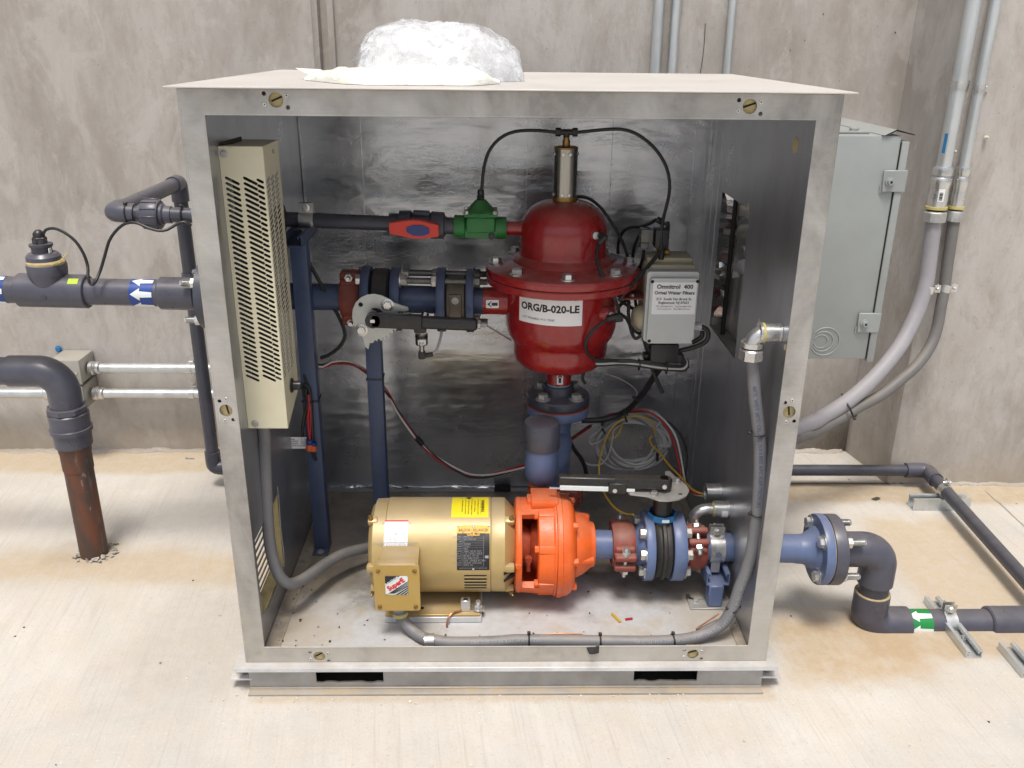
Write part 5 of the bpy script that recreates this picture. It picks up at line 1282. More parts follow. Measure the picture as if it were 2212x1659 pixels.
pc3 = thing('pipe_clamp', 'zinc strap clamp holding the blue pipe on its short stand', 'pipe clamp', (xk, YL, zch + .01))
clamp(pc3, xk, YL, LZ(xk), rl, zch + .008, w=.037)
part('hole', pc3, 'blue', lathe((xk, YL - rl - .0034, LZ(xk)), (0, -1, 0), [(0, .0082), (.0005, .008), (.0005, 0)], 18))

# ================================================================== FILTER VESSEL
FX = .142
fv = thing('water_filter', 'glossy red water filter vessel with a bolted mid flange and stainless cylinder on top', 'filter', (FX, YF, .4966))
UP = (0, 0, 1)
part('dome', fv, 'red', lathe((FX, YF, 0), UP, [(.8365, .13), (.840, .128), (.846, .122), (.853, .1125), (.862, .110), (.900, .110), (.920, .1095), (.936, .106), (.952, .0985), (.966, .087), (.977, .072), (.983, .058), (.9865, .045), (.9885, .032), (.989, 0)], 64))
part('upper_flange', fv, 'red', lathe((FX, YF, 0), UP, [(.8005, .10), (.8005, .192), (.803, .196), (.808, .1975), (.818, .1975), (.822, .196), (.825, .190), (.834, .135), (.8365, .130), (.8365, .05)], 72))
part('lower_flange', fv, 'red', lathe((FX, YF, 0), UP, [(.781, .10), (.781, .192), (.784, .1965), (.797, .1965), (.7998, .194), (.7998, .10)], 72))
part('bowl', fv, 'red', lathe((FX, YF, 0), UP, [(.546, .03), (.5455, .060), (.549, .085), (.558, .105), (.572, .118), (.590, .1235), (.612, .1245), (.622, .1255), (.630, .130), (.642, .138), (.662, .144), (.690, .146), (.772, .1455), (.781, .150), (.7812, .05)], 64))
for k in range(8):
    a = R(-90 + 22.5 * 0 + 45 * k); q = V(FX + .170 * math.cos(a), YF + .170 * math.sin(a), .8265)
    bolt(fv, q, UP, .0135, .013, True, 'zinc')
part('actuator_cylinder', fv, 'stainless', lathe((FX, YF, 0), UP, [(.9985, .0295), (1.113, .0295)], 40))
part('cylinder_cap', fv, 'brass', lathe((FX, YF, 0), UP, [(1.1132, .0300), (1.117, .0300), (1.1185, .027), (1.1185, .012)], 32), lathe((FX, YF, 0), UP, [(1.1187, .0095), (1.134, .0095), (1.134, .0075), (1.1395, .0075)], 12))
part('cylinder_base', fv, 'brass', lathe((FX, YF, 0), UP, [(.9855, .0310), (.9983, .0310), (.9983, .02)], 32))
for zz_ in (1.102, 1.004):
    for a in (15, 75, 105, 165): bolt(fv, (FX + .0295 * math.cos(R(a)), YF - .0295 * math.sin(R(a)), zz_), (math.cos(R(a)), -math.sin(R(a)), 0), .0042, .003, False, 'zinc')
xn0 = -0.0628
part('outlet_nozzle', fv, 'red', lathe((xn0, YF, UZ(xn0)), X1, [(0, .025), (0, .0355), (.03, .0355), (FX - xn0 - .135, .0375), (FX - xn0 - .12, .046), (FX - xn0 - .10, .05)], 36))
xg0 = -0.0027
part('flush_nozzle', fv, 'red', lathe((xg0, YF, FZ(xg0)), X1, [(0, .010), (0, .0175), (FX - xg0 - .115, .0175), (FX - xg0 - .10, .024), (FX - xg0 - .09, .026)], 26))
part('inlet_neck', fv, 'red', lathe((FX, YF, 0), UP, [(.4985, .02), (.4985, .0335), (.548, .0335), (.55, .04)], 32))
part('sealant', fv, 'teal', lathe((FX, YF, 0), UP, [(.4935, .02), (.4935, .0325), (.4985, .0335), (.4985, .02)], 28))
for q, d in (((0.2165, 0.445, 0.916), (.62, -.75, .05)), ((0.2592, 0.41, 0.7225), (.72, -.68, .0))):
    part('port', fv, 'red', lathe(V(q) - V(d) * .03, d, [(0, .020), (.02, .019), (.026, .014), (.026, 0)], 20))
    part('thread_seal', fv, 'bandwhite', lathe(V(q) - V(d) * .004, d, [(0, .0095), (.005, .009), (.006, .006)], 14))
part('nameplate', fv, 'paper', patch((FX, YF, 0), UP, .1462, 0.7031, 0.7726, --49.93, -16.37, FR, .0005, 14))
def vfn(z0, a0, r, lift=.001):
    def fn(a, b):
        t = R(a0) + a / r
        return V(FX + math.sin(t) * (r + lift), YF - math.cos(t) * (r + lift), z0 + b)
    return fn
am = -16.78
zm = 0.7378499999999999
lab_fn = vfn(zm, am, .1462)
part('lettering', fv, 'ink', text('ORG/B-020-LE', .0255, lab_fn, bold=.035, oy=.007, sx=.98), text('LOT: P0160622 / P.O. 2556F', .0075, lab_fn, 'LEFT', ox=-.072, oy=-.021))
an = part('arrow_sticker', fv, 'paper', patch((0, YF, 0), X1, .0358, -0.0542, -0.0219, -16, 18, FR, .0006, 6)); an.location.z += UZ(xn0)
xa_ = -0.0379
fna = cylfn((xa_, YF, UZ(xn0)), X1, .0358, 0, 1, FR, .0012)
def arrow_left(fn, L, w):
    def f(bm):
        for pts in ([(-L / 2, 0), (-L * .08, w), (-L * .08, -w)], [(-L * .08, w * .45), (-L * .08, -w * .45), (L / 2, -w * .45), (L / 2, w * .45)]): bm.faces.new([bm.verts.new(fn(a, b)) for a, b in pts])
    return f
part('arrow', an, 'ink', arrow_left(fna, .027, .0085))
fnb = lambda a, b: V(FX + .0345 * math.sin(b / .0345), YF - .0345 * math.cos(b / .0345), .5225 - a) if True else None
zu = .5225
part('arrow_sticker', fv, 'paper', patch((FX, YF, 0), UP, .0336, .505, .541, 14, -14, FR, .0005, 6))
part('arrow', fv, 'ink', arrow_left(lambda a, b: V(FX + .0347 * math.sin(b / .0347), YF - .0347 * math.cos(b / .0347), zu - a), .026, .0075))
part('pipe_clip', fv, 'zinc', lathe((FX + .030, YF - .025, .538), (1, -.7, 0), [(0, .008), (.012, .008), (.012, 0)], 12))
# flange pair below
fl = thing('flange_joint', 'dark plastic flange bolted to a blue flange under the red filter', 'flange', (FX, YF, .40))
part('plastic_flange', fl, 'pvcdark', lathe((FX, YF, 0), UP, [(.440, .03), (.440, .0825), (.443, .0845), (.462, .0845), (.466, .0825), (.468, .05), (.472, .042), (.4933, .0395), (.4933, .02)], 48))
part('gasket', fl, 'gasket', lathe((FX, YF, 0), UP, [(.4375, .03), (.4375, .0855), (.4398, .0855), (.4398, .03)], 44))
part('blue_flange', fl, 'blue', lathe((FX, YF, 0), UP, [(.395, rl), (.402, .05), (.409, .057), (.411, .083), (.413, .0845), (.435, .0845), (.4373, .083), (.4373, .03)], 48))
for k in range(4):
    a = R(45 + 90 * k); bolt(fl, (FX + .063 * math.cos(a), YF + .063 * math.sin(a), .4665), UP, .0145, .013, True, 'zincdull')
# riser and the capped priming elbow in front of it
ri = thing('riser_pipe', 'blue riser pipe with a capped upturned elbow below the red filter', 'pipe', (FX, YF, .20))
part('pipe', ri, 'blue', cyl((FX, YF, .16), (FX, YF, .3965), rl, 32))
xcap = 0.0885
zc0, zc1 = 0.395, 0.4654
zlo = 0.3153
part('elbow', ri, 'blue', tube([V(FX, YF - .01, zlo + .012), V(FX - .012, YF - .07, zlo - .002), V(xcap + .008, .40, zlo - .012), V(xcap, .357, zlo + .004), V(xcap, .345, zlo + .034), V(xcap, .345, zc0 + .02)], .0415, 30, .012))
part('cap', ri, 'pvc', lathe((xcap, .345, zc0 - .002), UP, [(0, .036), (0, .0455), (.002, .0465), (zc1 - zc0 - .008, .0465), (zc1 - zc0, .044), (zc1 - zc0 + .003, .038), (zc1 - zc0 + .004, 0)], 40))
coupling('red oxide pipe coupling low behind the orange pump', FX, YF, .165, .055, rl, 60, axis=UP)

# ================================================================== UPPER BLUE LINE
ul = thing('outlet_pipe', 'blue painted outlet pipe with bolted flanges leading left from the red filter', 'pipe', (-.3, YF, UZ(-.3) - .085))
L_ = {430: -0.4356, 445: -0.4307, 612: -0.3763, 625: -0.372, 745: -0.3328, 855: -0.2969, 945: -0.2675, 1210: -0.1808, 1290: -0.1546, 1440: -0.1055, 1510: -0.0825, 1565: -0.0645}
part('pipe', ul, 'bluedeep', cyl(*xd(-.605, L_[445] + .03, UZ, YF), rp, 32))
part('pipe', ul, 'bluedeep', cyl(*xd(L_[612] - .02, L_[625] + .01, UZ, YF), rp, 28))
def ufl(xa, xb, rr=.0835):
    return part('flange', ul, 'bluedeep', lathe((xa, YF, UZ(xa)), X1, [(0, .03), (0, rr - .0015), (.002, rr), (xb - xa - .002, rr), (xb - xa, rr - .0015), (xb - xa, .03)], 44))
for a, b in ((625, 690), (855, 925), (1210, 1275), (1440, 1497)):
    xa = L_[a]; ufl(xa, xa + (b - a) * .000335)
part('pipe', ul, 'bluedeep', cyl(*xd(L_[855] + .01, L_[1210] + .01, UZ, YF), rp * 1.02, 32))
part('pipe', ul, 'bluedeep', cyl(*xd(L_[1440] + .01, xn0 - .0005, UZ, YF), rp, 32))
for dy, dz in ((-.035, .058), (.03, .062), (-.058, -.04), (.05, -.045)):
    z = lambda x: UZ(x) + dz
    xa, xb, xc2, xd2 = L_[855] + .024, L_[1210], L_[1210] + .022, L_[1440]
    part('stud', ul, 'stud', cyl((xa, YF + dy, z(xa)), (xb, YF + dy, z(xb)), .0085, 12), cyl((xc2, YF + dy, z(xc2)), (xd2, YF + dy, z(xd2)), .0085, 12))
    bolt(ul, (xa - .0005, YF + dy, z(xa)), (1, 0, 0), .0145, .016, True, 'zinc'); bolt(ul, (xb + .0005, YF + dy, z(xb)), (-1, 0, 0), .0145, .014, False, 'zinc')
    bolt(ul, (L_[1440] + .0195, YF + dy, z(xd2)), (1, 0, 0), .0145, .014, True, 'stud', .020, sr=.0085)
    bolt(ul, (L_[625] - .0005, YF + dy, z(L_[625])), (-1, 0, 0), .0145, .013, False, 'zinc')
cw = thing('check_valve', 'bronze brown wafer check valve clamped between two blue flanges', 'valve', ((L_[1275 if False else 1290] + L_[1440]) / 2, YF, UZ(-.1) - .06))
xa, xb = L_[1210] + .0228, L_[1440] - .0008
part('body', cw, 'bronze', lathe((xa, YF, UZ(xa)), X1, [(0, .03), (0, .060), (.004, .064), (xb - xa - .004, .064), (xb - xa, .060), (xb - xa, .03)], 44))
part('side_plate', cw, 'bronze', obox(((xa + xb) / 2, YF - .0625, UZ(xa) - .006), (1, 0, 0), (0, 1, 0), (0, 0, 1), ((xb - xa) * .62, .008, .075), .003))
part('plug', cw, 'zincdull', lathe(((xa + xb) / 2, YF - .066, UZ(xa) + .016), (0, -1, 0), [(0, .010), (.003, .009), (.003, .005), (.001, .004), (.001, 0)], 14))
coupling('red oxide pipe coupling behind the grey toothed lever plate', (L_[445] + L_[612]) / 2, YF, UZ(L_[445]), (L_[612] - L_[445]) * .95, rp, 0, ro=1.55)
# upper butterfly valve with toothed plate and lever facing the viewer
b2_ = thing('butterfly_valve', 'black butterfly valve with a toothed zinc plate and black lever facing out', 'valve', (L_[745] + .02, YF, UZ(-.3) - .08))
part('body', b2_, 'rubber', lathe((L_[625] + .0225, YF, UZ(L_[745])), X1, [(0, .03), (0, .070), (.008, .078), (L_[855] - L_[625] - .033, .078), (L_[855] - L_[625] - .0235, .070), (L_[855] - L_[625] - .0235, .03)], 40))
yp = .415
zc_ = 0.7115; xc3 = -0.3326
part('stem', b2_, 'black', cyl((xc3 + .012, YF - .072, zc_ + .02), (xc3 + .004, yp + .004, zc_ + .005), .024, 22))
sec = [(-0.3856, 0.7149), (-0.3832, 0.7347), (-0.375, 0.7528), (-0.3617, 0.7658), (-0.3457, 0.7734), (-0.3284, 0.7754), (-0.3113, 0.7716), (-0.2944, 0.7639), (-0.2807, 0.7532), (-0.2636, 0.7467), (-0.2465, 0.7419), (-0.2452, 0.7327), (-0.2547, 0.7304), (-0.272, 0.7319), (-0.2733, 0.6989), (-0.2776, 0.6838)]
teeth = []
tA = [(-0.2777, 0.6828), (-0.286, 0.6738), (-0.2945, 0.667), (-0.3044, 0.6602), (-0.3142, 0.6552), (-0.3246, 0.6517)]
for (a0_, b0_), (a1_, b1_) in zip(tA, tA[1:]):
    teeth += [(a0_, b0_), (a0_ * .6 + a1_ * .4, b0_ * .6 + b1_ * .4), (a0_ * .55 + a1_ * .45 - .002, b0_ * .55 + b1_ * .45 + .006), (a0_ * .1 + a1_ * .9 - .002, b0_ * .1 + b1_ * .9 + .006)]
tail = [(-0.3262, 0.6517), (-0.3314, 0.6564), (-0.3369, 0.6483), (-0.3455, 0.6476), (-0.3495, 0.6313), (-0.3572, 0.6381), (-0.3595, 0.655), (-0.3652, 0.6684), (-0.3742, 0.6801), (-0.3819, 0.6951)]
hole_c = (-0.363, 0.7479)
part('toothed_plate', b2_, 'zincmid', plate(sec + teeth + tail, [circ(hole_c[0], hole_c[1], .006, 12)], .004, (0, yp, 0), (1, 0, 0), (0, 0, 1)))
for q in [(-0.2966, 0.415, 0.7476), (-0.3639, 0.415, 0.6825)]: bolt(b2_, (q[0], yp - .002, q[2]), (0, -1, 0), .0115, .008, True, 'zinc')
lA, lB, lC = (-0.3304, 0.385, 0.7172), (-0.215, 0.385, 0.7118), (-0.074, 0.385, 0.7065)
dl = (V(lC) - V(lA)).normalized(); nl = V(-dl.z, 0, dl.x)
LL = (V(lC) - V(lA)).length; k1 = (V(lB) - V(lA)).length
lv2 = part('lever', b2_, 'blackmetal', obox(V(lA) + dl * (k1 / 2), dl, (0, 1, 0), nl, (k1 + .01, .022, .036), .004, 2), obox(V(lA) + dl * (k1 + (LL - k1) / 2), dl, (0, 1, 0), nl, (LL - k1, .026, .031), .009, 3), cyl(V(lA) + V(0, .011, 0), V(lA) - V(0, .011, 0), .0185, 22), obox(V(lB) - nl * .012, dl, (0, 1, 0), nl, (.03, .016, .03), .004))
part('hub_square', lv2, 'zinc', obox(V(lA) - V(0, .0115, 0), dl, (0, 1, 0), nl, (.012, .002, .009), .001, 1))
bolt(lv2, V(lC), dl, .011, .008, False, 'zincdull', .014, sr=.0065)
part('rod', lv2, 'zincdull', tube([(-0.052, 0.39, 0.7027), (-0.0202, 0.43, 0.67), (0.0098, 0.47, 0.6381)], .0022, 6))
tr_ = thing('pressure_transducer', 'small silver pressure transducer hanging under the blue outlet pipe', 'sensor', (-0.2183, 0.44, 0.6335))
xt_, yt_ = -0.2184, .45
zt0, zt1 = 0.6318, 0.6627
part('body', tr_, 'stainless', cyl((xt_, yt_, zt0), (xt_, yt_, zt1), .0158, 24, .002), hexp((xt_, yt_, zt1), UP, .0155, .014), cyl((xt_, yt_, zt1 + .012), (xt_ + .01, yt_ + .02, UZ(xt_) - .02), .010, 14), cyl((xt_, yt_, zt0 - .018), (xt_, yt_, zt0), .0065, 16))
part('dark_band', tr_, 'black', cyl((xt_, yt_, zt1 - .012), (xt_, yt_, zt1 - .003), .0162, 24))
part('label', tr_, 'paper', patch((xt_, yt_, 0), UP, .0159, zt0 + .004, zt1 - .014, 30, -48, FR, .0004, 6))
part('lettering', tr_, 'ink', text('psi', .012, lambda a, b: V(xt_ - math.sin(R(-4) - a / .0162) * .0168, yt_ - math.cos(R(-4) - a / .0162) * .0168, (zt0 + zt1) / 2 - .006 + b)))
part('plug', tr_, 'black', obox((xt_, yt_, zt0 - .028), (1, 0, 0), (0, 1, 0), (0, 0, 1), (.018, .016, .022), .004), obox((xt_ + .016, yt_, zt0 - .028), (1, 0, .2), (0, 1, 0), (-.2, 0, 1), (.026, .012, .012), .004))
part('cable', tr_, 'cable_grey', tube([(-0.1953, 0.45, 0.606), (-0.1857, 0.455, 0.6095), (-0.1778, 0.465, 0.6217), (-0.1717, 0.48, 0.641), (-0.1686, 0.5, 0.6588)], .0035, 8))

# ================================================================== FLUSH LINE INSIDE (black pipe, ball valve, green valve)
fi = thing('flush_pipe', 'black plastic flush pipe running left from the ball valve into the wall', 'pipe', (-.4, YF, FZ(-.4) - .02))
xbv0, xbv1 = -0.2985, -0.1547
part('pipe', fi, 'pvcdark', cyl(*xd(-.572, xbv0 + .01, FZ, YF), .0188, 24))
part('wall_flange', fi, 'rubber', lathe((-.5722, YF, FZ(-.57)), X1, [(0, .019), (0, .036), (.01, .036), (.012, .03), (.012, .019)], 24, cap=False))
bl = thing('ball_valve', 'dark plastic ball valve with a red handle and blue centre', 'valve', ((xbv0 + xbv1) / 2, YF, FZ(-.2) - .03))
zb_ = lambda a: FZ(a)
w_ = xbv1 - xbv0
dirf = V(1, 0, -.0335)
part('body', bl, 'pvcdark', lathe((xbv0, YF, FZ(xbv0)), dirf, [(0, .018), (0, .0255), (.022, .0265), (w_ * .17, .0265), (w_ * .18, .0335), (w_ * .38, .0345), (w_ * .40, .029), (w_ * .72, .030), (w_ * .74, .0345), (w_ * .96, .0335), (w_ * .98, .0245), (w_, .0245), (w_, .018)], 30),
     obox((xbv0 + w_ * .57, YF - .005, FZ(xbv0) + .027), dirf, (0, 1, 0), UP, (w_ * .30, .03, .012), .004))
part('end_pipe', bl, 'pvcdark', cyl(*xd(xbv1 - .004, -0.1331, FZ, YF), .0215, 24))
part('stem', bl, 'pvcdark', cyl((xbv0 + w_ * .55, YF - .028, FZ(-.2) + .004), (xbv0 + w_ * .55, YF - .052, FZ(-.2) - .004), .013, 18))
qh0, qh1 = (-0.2915, 0.475, 0.9238), (-0.1703, 0.475, 0.9246)
hc = (V(qh0) + V(qh1)) / 2; hw = (qh1[0] - qh0[0]) / 2; hh_ = .0225
hp = [(-hw, -.010), (-hw, .014), (-hw * .93, .016), (-hw * .15, .0235), (hw * .25, .0235), (hw * .94, .014), (hw, .012), (hw, -.014), (hw * .95, -.017), (hw * .3, -.0225), (-hw * .1, -.0225), (-hw * .5, -.0175), (-hw * .95, -.013)]
part('handle', bl, 'redplastic', plate(hp, [], .016, hc, (1, 0, -.02), (0, 0, 1)), plate([(a * .97, b * .94) for a, b in hp], [], .004, hc + V(0, -.0098, 0), (1, 0, -.02), (0, 0, 1)))
part('handle_insert', bl, 'blueplastic', plate([(-.030, -.004), (-.030, .007), (-.012, .0135), (.010, .0135), (.026, .006), (.026, -.006), (.010, -.0125), (-.012, -.0125)], [], .003, hc + V(.012, -.013, -.002), (1, 0, -.02), (0, 0, 1)))
gv = thing('hydraulic_valve', 'green plastic diaphragm valve between the ball valve and the red filter', 'valve', (-0.0696, YF, 0.8966))
xg1, xg2 = -0.1353, -0.0027
xgm = -0.0677; zgv = FZ(xgm)
part('body', gv, 'green', lathe((xg1, YF, FZ(xg1)), dirf, [(0, .016), (0, .0275), (.003, .0285), (.026, .0285), (.030, .024), (xg2 - xg1 - .032, .024), (xg2 - xg1 - .028, .0285), (xg2 - xg1 - .003, .0285), (xg2 - xg1 - .0008, .0275), (xg2 - xg1 - .0008, .016)], 16),
     box((xgm - .036, YF - .036, zgv - .008), (xgm + .036, YF + .036, zgv + .030), .006), obox((xgm, YF - .02, zgv - .012), (1, 0, -.03), (0, 1, 0), UP, (.082, .014, .024), .004))
part('bonnet', gv, 'green', lathe((xgm, YF, zgv + .0305), UP, [(0, .043), (.010, .043), (.012, .040), (.018, .032), (.034, .017), (.038, .014), (.038, 0)], 8), box((xgm - .041, YF - .036, zgv + .0302), (xgm + .041, YF + .036, zgv + .0385), .002))
for sx in (-.036, .036):
    for sy in (-.03, .03): bolt(gv, (xgm + sx, YF + sy, zgv + .0385), UP, .006, .006, True, 'zinc')
part('plug', gv, 'black', lathe((xgm + .028, YF - .0255, zgv - .018), (0, -1, 0), [(0, .0095), (.006, .009), (.006, 0)], 6))
part('tube_fitting', gv, 'black', hexp((xgm, YF, zgv + .0685), UP, .0105, .012), cyl((xgm, YF, zgv + .080), (xgm, YF, zgv + .094), .0085, 14, .002), box((xgm - .012, YF - .006, zgv + .068), (xgm + .012, YF + .006, zgv + .069)))
# blue posts
def post(lab, x, y, z1, foot=True, bend=0):
    t = thing('support_post', lab, 'pipe support', (x, y, ZF), 'blue square posts holding the pipes')
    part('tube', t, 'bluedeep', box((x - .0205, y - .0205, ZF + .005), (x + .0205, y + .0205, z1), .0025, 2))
    if foot:
        part('foot', t, 'bluedeep', box((x - .0215, y - .050, ZF + .0006), (x + .0215, y + .022, ZF + .0050), .001, 1)); bolt(t, (x, y - .036, ZF + .005), UP, .0075, .005, True, 'zincdull')
    return t
p1x = -.516; p1y = .478
z1p = 0.8935
ps1 = post('front blue square post rising beside the heater to the black flush pipe', p1x, p1y, z1p)
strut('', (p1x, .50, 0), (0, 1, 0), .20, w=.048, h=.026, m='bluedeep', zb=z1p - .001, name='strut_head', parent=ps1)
pc4 = thing('pipe_clamp', 'zinc strap clamp holding the black flush pipe on the front blue post', 'pipe clamp', (p1x + .02, YF, z1p))
clamp(pc4, p1x + .012, YF, FZ(p1x), .0188, z1p + .01, w=.036)
p2x = -0.3527
ps2 = post('rear blue square post partly hidden by the toothed lever plate', p2x, .535, UZ(p2x) - rp - .022)
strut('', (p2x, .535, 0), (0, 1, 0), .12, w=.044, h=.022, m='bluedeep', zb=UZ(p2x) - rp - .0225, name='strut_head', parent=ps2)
part('cable_tie', ps1, 'black', box((p1x - .0225, p1y - .0228, 0.4712 - .002), (p1x + .0225, p1y + .0225, 0.4712 + .0022)))
part('cable_tie', ps2, 'black', box((p2x - .0228, .535 - .0228, 0.5109 - .0022), (p2x + .0228, .535 + .0228, 0.5109 + .0022)))

# ================================================================== CONTROL BOX, TUBES
cb = thing('control_box', 'pale grey control box with a printed white label, right of the red filter', 'control box', (0.4125, 0.41, 0.6522))
yc_ = .405
A0, A1 = (0.3485, 0.405, 0.6536), (0.4685, 0.405, 0.8281)
tilt = V(1, 0, -.012)
part('enclosure', cb, 'boxwhite', plate(rrect(A0[0] - .006, A0[2], A1[0] + .002, A1[2] + .006, .008), [], .030, (0, yc_ + .026, 0), (1, 0, 0), (0, 0, 1)))
part('cover', cb, 'boxwhite', plate(rrect(A0[0] + .001, A0[2] - .001, A1[0] - .002, A1[2] - .008, .006), [], .010, (0, yc_ + .0045, 0), (1, 0, 0), (0, 0, 1)))
for a, b in [(0.3541, 0.8119), (0.4651, 0.813), (0.3561, 0.6588), (0.4669, 0.6592)]:
    part('screw_well', cb, 'dark', lathe((a, yc_ - .0008, b), (0, -1, 0), [(0, .0045), (.0006, .004), (.0006, 0)], 12))
lb0, lb1 = (0.3561, 0.404, 0.7291), (0.4645, 0.404, 0.8107)
fpn = planefn(((lb0[0] + lb1[0]) / 2, yc_ - .0006, (lb0[2] + lb1[2]) / 2), (1, 0, 0), (0, 0, 1), .0006)
fpm = planefn(((lb0[0] + lb1[0]) / 2, yc_ - .0006, (lb0[2] + lb1[2]) / 2), (1, 0, 0), (0, 0, 1), .0012)
lw, lh = lb1[0] - lb0[0], lb1[2] - lb0[2]
lb = part('label', cb, 'paper', poly2([(-lw / 2, -lh / 2), (lw / 2, -lh / 2), (lw / 2, lh / 2), (-lw / 2, lh / 2)], fpn))
part('lettering', lb, 'ink', text('Omnitrol  400', .0150, fpm, oy=lh * .36, bold=.03, sx=1.02), text('Orival Water Filters', .0118, fpm, oy=lh * .17, bold=.028, sx=1.02), text('213  South Van Brunt St.', .0088, fpm, oy=-lh * .02, bold=.018), text('Englewood, NJ 07631', .0088, fpm, oy=-lh * .135, bold=.018), text('TEL (201)568-3311;   Fax(201)568-1916', .0054, fpm, oy=-lh * .25), text('www.orival.com.   filters@orival.com', .0054, fpm, oy=-lh * .33))
B0, B1 = (0.347, 0.47, 0.8139), (0.4699, 0.47, 0.8422)
part('rear_housing', cb, 'beige', box((B0[0], .455, A0[2] + .03), (B1[0], .56, B1[2]), .006), box((B0[0] + .004, .48, B1[2] - .001), (B1[0] - .004, .56, B1[2] + .012), .004))
part('side_cap', cb, 'beige', lathe((B0[0], .48, 0.6976), (-1, 0, 0), [(0, .036), (.010, .034), (.022, .026), (.026, .015)], 22))
part('gland', cb, 'boxwhite', hexp((A1[0] + .002, yc_ + .03, 0.6881), (1, 0, 0), .0125, .013), cyl((A1[0] + .014, yc_ + .03, 0.6881), (A1[0] + .022, yc_ + .03, 0.6881), .0105, 14))
D0, D1 = (0.3671, 0.44, 0.5879), (0.4387, 0.44, 0.6413)
part('relay_block', cb, 'black', box((D0[0], .43, D0[2]), (D1[0], .49, D1[2] - .0008), .003), box((D0[0] - .014, .445, D0[2] + .004), (D0[0], .475, D0[2] + .02), .002), box((D1[0] - .004, .44, D0[2] - .004), (D1[0] + .018, .47, D0[2] + .022), .005))
part('bracket', cb, 'coupling', box((0.2797, .44, 0.7589 - .004), (B0[0] + .002, .52, 0.7589), .001, 1), box((0.2968, .515, 0.7589), (B0[0] + .002, .519, 0.8002)))
bolt(cb, (0.3153, .462, 0.7589), UP, .006, .005, True, 'zinc')
so = thing('solenoid_valve', 'small black solenoid valve with brass ports above the control box', 'solenoid', (0.3883, 0.5, 0.8507))
S0, S1 = (0.3678, 0.5, 0.8767), (0.403, 0.5, 0.9244)
part('coil', so, 'black', box((S0[0], .48, S0[2]), (S1[0], .525, S1[2]), .004))
part('connector', so, 'translucent', box((0.3324, .485, 0.8896), (0.3639, .52, 0.924), .004), box((0.3333, .488, 0.8722), (0.3533, .517, 0.889), .003))
part('brass_body', so, 'brass', cyl((S0[0] + .02, .502, B1[2] + .0125), (S0[0] + .02, .502, S0[2]), .011, 14), cyl((S0[0] + .02, .502, S0[2] - .012), (S1[0] + .004, .502, S0[2] - .012), .006, 12), hexp((S1[0] - .004, .502, S0[2] - .012), (1, 0, 0), .0085, .010))
part('tube_fitting', so, 'black', cyl((0.3856, .482, 0.8501), (0.3856, .482, 0.8733), .0075, 12), cyl((0.3734, 0.51, 0.9451), (0.3897, 0.51, 0.9366), .008, 12), cyl((0.3972, 0.505, 0.9391), (0.3982, 0.505, 0.9319), .008, 12))
def hose(lab, pts, r=.0042, m='cable', name='control_tube', cat='tube', group=None, extra=()):
    return solo(name, lab, cat, m, tube(pts, r, 9, .012), *extra, group=group)
ttop = thing('tube_tee', 'small black tube tee on top of the stainless cylinder', 'fitting', (FX, YF, 1.139))
ztt = 1.1523
part('body', ttop, 'black', cyl((FX - .022, YF, ztt), (FX + .022, YF, ztt), .0072, 14), cyl((FX, YF, 1.140), (FX, YF, ztt), .0078, 12), hexp((FX - .027, YF, ztt), (1, 0, 0), .0105, .013), hexp((FX + .014, YF, ztt), (1, 0, 0), .0105, .013))
hose('black tube arching left from the stainless cylinder to the green valve', [V(FX - .027, YF, ztt)] + [(0.1117, 0.53, 1.1521), (0.0821, 0.53, 1.155), (0.0453, 0.53, 1.1554), (0.0158, 0.53, 1.1524), (-0.0099, 0.53, 1.1429), (-0.032, 0.53, 1.1259), (-0.0486, 0.53, 1.1024), (-0.0579, 0.53, 1.0732), (-0.0625, 0.53, 1.0439), (-0.0644, 0.53, 1.0179)] + [V(xgm, YF, zgv + .094)])
hose('black tube arching right from the stainless cylinder to the solenoid', [V(FX + .027, YF, ztt)] + [(0.1652, 0.53, 1.1514), (0.2002, 0.53, 1.1553), (0.237, 0.53, 1.1591), (0.2739, 0.53, 1.1601), (0.3069, 0.525, 1.1523), (0.3407, 0.52, 1.1317), (0.3676, 0.515, 1.1055), (0.3876, 0.51, 1.0737), (0.3974, 0.505, 1.0397), (0.3974, 0.5, 1.0073), (0.3905, 0.495, 0.9709), (0.3855, 0.49, 0.9493), (0.3832, 0.485, 0.9277)] + [V(0.3834, .478, 0.8722)])
hose('black tube from behind the stainless cylinder down past the red dome', [(0.1736, 0.56, 0.9904), (0.1908, 0.56, 0.9916), (0.2143, 0.56, 0.983), (0.2424, 0.56, 0.9583), (0.2714, 0.56, 0.9198), (0.2972, 0.56, 0.8768), (0.3132, 0.56, 0.8372), (0.3226, 0.57, 0.8147)])
g1 = [(0.2291, 0.44, 0.9134), (0.2223, 0.43, 0.9006), (0.2156, 0.415, 0.8816), (0.2172, 0.4, 0.859), (0.2267, 0.385, 0.8328), (0.2433, 0.375, 0.8055), (0.2575, 0.375, 0.779), (0.2692, 0.385, 0.7571), (0.2763, 0.4, 0.7295)]
hose('black tube curving down the front of the red dome and flange', g1, extra=(hexp(V(g1[0]) + V(-.004, .004, .006), V(.62, -.75, -.3), .009, .018), cyl(V(g1[0]) + V(.008, -.010, .004), V(g1[1]), .0075, 12)))
g2 = [(0.2517, 0.395, 0.7231), (0.2324, 0.385, 0.7105), (0.2089, 0.385, 0.6908), (0.1967, 0.385, 0.6671), (0.1954, 0.39, 0.6456), (0.2057, 0.4, 0.622), (0.2266, 0.41, 0.6064), (0.2549, 0.42, 0.6021), (0.2914, 0.43, 0.5953), (0.3303, 0.43, 0.5955), (0.3693, 0.43, 0.5935)]
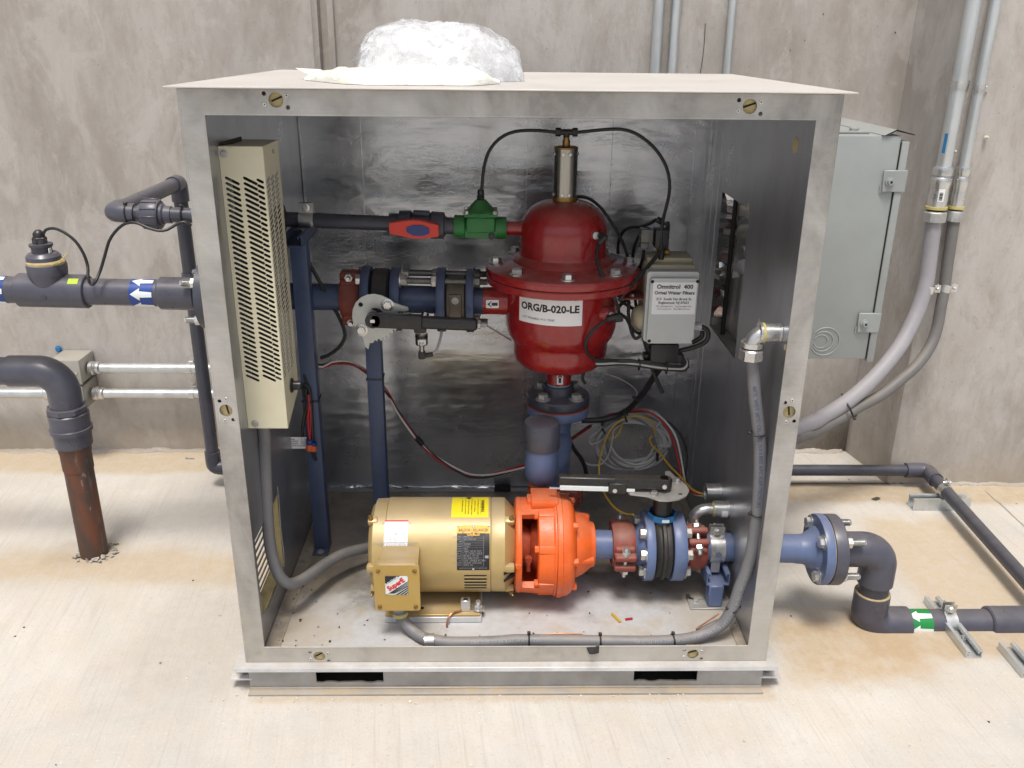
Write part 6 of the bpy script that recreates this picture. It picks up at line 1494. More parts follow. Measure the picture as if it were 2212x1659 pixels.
hose('black tube looping below the red bowl to the relay block', g2, extra=(cyl((0.2462, 0.395, 0.7192), (0.2807, 0.39, 0.7286), .0095, 12, .002), hexp((0.2663, 0.392, 0.7233), (1, 0, .1), .012, .018)))
hose('grey tube crossing in front of the red flange edge to the solenoid', [(0.2759, 0.41, 0.7616), (0.288, 0.41, 0.7809), (0.3173, 0.43, 0.8084), (0.3574, 0.46, 0.8453), (0.3853, 0.48, 0.8754), (0.398, 0.49, 0.9078), (0.4007, 0.5, 0.9324), (0.3986, 0.505, 0.9371)], .005, 'cable')
hose('black tube rising behind the red flange to the smoke connector', [(0.2936, 0.6, 0.8359), (0.2925, 0.6, 0.8642), (0.3002, 0.59, 0.8943), (0.3161, 0.57, 0.9122), (0.3385, 0.54, 0.9195), (0.3594, 0.53, 0.9301), (0.3723, 0.52, 0.9417)])
hose('black cable dropping behind the flange from the smoke connector', [(0.3393, 0.56, 0.8928), (0.3326, 0.57, 0.8669), (0.3299, 0.58, 0.8366), (0.3296, 0.58, 0.8083)])
hose('thin black cable hanging from the small coil connector', [(0.3441, 0.5, 0.8668), (0.3444, 0.51, 0.8451), (0.3432, 0.54, 0.8141), (0.3407, 0.55, 0.7955)])
hose('black tube twisting between the red bowl and the control box side', [(0.277, 0.42, 0.7422), (0.2866, 0.44, 0.7453), (0.3021, 0.46, 0.7485), (0.3113, 0.48, 0.7368), (0.3112, 0.48, 0.7127), (0.3163, 0.47, 0.6762), (0.3251, 0.46, 0.6519), (0.3333, 0.455, 0.649), (0.3435, 0.45, 0.6614), (0.3474, 0.45, 0.6675)], .0045)
hose('black tube sloping from the tee fitting under the control box', [(0.2851, 0.4, 0.7262), (0.2985, 0.42, 0.7128), (0.3113, 0.44, 0.6887), (0.3255, 0.45, 0.6705), (0.3422, 0.46, 0.6597), (0.3515, 0.47, 0.6534)], .0045)
hose('black tube crossing behind the red flange bracket', [(0.2862, 0.47, 0.7456), (0.3058, 0.48, 0.7308), (0.3286, 0.49, 0.7159), (0.3415, 0.495, 0.7099), (0.3538, 0.5, 0.713)], .0045)
hose('black wire dropping beside the control box to the relay block', [(0.3335, 0.52, 0.7331), (0.3384, 0.51, 0.7008), (0.3479, 0.5, 0.6669), (0.3556, 0.48, 0.6362), (0.363, 0.47, 0.6116), (0.3669, 0.465, 0.6071)], .0040)
hose('thick black cable curling out of the control box gland', [V(A1[0] + .020, yc_ + .03, 0.6881)] + [(0.5032, 0.43, 0.6836), (0.5104, 0.43, 0.6686), (0.5062, 0.43, 0.6504), (0.4882, 0.435, 0.6364), (0.4667, 0.44, 0.6269), (0.4446, 0.45, 0.6172)], .0062)
hose('second thick black cable tucked under the control box gland', [(0.4988, 0.45, 0.6696), (0.4997, 0.45, 0.659), (0.4917, 0.45, 0.6497), (0.4788, 0.46, 0.6371)], .0062)
# tied bundle below the box
for k, (dz, m_) in enumerate(((0, 'cable'), (-.007, 'cable_grey'), (-.013, 'cable'))):
    o_ = hose(('topmost', 'middle', 'lowest')[k] + ' tube of the tied bundle under the control box', [V(a) + V(0, .004 * k, dz) for a in [(0.2267, 0.42, 0.5993), (0.2505, 0.425, 0.5976), (0.2773, 0.43, 0.598), (0.3035, 0.43, 0.5981), (0.3388, 0.43, 0.5945), (0.3742, 0.43, 0.5885), (0.4096, 0.43, 0.5839), (0.4401, 0.435, 0.5806)]] + [V(a) + V(.004 * k, .002 * k, dz * (1 - .4 * j)) for j, a in enumerate([(0.4544, 0.44, 0.5804), (0.4606, 0.445, 0.588), (0.4565, 0.45, 0.5971)])], .0046, m_)
tie(o_, loop_pts(V((0.3389, 0.43, 0.5914)) + V(0, 0, -.004), (1, 0, 0), .0145, 12), .0018); tie(o_, loop_pts(V((0.4098, 0.43, 0.5818)) + V(0, 0, -.004), (1, 0, 0), .0145, 12), .0018)
hose('short black hose stub hanging by the filter inlet neck', [(0.1852, 0.5, 0.5515), (0.1978, 0.485, 0.5528), (0.211, 0.48, 0.5611), (0.2214, 0.47, 0.5732), (0.2324, 0.45, 0.5889)], .0062, extra=(tube([(0.2073, 0.48, 0.5526), (0.2007, 0.48, 0.5377), (0.2012, 0.48, 0.5249), (0.2081, 0.48, 0.5142)], .0042, 8),))
bund = hose('thick black cable bundle sloping down to the wire coil', [(0.3986, 0.45, 0.5706), (0.3883, 0.48, 0.534), (0.3779, 0.52, 0.4837), (0.3642, 0.56, 0.4363), (0.3517, 0.59, 0.401), (0.3345, 0.61, 0.3763), (0.315, 0.62, 0.3602), (0.2808, 0.62, 0.3497), (0.2462, 0.62, 0.3473), (0.218, 0.62, 0.3482)], .0085, name='cable_bundle', cat='cable')
tie(bund, loop_pts((0.3621, 0.56, 0.4363), (1, 0, 1), .0105, 12), .002, (0.3508, 0.55, 0.4471)); tie(bund, loop_pts((0.34, 0.605, 0.3807), (1, .2, .6), .011, 12), .002)
hose('black cable end hanging under the relay block', [(0.374, 0.46, 0.5795), (0.3813, 0.46, 0.5585), (0.3953, 0.46, 0.5289), (0.4115, 0.46, 0.4968)], .0052)
hose('upper black tube feeding the relay block', [(0.3634, 0.45, 0.5955), (0.3704, 0.45, 0.608), (0.3635, 0.45, 0.6245), (0.3566, 0.45, 0.6408)], .0040)
hose('thin clear hose drooping from the filter neck to the bundle', [(0.2374, 0.6, 0.5059), (0.2741, 0.62, 0.4918), (0.319, 0.63, 0.4722), (0.3561, 0.64, 0.4477), (0.3712, 0.62, 0.4349), (0.3667, 0.6, 0.4245)], .0016, 'cable_grey')
# coil of grey signal cable
cc = thing('cable_coil', 'coil of grey signal cable hanging behind the lower valve lever', 'cable coil', (0.3811, 0.68, 0.1662))
cpx, rad_ = (0.3755, 0.66, 0.261), .083
lp = []
rnd2 = random.Random(12)
for k in range(12 * 24):
    t = 2 * math.pi * k / 24; j = k // 24
    ra = rad_ * (1.02 + .17 * math.sin(j * 1.9) + .04 * math.sin(t * 2 + j)); rb = rad_ * (.92 + .13 * math.cos(j * 2.3) + .03 * math.sin(t * 3 + j * 2))
    lp.append(V(cpx[0] + .009 * math.sin(j * 3) + ra * 1.06 * math.cos(t), cpx[1] + .010 * math.sin(j * 1.3 + t * .5), cpx[2] + .009 * math.cos(j * 2) + rb * math.sin(t)))
part('cable', cc, 'cable_grey', tube(lp, 0.0042, 7, .02))
lp2 = [V(cpx[0] + .079 * math.cos(R(a)), cpx[1] - .014, cpx[2] + .080 * math.sin(R(a))) for a in range(20, 380, 15)]
part('cable', cc, 'flex', tube([V(a) for a in [(0.4454, 0.63, 0.2367), (0.4388, 0.63, 0.2687), (0.4273, 0.635, 0.3013), (0.4093, 0.64, 0.3242), (0.3831, 0.645, 0.3392), (0.3579, 0.65, 0.3386)]] + lp2[8:18], .0032, 7, .02))
part('heat_shrink', cc, 'black', cyl((0.4446, 0.63, 0.2399), (0.4458, 0.63, 0.2141), .0042, 10))
part('cable', cc, 'cable_grey', tube([(0.1827, 0.62, 0.3295), (0.2168, 0.62, 0.3352), (0.2521, 0.63, 0.333), (0.2782, 0.63, 0.3284), (0.2661, 0.64, 0.3019), (0.2494, 0.64, 0.286), (0.2443, 0.64, 0.2701), (0.2562, 0.64, 0.2621), (0.2817, 0.64, 0.2765), (0.2953, 0.64, 0.2956), (0.3115, 0.64, 0.3177)], .0028, 7))
part('cable', cc, 'cable_grey', tube([(0.1799, 0.6, 0.2824), (0.1949, 0.6, 0.2604), (0.22, 0.61, 0.2269), (0.2508, 0.62, 0.2043), (0.284, 0.63, 0.2042), (0.3042, 0.64, 0.2317), (0.3107, 0.64, 0.2766), (0.3134, 0.64, 0.3083)], .0028, 7))
part('cable', cc, 'cable_grey', tube([(0.3701, 0.63, 0.3752), (0.4042, 0.63, 0.3768), (0.4334, 0.63, 0.3676), (0.4447, 0.63, 0.349), (0.4429, 0.635, 0.3265), (0.4271, 0.64, 0.3164)], .0028, 7))
part('cable_tie', cc, 'black', tube([(0.3356, 0.6, 0.3833), (0.3377, 0.59, 0.3708), (0.3445, 0.6, 0.3511)], .003, 6), tube([(0.2774, 0.62, 0.3203), (0.2821, 0.61, 0.3171), (0.2867, 0.62, 0.3047)], .003, 6), obox((0.2768, 0.61, 0.3404), (1, 0, 0), (0, 1, 0), UP, (.010, .008, .010), .002))
wires = 'loose wires by the cable coil'
hose('red wire arching over the coil down to the upper nipple', [(0.2827, 0.63, 0.3533), (0.308, 0.63, 0.3612), (0.3402, 0.62, 0.3748), (0.3732, 0.615, 0.3816), (0.4037, 0.61, 0.3792), (0.4342, 0.6, 0.3636), (0.4601, 0.59, 0.3342), (0.4779, 0.58, 0.2985), (0.4883, 0.56, 0.2612), (0.4958, 0.54, 0.2241), (0.4976, 0.52, 0.2062), (0.5025, 0.48, 0.2022), (0.5184, 0.44, 0.2082), (0.5406, 0.42, 0.216)], .0030, 'wirered', 'wire', 'wire')
hose('white wire running beside the red wire round the coil', [(0.4092, 0.625, 0.3759), (0.4387, 0.61, 0.3654), (0.4641, 0.6, 0.3421), (0.4844, 0.59, 0.3125), (0.4969, 0.58, 0.2735), (0.505, 0.56, 0.2298), (0.5087, 0.54, 0.2052), (0.508, 0.48, 0.2022), (0.5216, 0.44, 0.2036), (0.541, 0.42, 0.2114)], .0030, 'wirewhite', 'wire', 'wire')
hose('black wire outermost in the bundle right of the coil', [(0.2729, 0.64, 0.3427), (0.3002, 0.635, 0.359), (0.3363, 0.63, 0.3674), (0.3752, 0.625, 0.3727), (0.4115, 0.62, 0.3719), (0.4566, 0.61, 0.3531), (0.4912, 0.6, 0.3235), (0.5118, 0.59, 0.2907), (0.5198, 0.58, 0.2547), (0.5166, 0.56, 0.2267), (0.5115, 0.54, 0.2052), (0.5097, 0.5, 0.2041)], .0030, 'cable', 'wire', 'wire')
hose('long yellow wire looping over the coil and down behind the lever', [(0.5393, 0.42, 0.216), (0.5179, 0.44, 0.2144), (0.5042, 0.48, 0.2146), (0.4862, 0.52, 0.2249), (0.4678, 0.56, 0.2329)] + [(0.4448, 0.6, 0.2544), (0.435, 0.62, 0.2575), (0.428, 0.64, 0.2608), (0.4209, 0.64, 0.2799), (0.4304, 0.64, 0.2895), (0.4314, 0.63, 0.313), (0.4201, 0.625, 0.3403), (0.3953, 0.62, 0.3579), (0.3657, 0.615, 0.3637), (0.335, 0.615, 0.3538), (0.3078, 0.615, 0.3289), (0.2903, 0.61, 0.2967), (0.2778, 0.6, 0.2636), (0.2711, 0.59, 0.2305), (0.2684, 0.57, 0.2087), (0.2715, 0.55, 0.1872), (0.2789, 0.52, 0.1682), (0.2915, 0.48, 0.1584), (0.3087, 0.44, 0.1558), (0.3272, 0.4, 0.1661), (0.3377, 0.36, 0.1874)], .0027, 'wireyellow', 'wire', 'wire')
hose('short yellow wire loop inside the coil', [(0.3384, 0.64, 0.3272), (0.3324, 0.64, 0.3052), (0.3218, 0.64, 0.2861), (0.3076, 0.64, 0.2813), (0.2957, 0.64, 0.2861)], .0024, 'wireyellow', 'wire', 'wire')
hose('black cable dropping from the riser pipe behind the lever', [(0.1806, 0.6, 0.3477), (0.1781, 0.6, 0.3198), (0.1854, 0.6, 0.2887), (0.2007, 0.6, 0.2604), (0.2199, 0.61, 0.2301), (0.2326, 0.61, 0.2013), (0.2366, 0.61, 0.1721), (0.2311, 0.6, 0.1415), (0.2156, 0.58, 0.1196), (0.1999, 0.56, 0.1077)], .0062, 'cable', 'power_cable', 'cable')
# nipples through the right wall
for lab, c_, extra in (('upper zinc conduit nipple on the right wall, wires running into it', [(0.5341, 0.4, 0.2324), (0.572, 0.3908, 0.2396)], 0), ('lower zinc conduit nipple with an elbow on the right wall', [(0.5342, 0.31, 0.2277), (0.572, 0.3053, 0.2326)], 1)):
    a, b = V(c_[0]), V(c_[1]); yy = (a.y + b.y) / 2; zz_ = (a.z + b.z) / 2 if not extra else b.z
    t = thing('conduit_nipple', lab, 'conduit fitting', (.55, yy, zz_ - .025), 'conduit nipples on the right wall')
    x0 = a.x
    rr = .0235 if not extra else .0225
    part('sleeve', t, 'zinc', lathe((x0, yy, zz_), X1, [(.03, rr - .004), (0, rr - .004), (0, rr), (.036, rr), (.036, rr + .002), (.042, rr + .002), (.042, rr), (.5722 - x0, rr)], 28, cap=False))
    part('bore', t, 'dark', lathe((x0 + .029, yy, zz_), X1, [(0, rr - .0042), (.001, 0)], 24, cap=False))
    if extra:
        part('elbow', t, 'zinc', tube([V(x0, yy, zz_), V(x0 - .02, yy, zz_), V(x0 - .036, yy, zz_ - .006), V(x0 - .046, yy, zz_ - .020), V(x0 - .048, yy, zz_ - .036)], .0155, 20, .006))
        part('yellow_ring', t, 'yellowring', lathe((x0 - .002, yy, zz_), X1, [(0, .014), (0, .019), (.005, .019), (.005, .014)], 20, cap=False))
        part('sticker', t, 'paper', patch((0, yy, 0), X1, rr, x0 + .018, x0 + .034, -30, 20, FR, .0006, 5)).location.z += zz_
        part('hose', t, 'flex_dark', tube([V(x0 - .048, yy, zz_ - .036), V(x0 - .048, yy + .02, zz_ - .09), V(x0 - .04, yy + .09, zz_ - .14), V(x0 - .03, yy + .2, ZF + .02)], .013, 12))
        part('tag', t, 'bandwhite', lathe((x0 - .048, yy, zz_ - .040), (0, 0, 1), [(0, .012), (0, .0162), (.003, .0162), (.003, .012)], 16, cap=False))
# elbow fitting and the grey flexible conduit that feeds the motor
ef_y = .075
E0 = (0.5352, 0.075, 0.7874); E1 = (0.5158, 0.075, 0.762)
mc = thing('motor_conduit', 'grey printed flexible conduit looping from the right wall along the sill to the motor box', 'flexible conduit', (.3, .06, ZF))
xev = E1[0]; zeh = E0[2]
part('nipple', mc, 'zinc', lathe((.5722, ef_y, zeh), (-1, 0, 0), [(0, .018), (0, .0215), (.004, .0215), (.005, .0205), (.5722 - E0[0], .0205)], 26))
part('yellow_ring', mc, 'yellowring', lathe((E0[0] + .002, ef_y, zeh), (-1, 0, 0), [(0, .018), (0, .0225), (.006, .0225), (.006, .018)], 24, cap=False))
part('elbow_fitting', mc, 'zinc', lathe((E0[0] - .004, ef_y, zeh), (-1, 0, 0), [(0, .016), (0, .0235), (.005, .0235), (.006, .02)], 24), elbow((xev, ef_y, zeh), (-1, 0, 0), (0, 0, -1), .026, .0175, seg=22, n=8, leg0=max(.002, E0[0] - .008 - xev - .026), leg1=.006))
zn = 0.7658
part('gland_nut', mc, 'zinc', lathe((xev, ef_y, zn + .002), (0, 0, -1), [(0, .018), (0, .0245), (.010, .0245), (.010, .018)], 24, cap=False), hexp((xev, ef_y, zn - .036), UP, .0265, .024, n=8))
hpts = [V(xev, ef_y, zn - .03)] + [] + [(0.5196, 0.075, 0.7297), (0.5261, 0.075, 0.6882), (0.5338, 0.072, 0.6401), (0.5448, 0.07, 0.5872), (0.5546, 0.068, 0.5333)] + [(0.5566, 0.066, 0.5161), (0.5614, 0.064, 0.4684), (0.5647, 0.062, 0.4123), (0.5656, 0.06, 0.359), (0.5647, 0.058, 0.3088)] + [(0.5624, 0.056, 0.2614), (0.5554, 0.055, 0.211), (0.5444, 0.054, 0.1649), (0.5352, 0.052, 0.1188)]
hpts += [(0.5143, 0.05, 0.0703), (0.4854, 0.048, 0.0475)]
tail_ = [(0.4448, 0.0434, 0.0335), (0.3918, 0.0329, 0.0335), (0.3236, 0.029, 0.0335), (0.2227, 0.0311, 0.0335), (0.1218, 0.0342, 0.0335), (0.0209, 0.0363, 0.0335)]
tail2 = [(-0.0115, 0.0316, 0.0335), (-0.0741, 0.028, 0.0335), (-0.1365, 0.0283, 0.0335), (-0.1682, 0.0348, 0.0335), (-0.1969, 0.0436, 0.0345)] + [(-0.2208, 0.066, 0.0328), (-0.239, 0.078, 0.0431), (-0.2508, 0.088, 0.0529)]
hall = hpts + [V(a) for a in tail_] + [V(a) for a in tail2]
xb_, yb2 = -0.259, .095
hall.append(V(xb_, yb2, 0.0555))
part('hose', mc, 'flex', tube(hall, .0140, 18, .012))
part('box_connector', mc, 'zincdull', hexp((xb_, yb2, T0[2] - .016), UP, .0185, .017, n=8), cyl((xb_, yb2, T0[2] - .028), (xb_ + .001, yb2, T0[2] - .014), .0165, 20))
part('yellow_ring', mc, 'yellowring', lathe((xb_ + .002, yb2 - .002, T0[2] - .044), (-.1, .15, 1), [(0, .0142), (0, .0178), (.009, .0178), (.009, .0142)], 22, cap=False))
part('sleeve', mc, 'flex', lathe((xb_ + .001, yb2 - .001, T0[2] - .036), (-.05, .08, 1), [(0, .0145), (0, .0165), (.010, .0165), (.010, .0145)], 20, cap=False))
qstr = V((-0.1838, 0.0349, 0.0335))
part('strap', mc, 'zinc', lathe(qstr - V(.0115, 0, 0), (1, 0, .06), [(0, .0142), (0, .0162), (.023, .0162), (.023, .0142)], 22, cap=False))
for q in (tail_[3], tail_[1]) : pass
for u_, ax in (((0.0512, 0.0351, 0.0335), (1, 0, 0)), ((0.2199, 0.0306, 0.0335), (1, 0, 0)), ((0.3936, 0.0335, 0.0335), (1, .15, .05)), ((0.5379, 0.052, 0.111), (-.6, 0, 1)), ((0.5664, 0.06, 0.361), (0, 0, 1)), ((0.5465, 0.067, 0.5579), (0, 0, 1))):
    hd = V(u_) + (V(0, .004, .018) if ax[0] == 1 else V(-.018, -.004, .003))
    tie(mc, loop_pts(u_, ax, .0150, 14), .0022, hd)
# printing along the hose
def along(pts, i0, i1, s, size, side, up):
    Q = crspline(pts, .006)
    def f(bm):
        vs_, fs = text_pts(s, size, 'CENTER')
        sub = Q[int(i0 * len(Q)):int(i1 * len(Q))]
        cum = [0]
        for a, b in zip(sub, sub[1:]): cum.append(cum[-1] + (b - a).length)
        tot = cum[-1]; w_ = max(a for a, b in vs_) - min(a for a, b in vs_); k = min(1.0, tot / max(w_, 1e-6))
        def at(sv):
            sv = min(max(sv, 0), tot - 1e-5)
            for j in range(len(cum) - 1):
                if cum[j + 1] >= sv:
                    t = (sv - cum[j]) / (cum[j + 1] - cum[j]); return sub[j].lerp(sub[j + 1], t), (sub[j + 1] - sub[j]).normalized()
            return sub[-1], (sub[-1] - sub[-2]).normalized()
        V_ = []
        for a, b in vs_:
            c, tg = at(tot / 2 + a * k)
            n_ = Vector(side); n_ = (n_ - tg * n_.dot(tg)).normalized(); b_ = n_.cross(tg) * up
            th = b / .0146
            V_.append(bm.verts.new(c + (n_ * math.cos(th) + b_ * math.sin(th)) * .0146))
        for q in fs:
            try: bm.faces.new([V_[i] for i in q])
            except ValueError: pass
    return f
part('lettering', mc, 'inkblue', along(hall, .03, .27, '60°C WET 60°C OIL-RES SUN-RES AFC-KAF-TECH (K)', .0125, (-.2, -1, .2), 1))
part('lettering', mc, 'inkgrey', along(hall, .34, .62, 'LIQUID-TUFF TYPE VF 1/2 60°C DRY 60°C WET OIL-RES SUN-RES AFC KAF-TECH (K)', .0105, (0, -.8, .6), 1))
part('lettering', mc, 'inkgrey', along(hall, .72, .90, 'LIQUID-TUFF TYPE VF 1/2 60°C DRY', .0105, (0, -.8, .6), 1))
# left flexible conduit from the heater, round the corner and behind the motor
lc = [(-0.559, 0.16, 0.5132), (-0.5614, 0.155, 0.4672), (-0.5632, 0.15, 0.4136), (-0.5647, 0.145, 0.3591), (-0.5656, 0.14, 0.3111), (-0.5656, 0.135, 0.2625), (-0.5627, 0.13, 0.217), (-0.5552, 0.125, 0.1786), (-0.5448, 0.125, 0.148), (-0.5293, 0.135, 0.125), (-0.5113, 0.17, 0.1101), (-0.4879, 0.22, 0.1028), (-0.4627, 0.27, 0.0987), (-0.4307, 0.31, 0.098), (-0.3998, 0.34, 0.0916), (-0.3739, 0.36, 0.0855), (-0.3513, 0.38, 0.0773)]
lc = [V(a) for a in lc]
lcb = solo('heater_conduit', 'grey flexible conduit hanging from the heater and bending behind the motor', 'flexible conduit', 'flex', tube([V(lc[0].x, .15, hz0 + .03)] + [V(a.x, a.y, max(a.z, ZF + .0145)) for a in lc] + [V(-.2, .42, ZF + .015)], .0140, 18, .012))

# wires at the front post: black cable, red/white/black triple, wire nuts, paper tag
hose('black cable hanging in a bow from the flush pipe behind the front post', [(-0.553, 0.52, 0.9043), (-0.5377, 0.52, 0.8876), (-0.5199, 0.515, 0.8598), (-0.4835, 0.5, 0.7953), (-0.4603, 0.51, 0.738), (-0.4389, 0.51, 0.6925), (-0.4242, 0.51, 0.6515), (-0.4258, 0.51, 0.6255), (-0.4447, 0.51, 0.5993), (-0.4706, 0.51, 0.5807), (-0.4911, 0.51, 0.5727)], .0048)
tri = [V(a) for a in [(-0.5207, 0.52, 0.551), (-0.4926, 0.54, 0.5384), (-0.473, 0.56, 0.542), (-0.446, 0.58, 0.5362), (-0.4155, 0.58, 0.5294), (-0.3848, 0.575, 0.5121), (-0.3648, 0.575, 0.4983), (-0.3435, 0.58, 0.4686), (-0.3252, 0.59, 0.4337), (-0.3094, 0.6, 0.3924), (-0.288, 0.61, 0.3474), (-0.2625, 0.61, 0.3062), (-0.2391, 0.61, 0.2734), (-0.2065, 0.6, 0.2452), (-0.1684, 0.59, 0.22), (-0.1302, 0.58, 0.2023), (-0.1002, 0.57, 0.1953)]]
tri2 = [V(a) for a in [(-0.0479, 0.56, 0.2011), (0.008, 0.55, 0.2206), (0.0631, 0.54, 0.2434), (0.098, 0.56, 0.2501), (0.1448, 0.62, 0.2499), (0.2076, 0.65, 0.2845), (0.2505, 0.65, 0.3184)]]
for k, (m_, nm) in enumerate((('cable', 'black'), ('wirered', 'red'), ('wirewhite', 'white'))):
    a_ = lambda j: V(0, .003 * math.sin(j * .7 + k * 2.1), .004 * math.cos(j * .55 + k * 2.1))
    hose(nm + ' conductor of the three-wire lead sagging across the back', [q_ + a_(j) for j, q_ in enumerate(tri + tri2)], .0028, m_, 'wire', 'wire')
solo('tape_wrap', 'short black tape wrap round the sagging three-wire lead', 'tape', 'black', tube([(-0.2532, 0.608, 0.2967), (-0.2389, 0.608, 0.2758)], .0085, 10))
ld = thing('sensor_lead', 'bundle of red and black leads ending in orange wire nuts by the front post', 'cable', (-0.523, 0.44, 0.3392))
part('black_lead', ld, 'cable', tube([(-0.5107, 0.47, 0.5718), (-0.5227, 0.465, 0.5606), (-0.5256, 0.46, 0.5414), (-0.5201, 0.455, 0.5197), (-0.5232, 0.45, 0.4978), (-0.5189, 0.445, 0.4759), (-0.5289, 0.445, 0.441), (-0.538, 0.445, 0.403), (-0.542, 0.45, 0.3733)], .0045, 8), tube([(-0.5295, 0.455, 0.5091), (-0.5227, 0.45, 0.5216), (-0.5138, 0.45, 0.5084), (-0.5116, 0.445, 0.4759), (-0.5124, 0.445, 0.4302), (-0.5136, 0.445, 0.3866), (-0.5159, 0.445, 0.3479), (-0.5158, 0.447, 0.3191), (-0.5112, 0.45, 0.3036)], .0045, 8), tube([(-0.5295, 0.455, 0.5091), (-0.5278, 0.452, 0.4917), (-0.5204, 0.445, 0.4732)], .0045, 8))
part('red_lead', ld, 'wirered', tube([(-0.5163, 0.445, 0.4945), (-0.5147, 0.44, 0.47), (-0.5212, 0.44, 0.4324), (-0.5215, 0.44, 0.3943), (-0.5208, 0.44, 0.3696)], .0036, 8), tube([(-0.5143, 0.445, 0.4892), (-0.5135, 0.442, 0.4584), (-0.5157, 0.442, 0.418), (-0.5213, 0.442, 0.3687)], .0030, 8))
part('blue_splice', ld, 'blueplastic', cyl((-0.5208, 0.44, 0.3696), (-0.5224, 0.44, 0.3544), .0095, 12, .002), cyl((-0.5121, 0.443, 0.36), (-0.5129, 0.443, 0.3489), .008, 12, .002))
part('orange_wire_nut', ld, 'orangenut', cyl((-0.5223, 0.44, 0.3558), (-0.5242, 0.44, 0.3364), .0095, 10, .002), cyl((-0.5128, 0.443, 0.3503), (-0.5135, 0.443, 0.3336), .0080, 10, .002))
part('cable_tie', ld, 'black', tube([(-0.527, 0.452, 0.469), (-0.5102, 0.438, 0.4761), (-0.5057, 0.44, 0.4759)], .0022, 6))
pt = thing('paper_tag', 'small white printed tag hanging left of the orange wire nuts', 'tag', (-0.5577, 0.45, 0.3385))
G0, G1 = (-0.5824, 0.45, 0.3377), (-0.5297, 0.45, 0.3711)
part('card', pt, 'paper', plate(rrect(G0[0], G0[2], G1[0], G1[2], .003), [], .0008, (0, .45, 0), (1, 0, 0), (0, 0, 1)))
fpt = planefn((G0[0], .4494, (G0[2] + G1[2]) / 2), (1, 0, 0), (0, 0, 1), .0006)
part('lettering', pt, 'ink', *[text(s, .0062, fpt, 'LEFT', ox=.0085 + (.026 if c_ else 0), oy=.0105 - .0062 * r_) for s, c_, r_ in (('RED', 0, 0), ('<5 TO', 1, 0), ('WHITE', 0, 1), ('SIGNA', 1, 1), ('BLACK', 0, 2), ('NEGAT', 1, 2), ('LOW-POWER SE', 0, 3))])
# small litter on the cabinet floor and sill
q = V((0.2716, 0.1379, 0.021)); q2 = V((0.264, 0.1567, 0.021)); q3_ = V((0.2808, 0.1218, 0.021))
solo('wire_scrap', 'snipped yellow wire scrap on the cabinet floor', 'wire scrap', 'wireyellow', cyl(q2, q3_, .0032, 8))
solo('wire_scrap', 'tiny red wire scrap beside the yellow one on the cabinet floor', 'wire scrap', 'wirered', cyl((0.2945, 0.132, 0.0215), (0.3127, 0.1354, 0.0215), .0030, 8))
solo('cut_tie', 'cut black cable tie by the foot of the short blue stand', 'cable tie', 'black', tube([(0.4669, 0.2177, 0.03), (0.4798, 0.2152, 0.023), (0.4961, 0.2132, 0.0205), (0.5074, 0.2144, 0.0205)], .0026, 6), obox((0.4679, 0.2189, 0.03), (1, 0, 0), (0, 1, 0), UP, (.009, .008, .007), .001, 1))
solo('copper_strand', 'bare copper wire lying behind the grey conduit at the sill', 'wire', 'copper', tube([(0.0904, 0.0727, 0.022), (0.1176, 0.07, 0.026), (0.1484, 0.0698, 0.026), (0.183, 0.0717, 0.022)], .0018, 6))
solo('copper_strand', 'bare copper wire slanting behind the conduit bend at the right', 'wire', 'copper', tube([(0.4624, 0.0904, 0.024), (0.4901, 0.1075, 0.03), (0.5255, 0.1282, 0.04)], .0020, 6))
qr = V((0.2006, -0.002, 0.0353))
solo('rubber_scrap', 'crumpled black rubber scrap stuck on the cabinet\'s front sill', 'scrap', 'rubber', lambda bm: [bm.faces.new([bm.verts.new(qr + V(a, b, c)) for a, b, c in t]) for t in (((-.017, -.001, .006), (-.004, -.010, -.006), (.004, -.004, .010)), ((-.004, -.010, -.006), (.013, -.003, -.008), (.004, -.004, .010)), ((.013, -.003, -.008), (.013, -.001, .012), (.004, -.004, .010)), ((-.017, -.001, .006), (-.010, -.003, -.010), (-.004, -.010, -.006)), ((-.010, -.003, -.010), (.010, -.001, -.011), (-.004, -.010, -.006)), ((.004, -.004, .010), (.013, -.001, .012), (.008, .004, .016)))], sharp=10)

# ================================================================== GREY ELECTRICAL BOX OUTSIDE, RIGHT
ey = .30
eb = thing('electrical_box', 'grey painted electrical enclosure with a rain hood on the cabinet\'s right side', 'electrical box', (.73, ey + .15, .64))
ex1 = 0.8646; ezt = 1.1721; ezb = 0.6492; exf = 0.8867
ezs = ezb
part('body', eb, 'greybox', box((.6102, ey, ezb), (ex1, ey + .42, ezt), .004, 2))
part('cover', eb, 'greybox', box((ex1 + .0008, ey - .004, ezb - .006), (exf - .004, ey + .424, ezt - .012), .003, 2))
hood_z = ezt
part('rain_hood', eb, 'greybox', lambda bm: (lambda A, B: [bm.faces.new((A[i], A[i + 1], B[i + 1], B[i])) for i in range(len(A) - 1)])([bm.verts.new((x, ey - .004, z)) for x, z in ((ex1 - .045, ezt + .001), (ex1 - .040, ezt + .001), (ex1 - .016, ezt + .013), (exf + .004, ezt + .003), (exf + .004, ezt + .001), (ex1 - .014, ezt + .010), (ex1 - .036, ezt - .001 + .0005))], [bm.verts.new((x, ey + .42, z)) for x, z in ((ex1 - .045, ezt + .001), (ex1 - .040, ezt + .001), (ex1 - .016, ezt + .013), (exf + .004, ezt + .003), (exf + .004, ezt + .001), (ex1 - .014, ezt + .010), (ex1 - .036, ezt - .001 + .0005))]))
part('top_strap', eb, 'greybox', box((.66, ey + .03, ezt + .0006), (ex1 - .06, ey + .075, ezt + .0056), .001, 1))
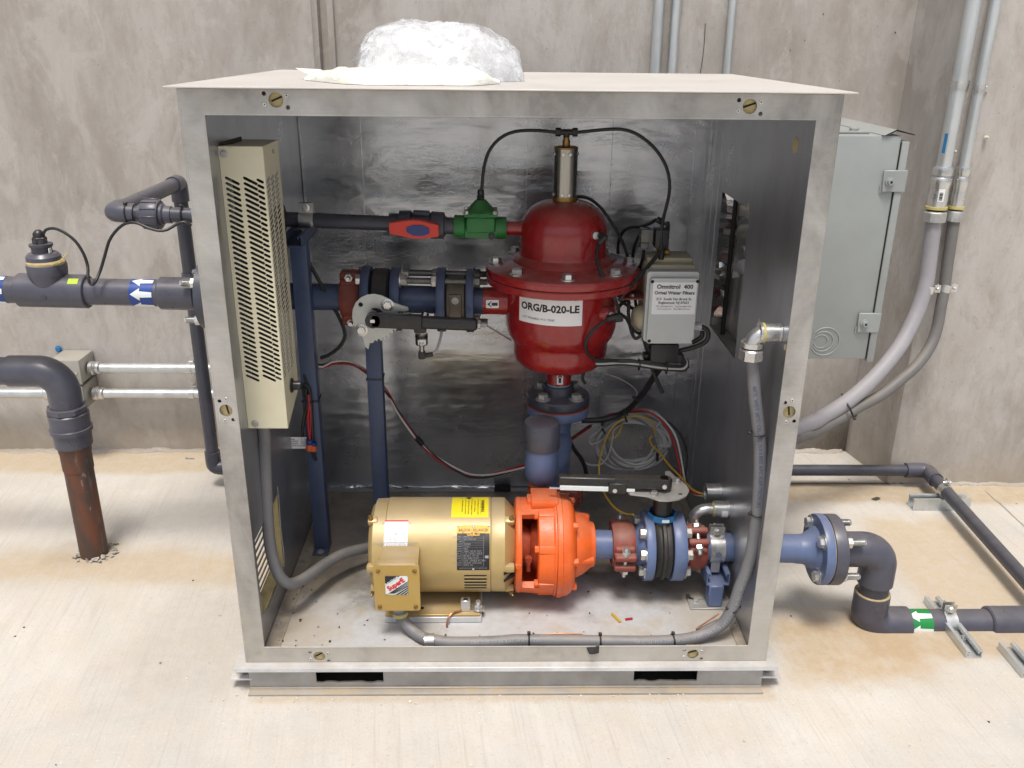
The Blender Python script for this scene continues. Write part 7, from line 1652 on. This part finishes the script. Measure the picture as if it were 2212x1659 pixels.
bolt(eb, (ex1 - .09, ey + .05, ezt + .0056), UP, .010, .006, False, 'greybox'); bolt(eb, (.69, ey + .06, ezt + .0056), UP, .010, .006, False, 'greybox')
for q in [(0.8599, 0.3, 1.0741), (0.8544, 0.3, 0.7429)]:
    cl = part('cover_clip', eb, 'greybox', box((q[0] - .025, ey - .007, q[2] - .024), (q[0] + .028, ey - .0006, q[2] + .024), .0015, 1), box((q[0] - .028, ey - .003, q[2] - .026), (q[0] - .014, ey - .0006, q[2] - .010)))
    part('clip_screw', cl, 'greybox', lathe((q[0] - .010, ey - .007, q[2] - .001), (0, -1, 0), [(0, .0105), (.003, .0105), (.0035, .007), (.010, .0065), (.010, .003), (.008, .0025), (.008, 0)], 16))
    part('screw_recess', cl, 'dark', lathe((q[0] - .010, ey - .0172, q[2] - .001), (0, -1, 0), [(0, .003), (.0004, .003), (.0004, 0)], 6))
qk = (0.759, 0.3, 0.6944); qk2 = (0.7488, 0.3, 0.6944)
for c_, rr, a0, a1 in ((V(qk), .0345, 140, -150), (V(qk2) + V(.005, 0, 0), .0245, 130, -150), (V(qk2), .0165, 160, -160)):
    part('knockout_ring', eb, 'greybox', tube([(c_.x + rr * math.cos(R(a0 + (a1 - a0) * i / 30)), ey - .0004, c_.z + rr * math.sin(R(a0 + (a1 - a0) * i / 30))) for i in range(31)], .0018, 6, .006))
part('cover_edge_gap', eb, 'dark', box((ex1 - .0006, ey - .0018, ezb + .002), (ex1 + .0010, ey + .01, ezt - .014)))

# ================================================================== PLASTIC BAGS ON THE LID
ZL = 1.2782
def bagmesh(outline, zb, yc, depth, seed, crumple, n=34, m=22):
    """Pillow of crumpled film: outline gives top height along x; depth falls off front and back."""
    def f(bm):
        xs_ = [a for a, b in outline]; x0, x1 = min(xs_), max(xs_)
        def top(x):
            for (a, b), (c, d) in zip(outline, outline[1:]):
                if a <= x <= c: return b + (d - b) * (x - a) / max(c - a, 1e-6)
            return outline[-1][1]
        g = []
        for i in range(n + 1):
            x = x0 + (x1 - x0) * i / n; h = max(top(x) - zb, .0015); row = []
            for j in range(m):
                t = 2 * math.pi * j / m
                s = abs(math.sin(t)) ** .75 * (1 if math.sin(t) > 0 else 0)
                y = yc(x) + math.cos(t) * depth(x) * .5
                z = zb + h * s + (.0012 if math.sin(t) <= 0 else 0)
                p_ = Vector((x * 11, y * 11, z * 14 + seed))
                d = noise.noise(p_) * crumple + (.35 - abs(noise.noise(p_ * 1.6))) * crumple * .9 + (.25 - abs(noise.noise(p_ * 3.7))) * crumple * .7
                q = Vector((x + d * .5, y + math.cos(t) * d, max(zb + .0006, z + s * d)))
                row.append(bm.verts.new(q))
            g.append(row)
        for i in range(n):
            for j in range(m): bm.faces.new((g[i][j], g[i][(j + 1) % m], g[i + 1][(j + 1) % m], g[i + 1][j]))
        bm.faces.new(g[0][::-1]); bm.faces.new(g[-1])
    return f
big = [(-0.324, 1.301), (-0.3213, 1.3272), (-0.3087, 1.3571), (-0.2971, 1.37), (-0.2691, 1.3818), (-0.2387, 1.3893), (-0.2085, 1.3921), (-0.1674, 1.3905), (-0.1262, 1.3883), (-0.085, 1.3842), (-0.052, 1.3712), (-0.0202, 1.3555), (-0.0021, 1.3406), (0.019, 1.3213), (0.0203, 1.2857)]
bg_ = thing('plastic_bag', 'big crumpled white plastic bag sitting on top of the cabinet lid', 'bag', (-.16, .36, ZL))
part('film', bg_, 'polythene', bagmesh(big, ZL, lambda x: .36, lambda x: .30 * max(.25, math.sin(math.pi * (x - big[0][0] + .04) / (big[-1][0] - big[0][0] + .08)) ** .6), 3.0, .013, 60, 40), sharp=50)
part('outer_film', bg_, 'clearpoly', bagmesh([(a + (.006 if i > 7 else -.006), b + .004) for i, (a, b) in enumerate(big)], ZL, lambda x: .355, lambda x: .31 * max(.3, math.sin(math.pi * (x - big[0][0] + .05) / (big[-1][0] - big[0][0] + .1)) ** .5), 9.0, .011, 40, 28), sharp=60)
ear = [(-0.2771, 1.3049), (-0.3196, 1.3045), (-0.3215, 1.3212), (-0.3319, 1.3152), (-0.3185, 1.3527), (-0.3047, 1.3564), (-0.2888, 1.3484)]
part('loose_corner', bg_, 'clearpoly', plate(ear, [], .0012, (0, .245, 0), (1, -.25, 0), (0, 0, 1)) if False else (lambda bm: bm.faces.new([bm.verts.new((a, .30 + .05 * math.sin(i * 1.7), b)) for i, (a, b) in enumerate(ear)])), sharp=20)
ear2 = [(-0.0185, 1.2808), (-0.016, 1.3304), (-0.0189, 1.3548), (0.0185, 1.3217), (0.0204, 1.2812)]
part('loose_corner', bg_, 'clearpoly', lambda bm: bm.faces.new([bm.verts.new((a + .004, .31 + .03 * math.sin(i * 2.1), b)) for i, (a, b) in enumerate(ear2)]), sharp=20)
flat = [(-0.4261, 1.2838), (-0.4106, 1.2888), (-0.3796, 1.2981), (-0.3336, 1.3062), (-0.283, 1.309), (-0.2325, 1.3095), (-0.182, 1.3088), (-0.1313, 1.3081), (-0.0807, 1.3061), (-0.0426, 1.2921), (-0.0247, 1.2777)]
fb = thing('plastic_bag', 'flat ivory plastic bag lying in front of the big white bag on the lid', 'bag', (-.2, .17, ZL))
part('film', fb, 'ivory', bagmesh([(a, max(b, ZL + .004)) for a, b in flat], ZL, lambda x: .17 + .10 * max(0, (flat[3][0] - x) / .12), lambda x: .20 * max(.12, min(1, (x - flat[0][0]) / .14)) * max(.1, min(1, (flat[-1][0] - x) / .05)), 8.0, .007, 60, 30), sharp=50)
tipq = (-0.4523, 0.3, 1.2944)
part('corner_tip', fb, 'ivory', lambda bm: [bm.faces.new([bm.verts.new(c) for c in t]) for t in ((( tipq[0], .30, tipq[2] + .004), (tipq[0] + .03, .27, tipq[2] - .006), (tipq[0] + .075, .24, ZL + .012), (tipq[0] + .05, .30, ZL + .020)), ((tipq[0] - .006, .31, tipq[2] + .006), (tipq[0], .30, tipq[2] + .004), (tipq[0] + .05, .30, ZL + .020)))])
for o in list(bpy.data.objects):
    if o.type == 'MESH' and not o.parent and 'kind' not in o and 'label' not in o: print('UNTAGGED', o.name)
print('TRIS', sum(len(p_.vertices) - 2 for o in bpy.data.objects if o.type == 'MESH' for p_ in o.data.polygons), 'OBJ', len(bpy.data.objects))
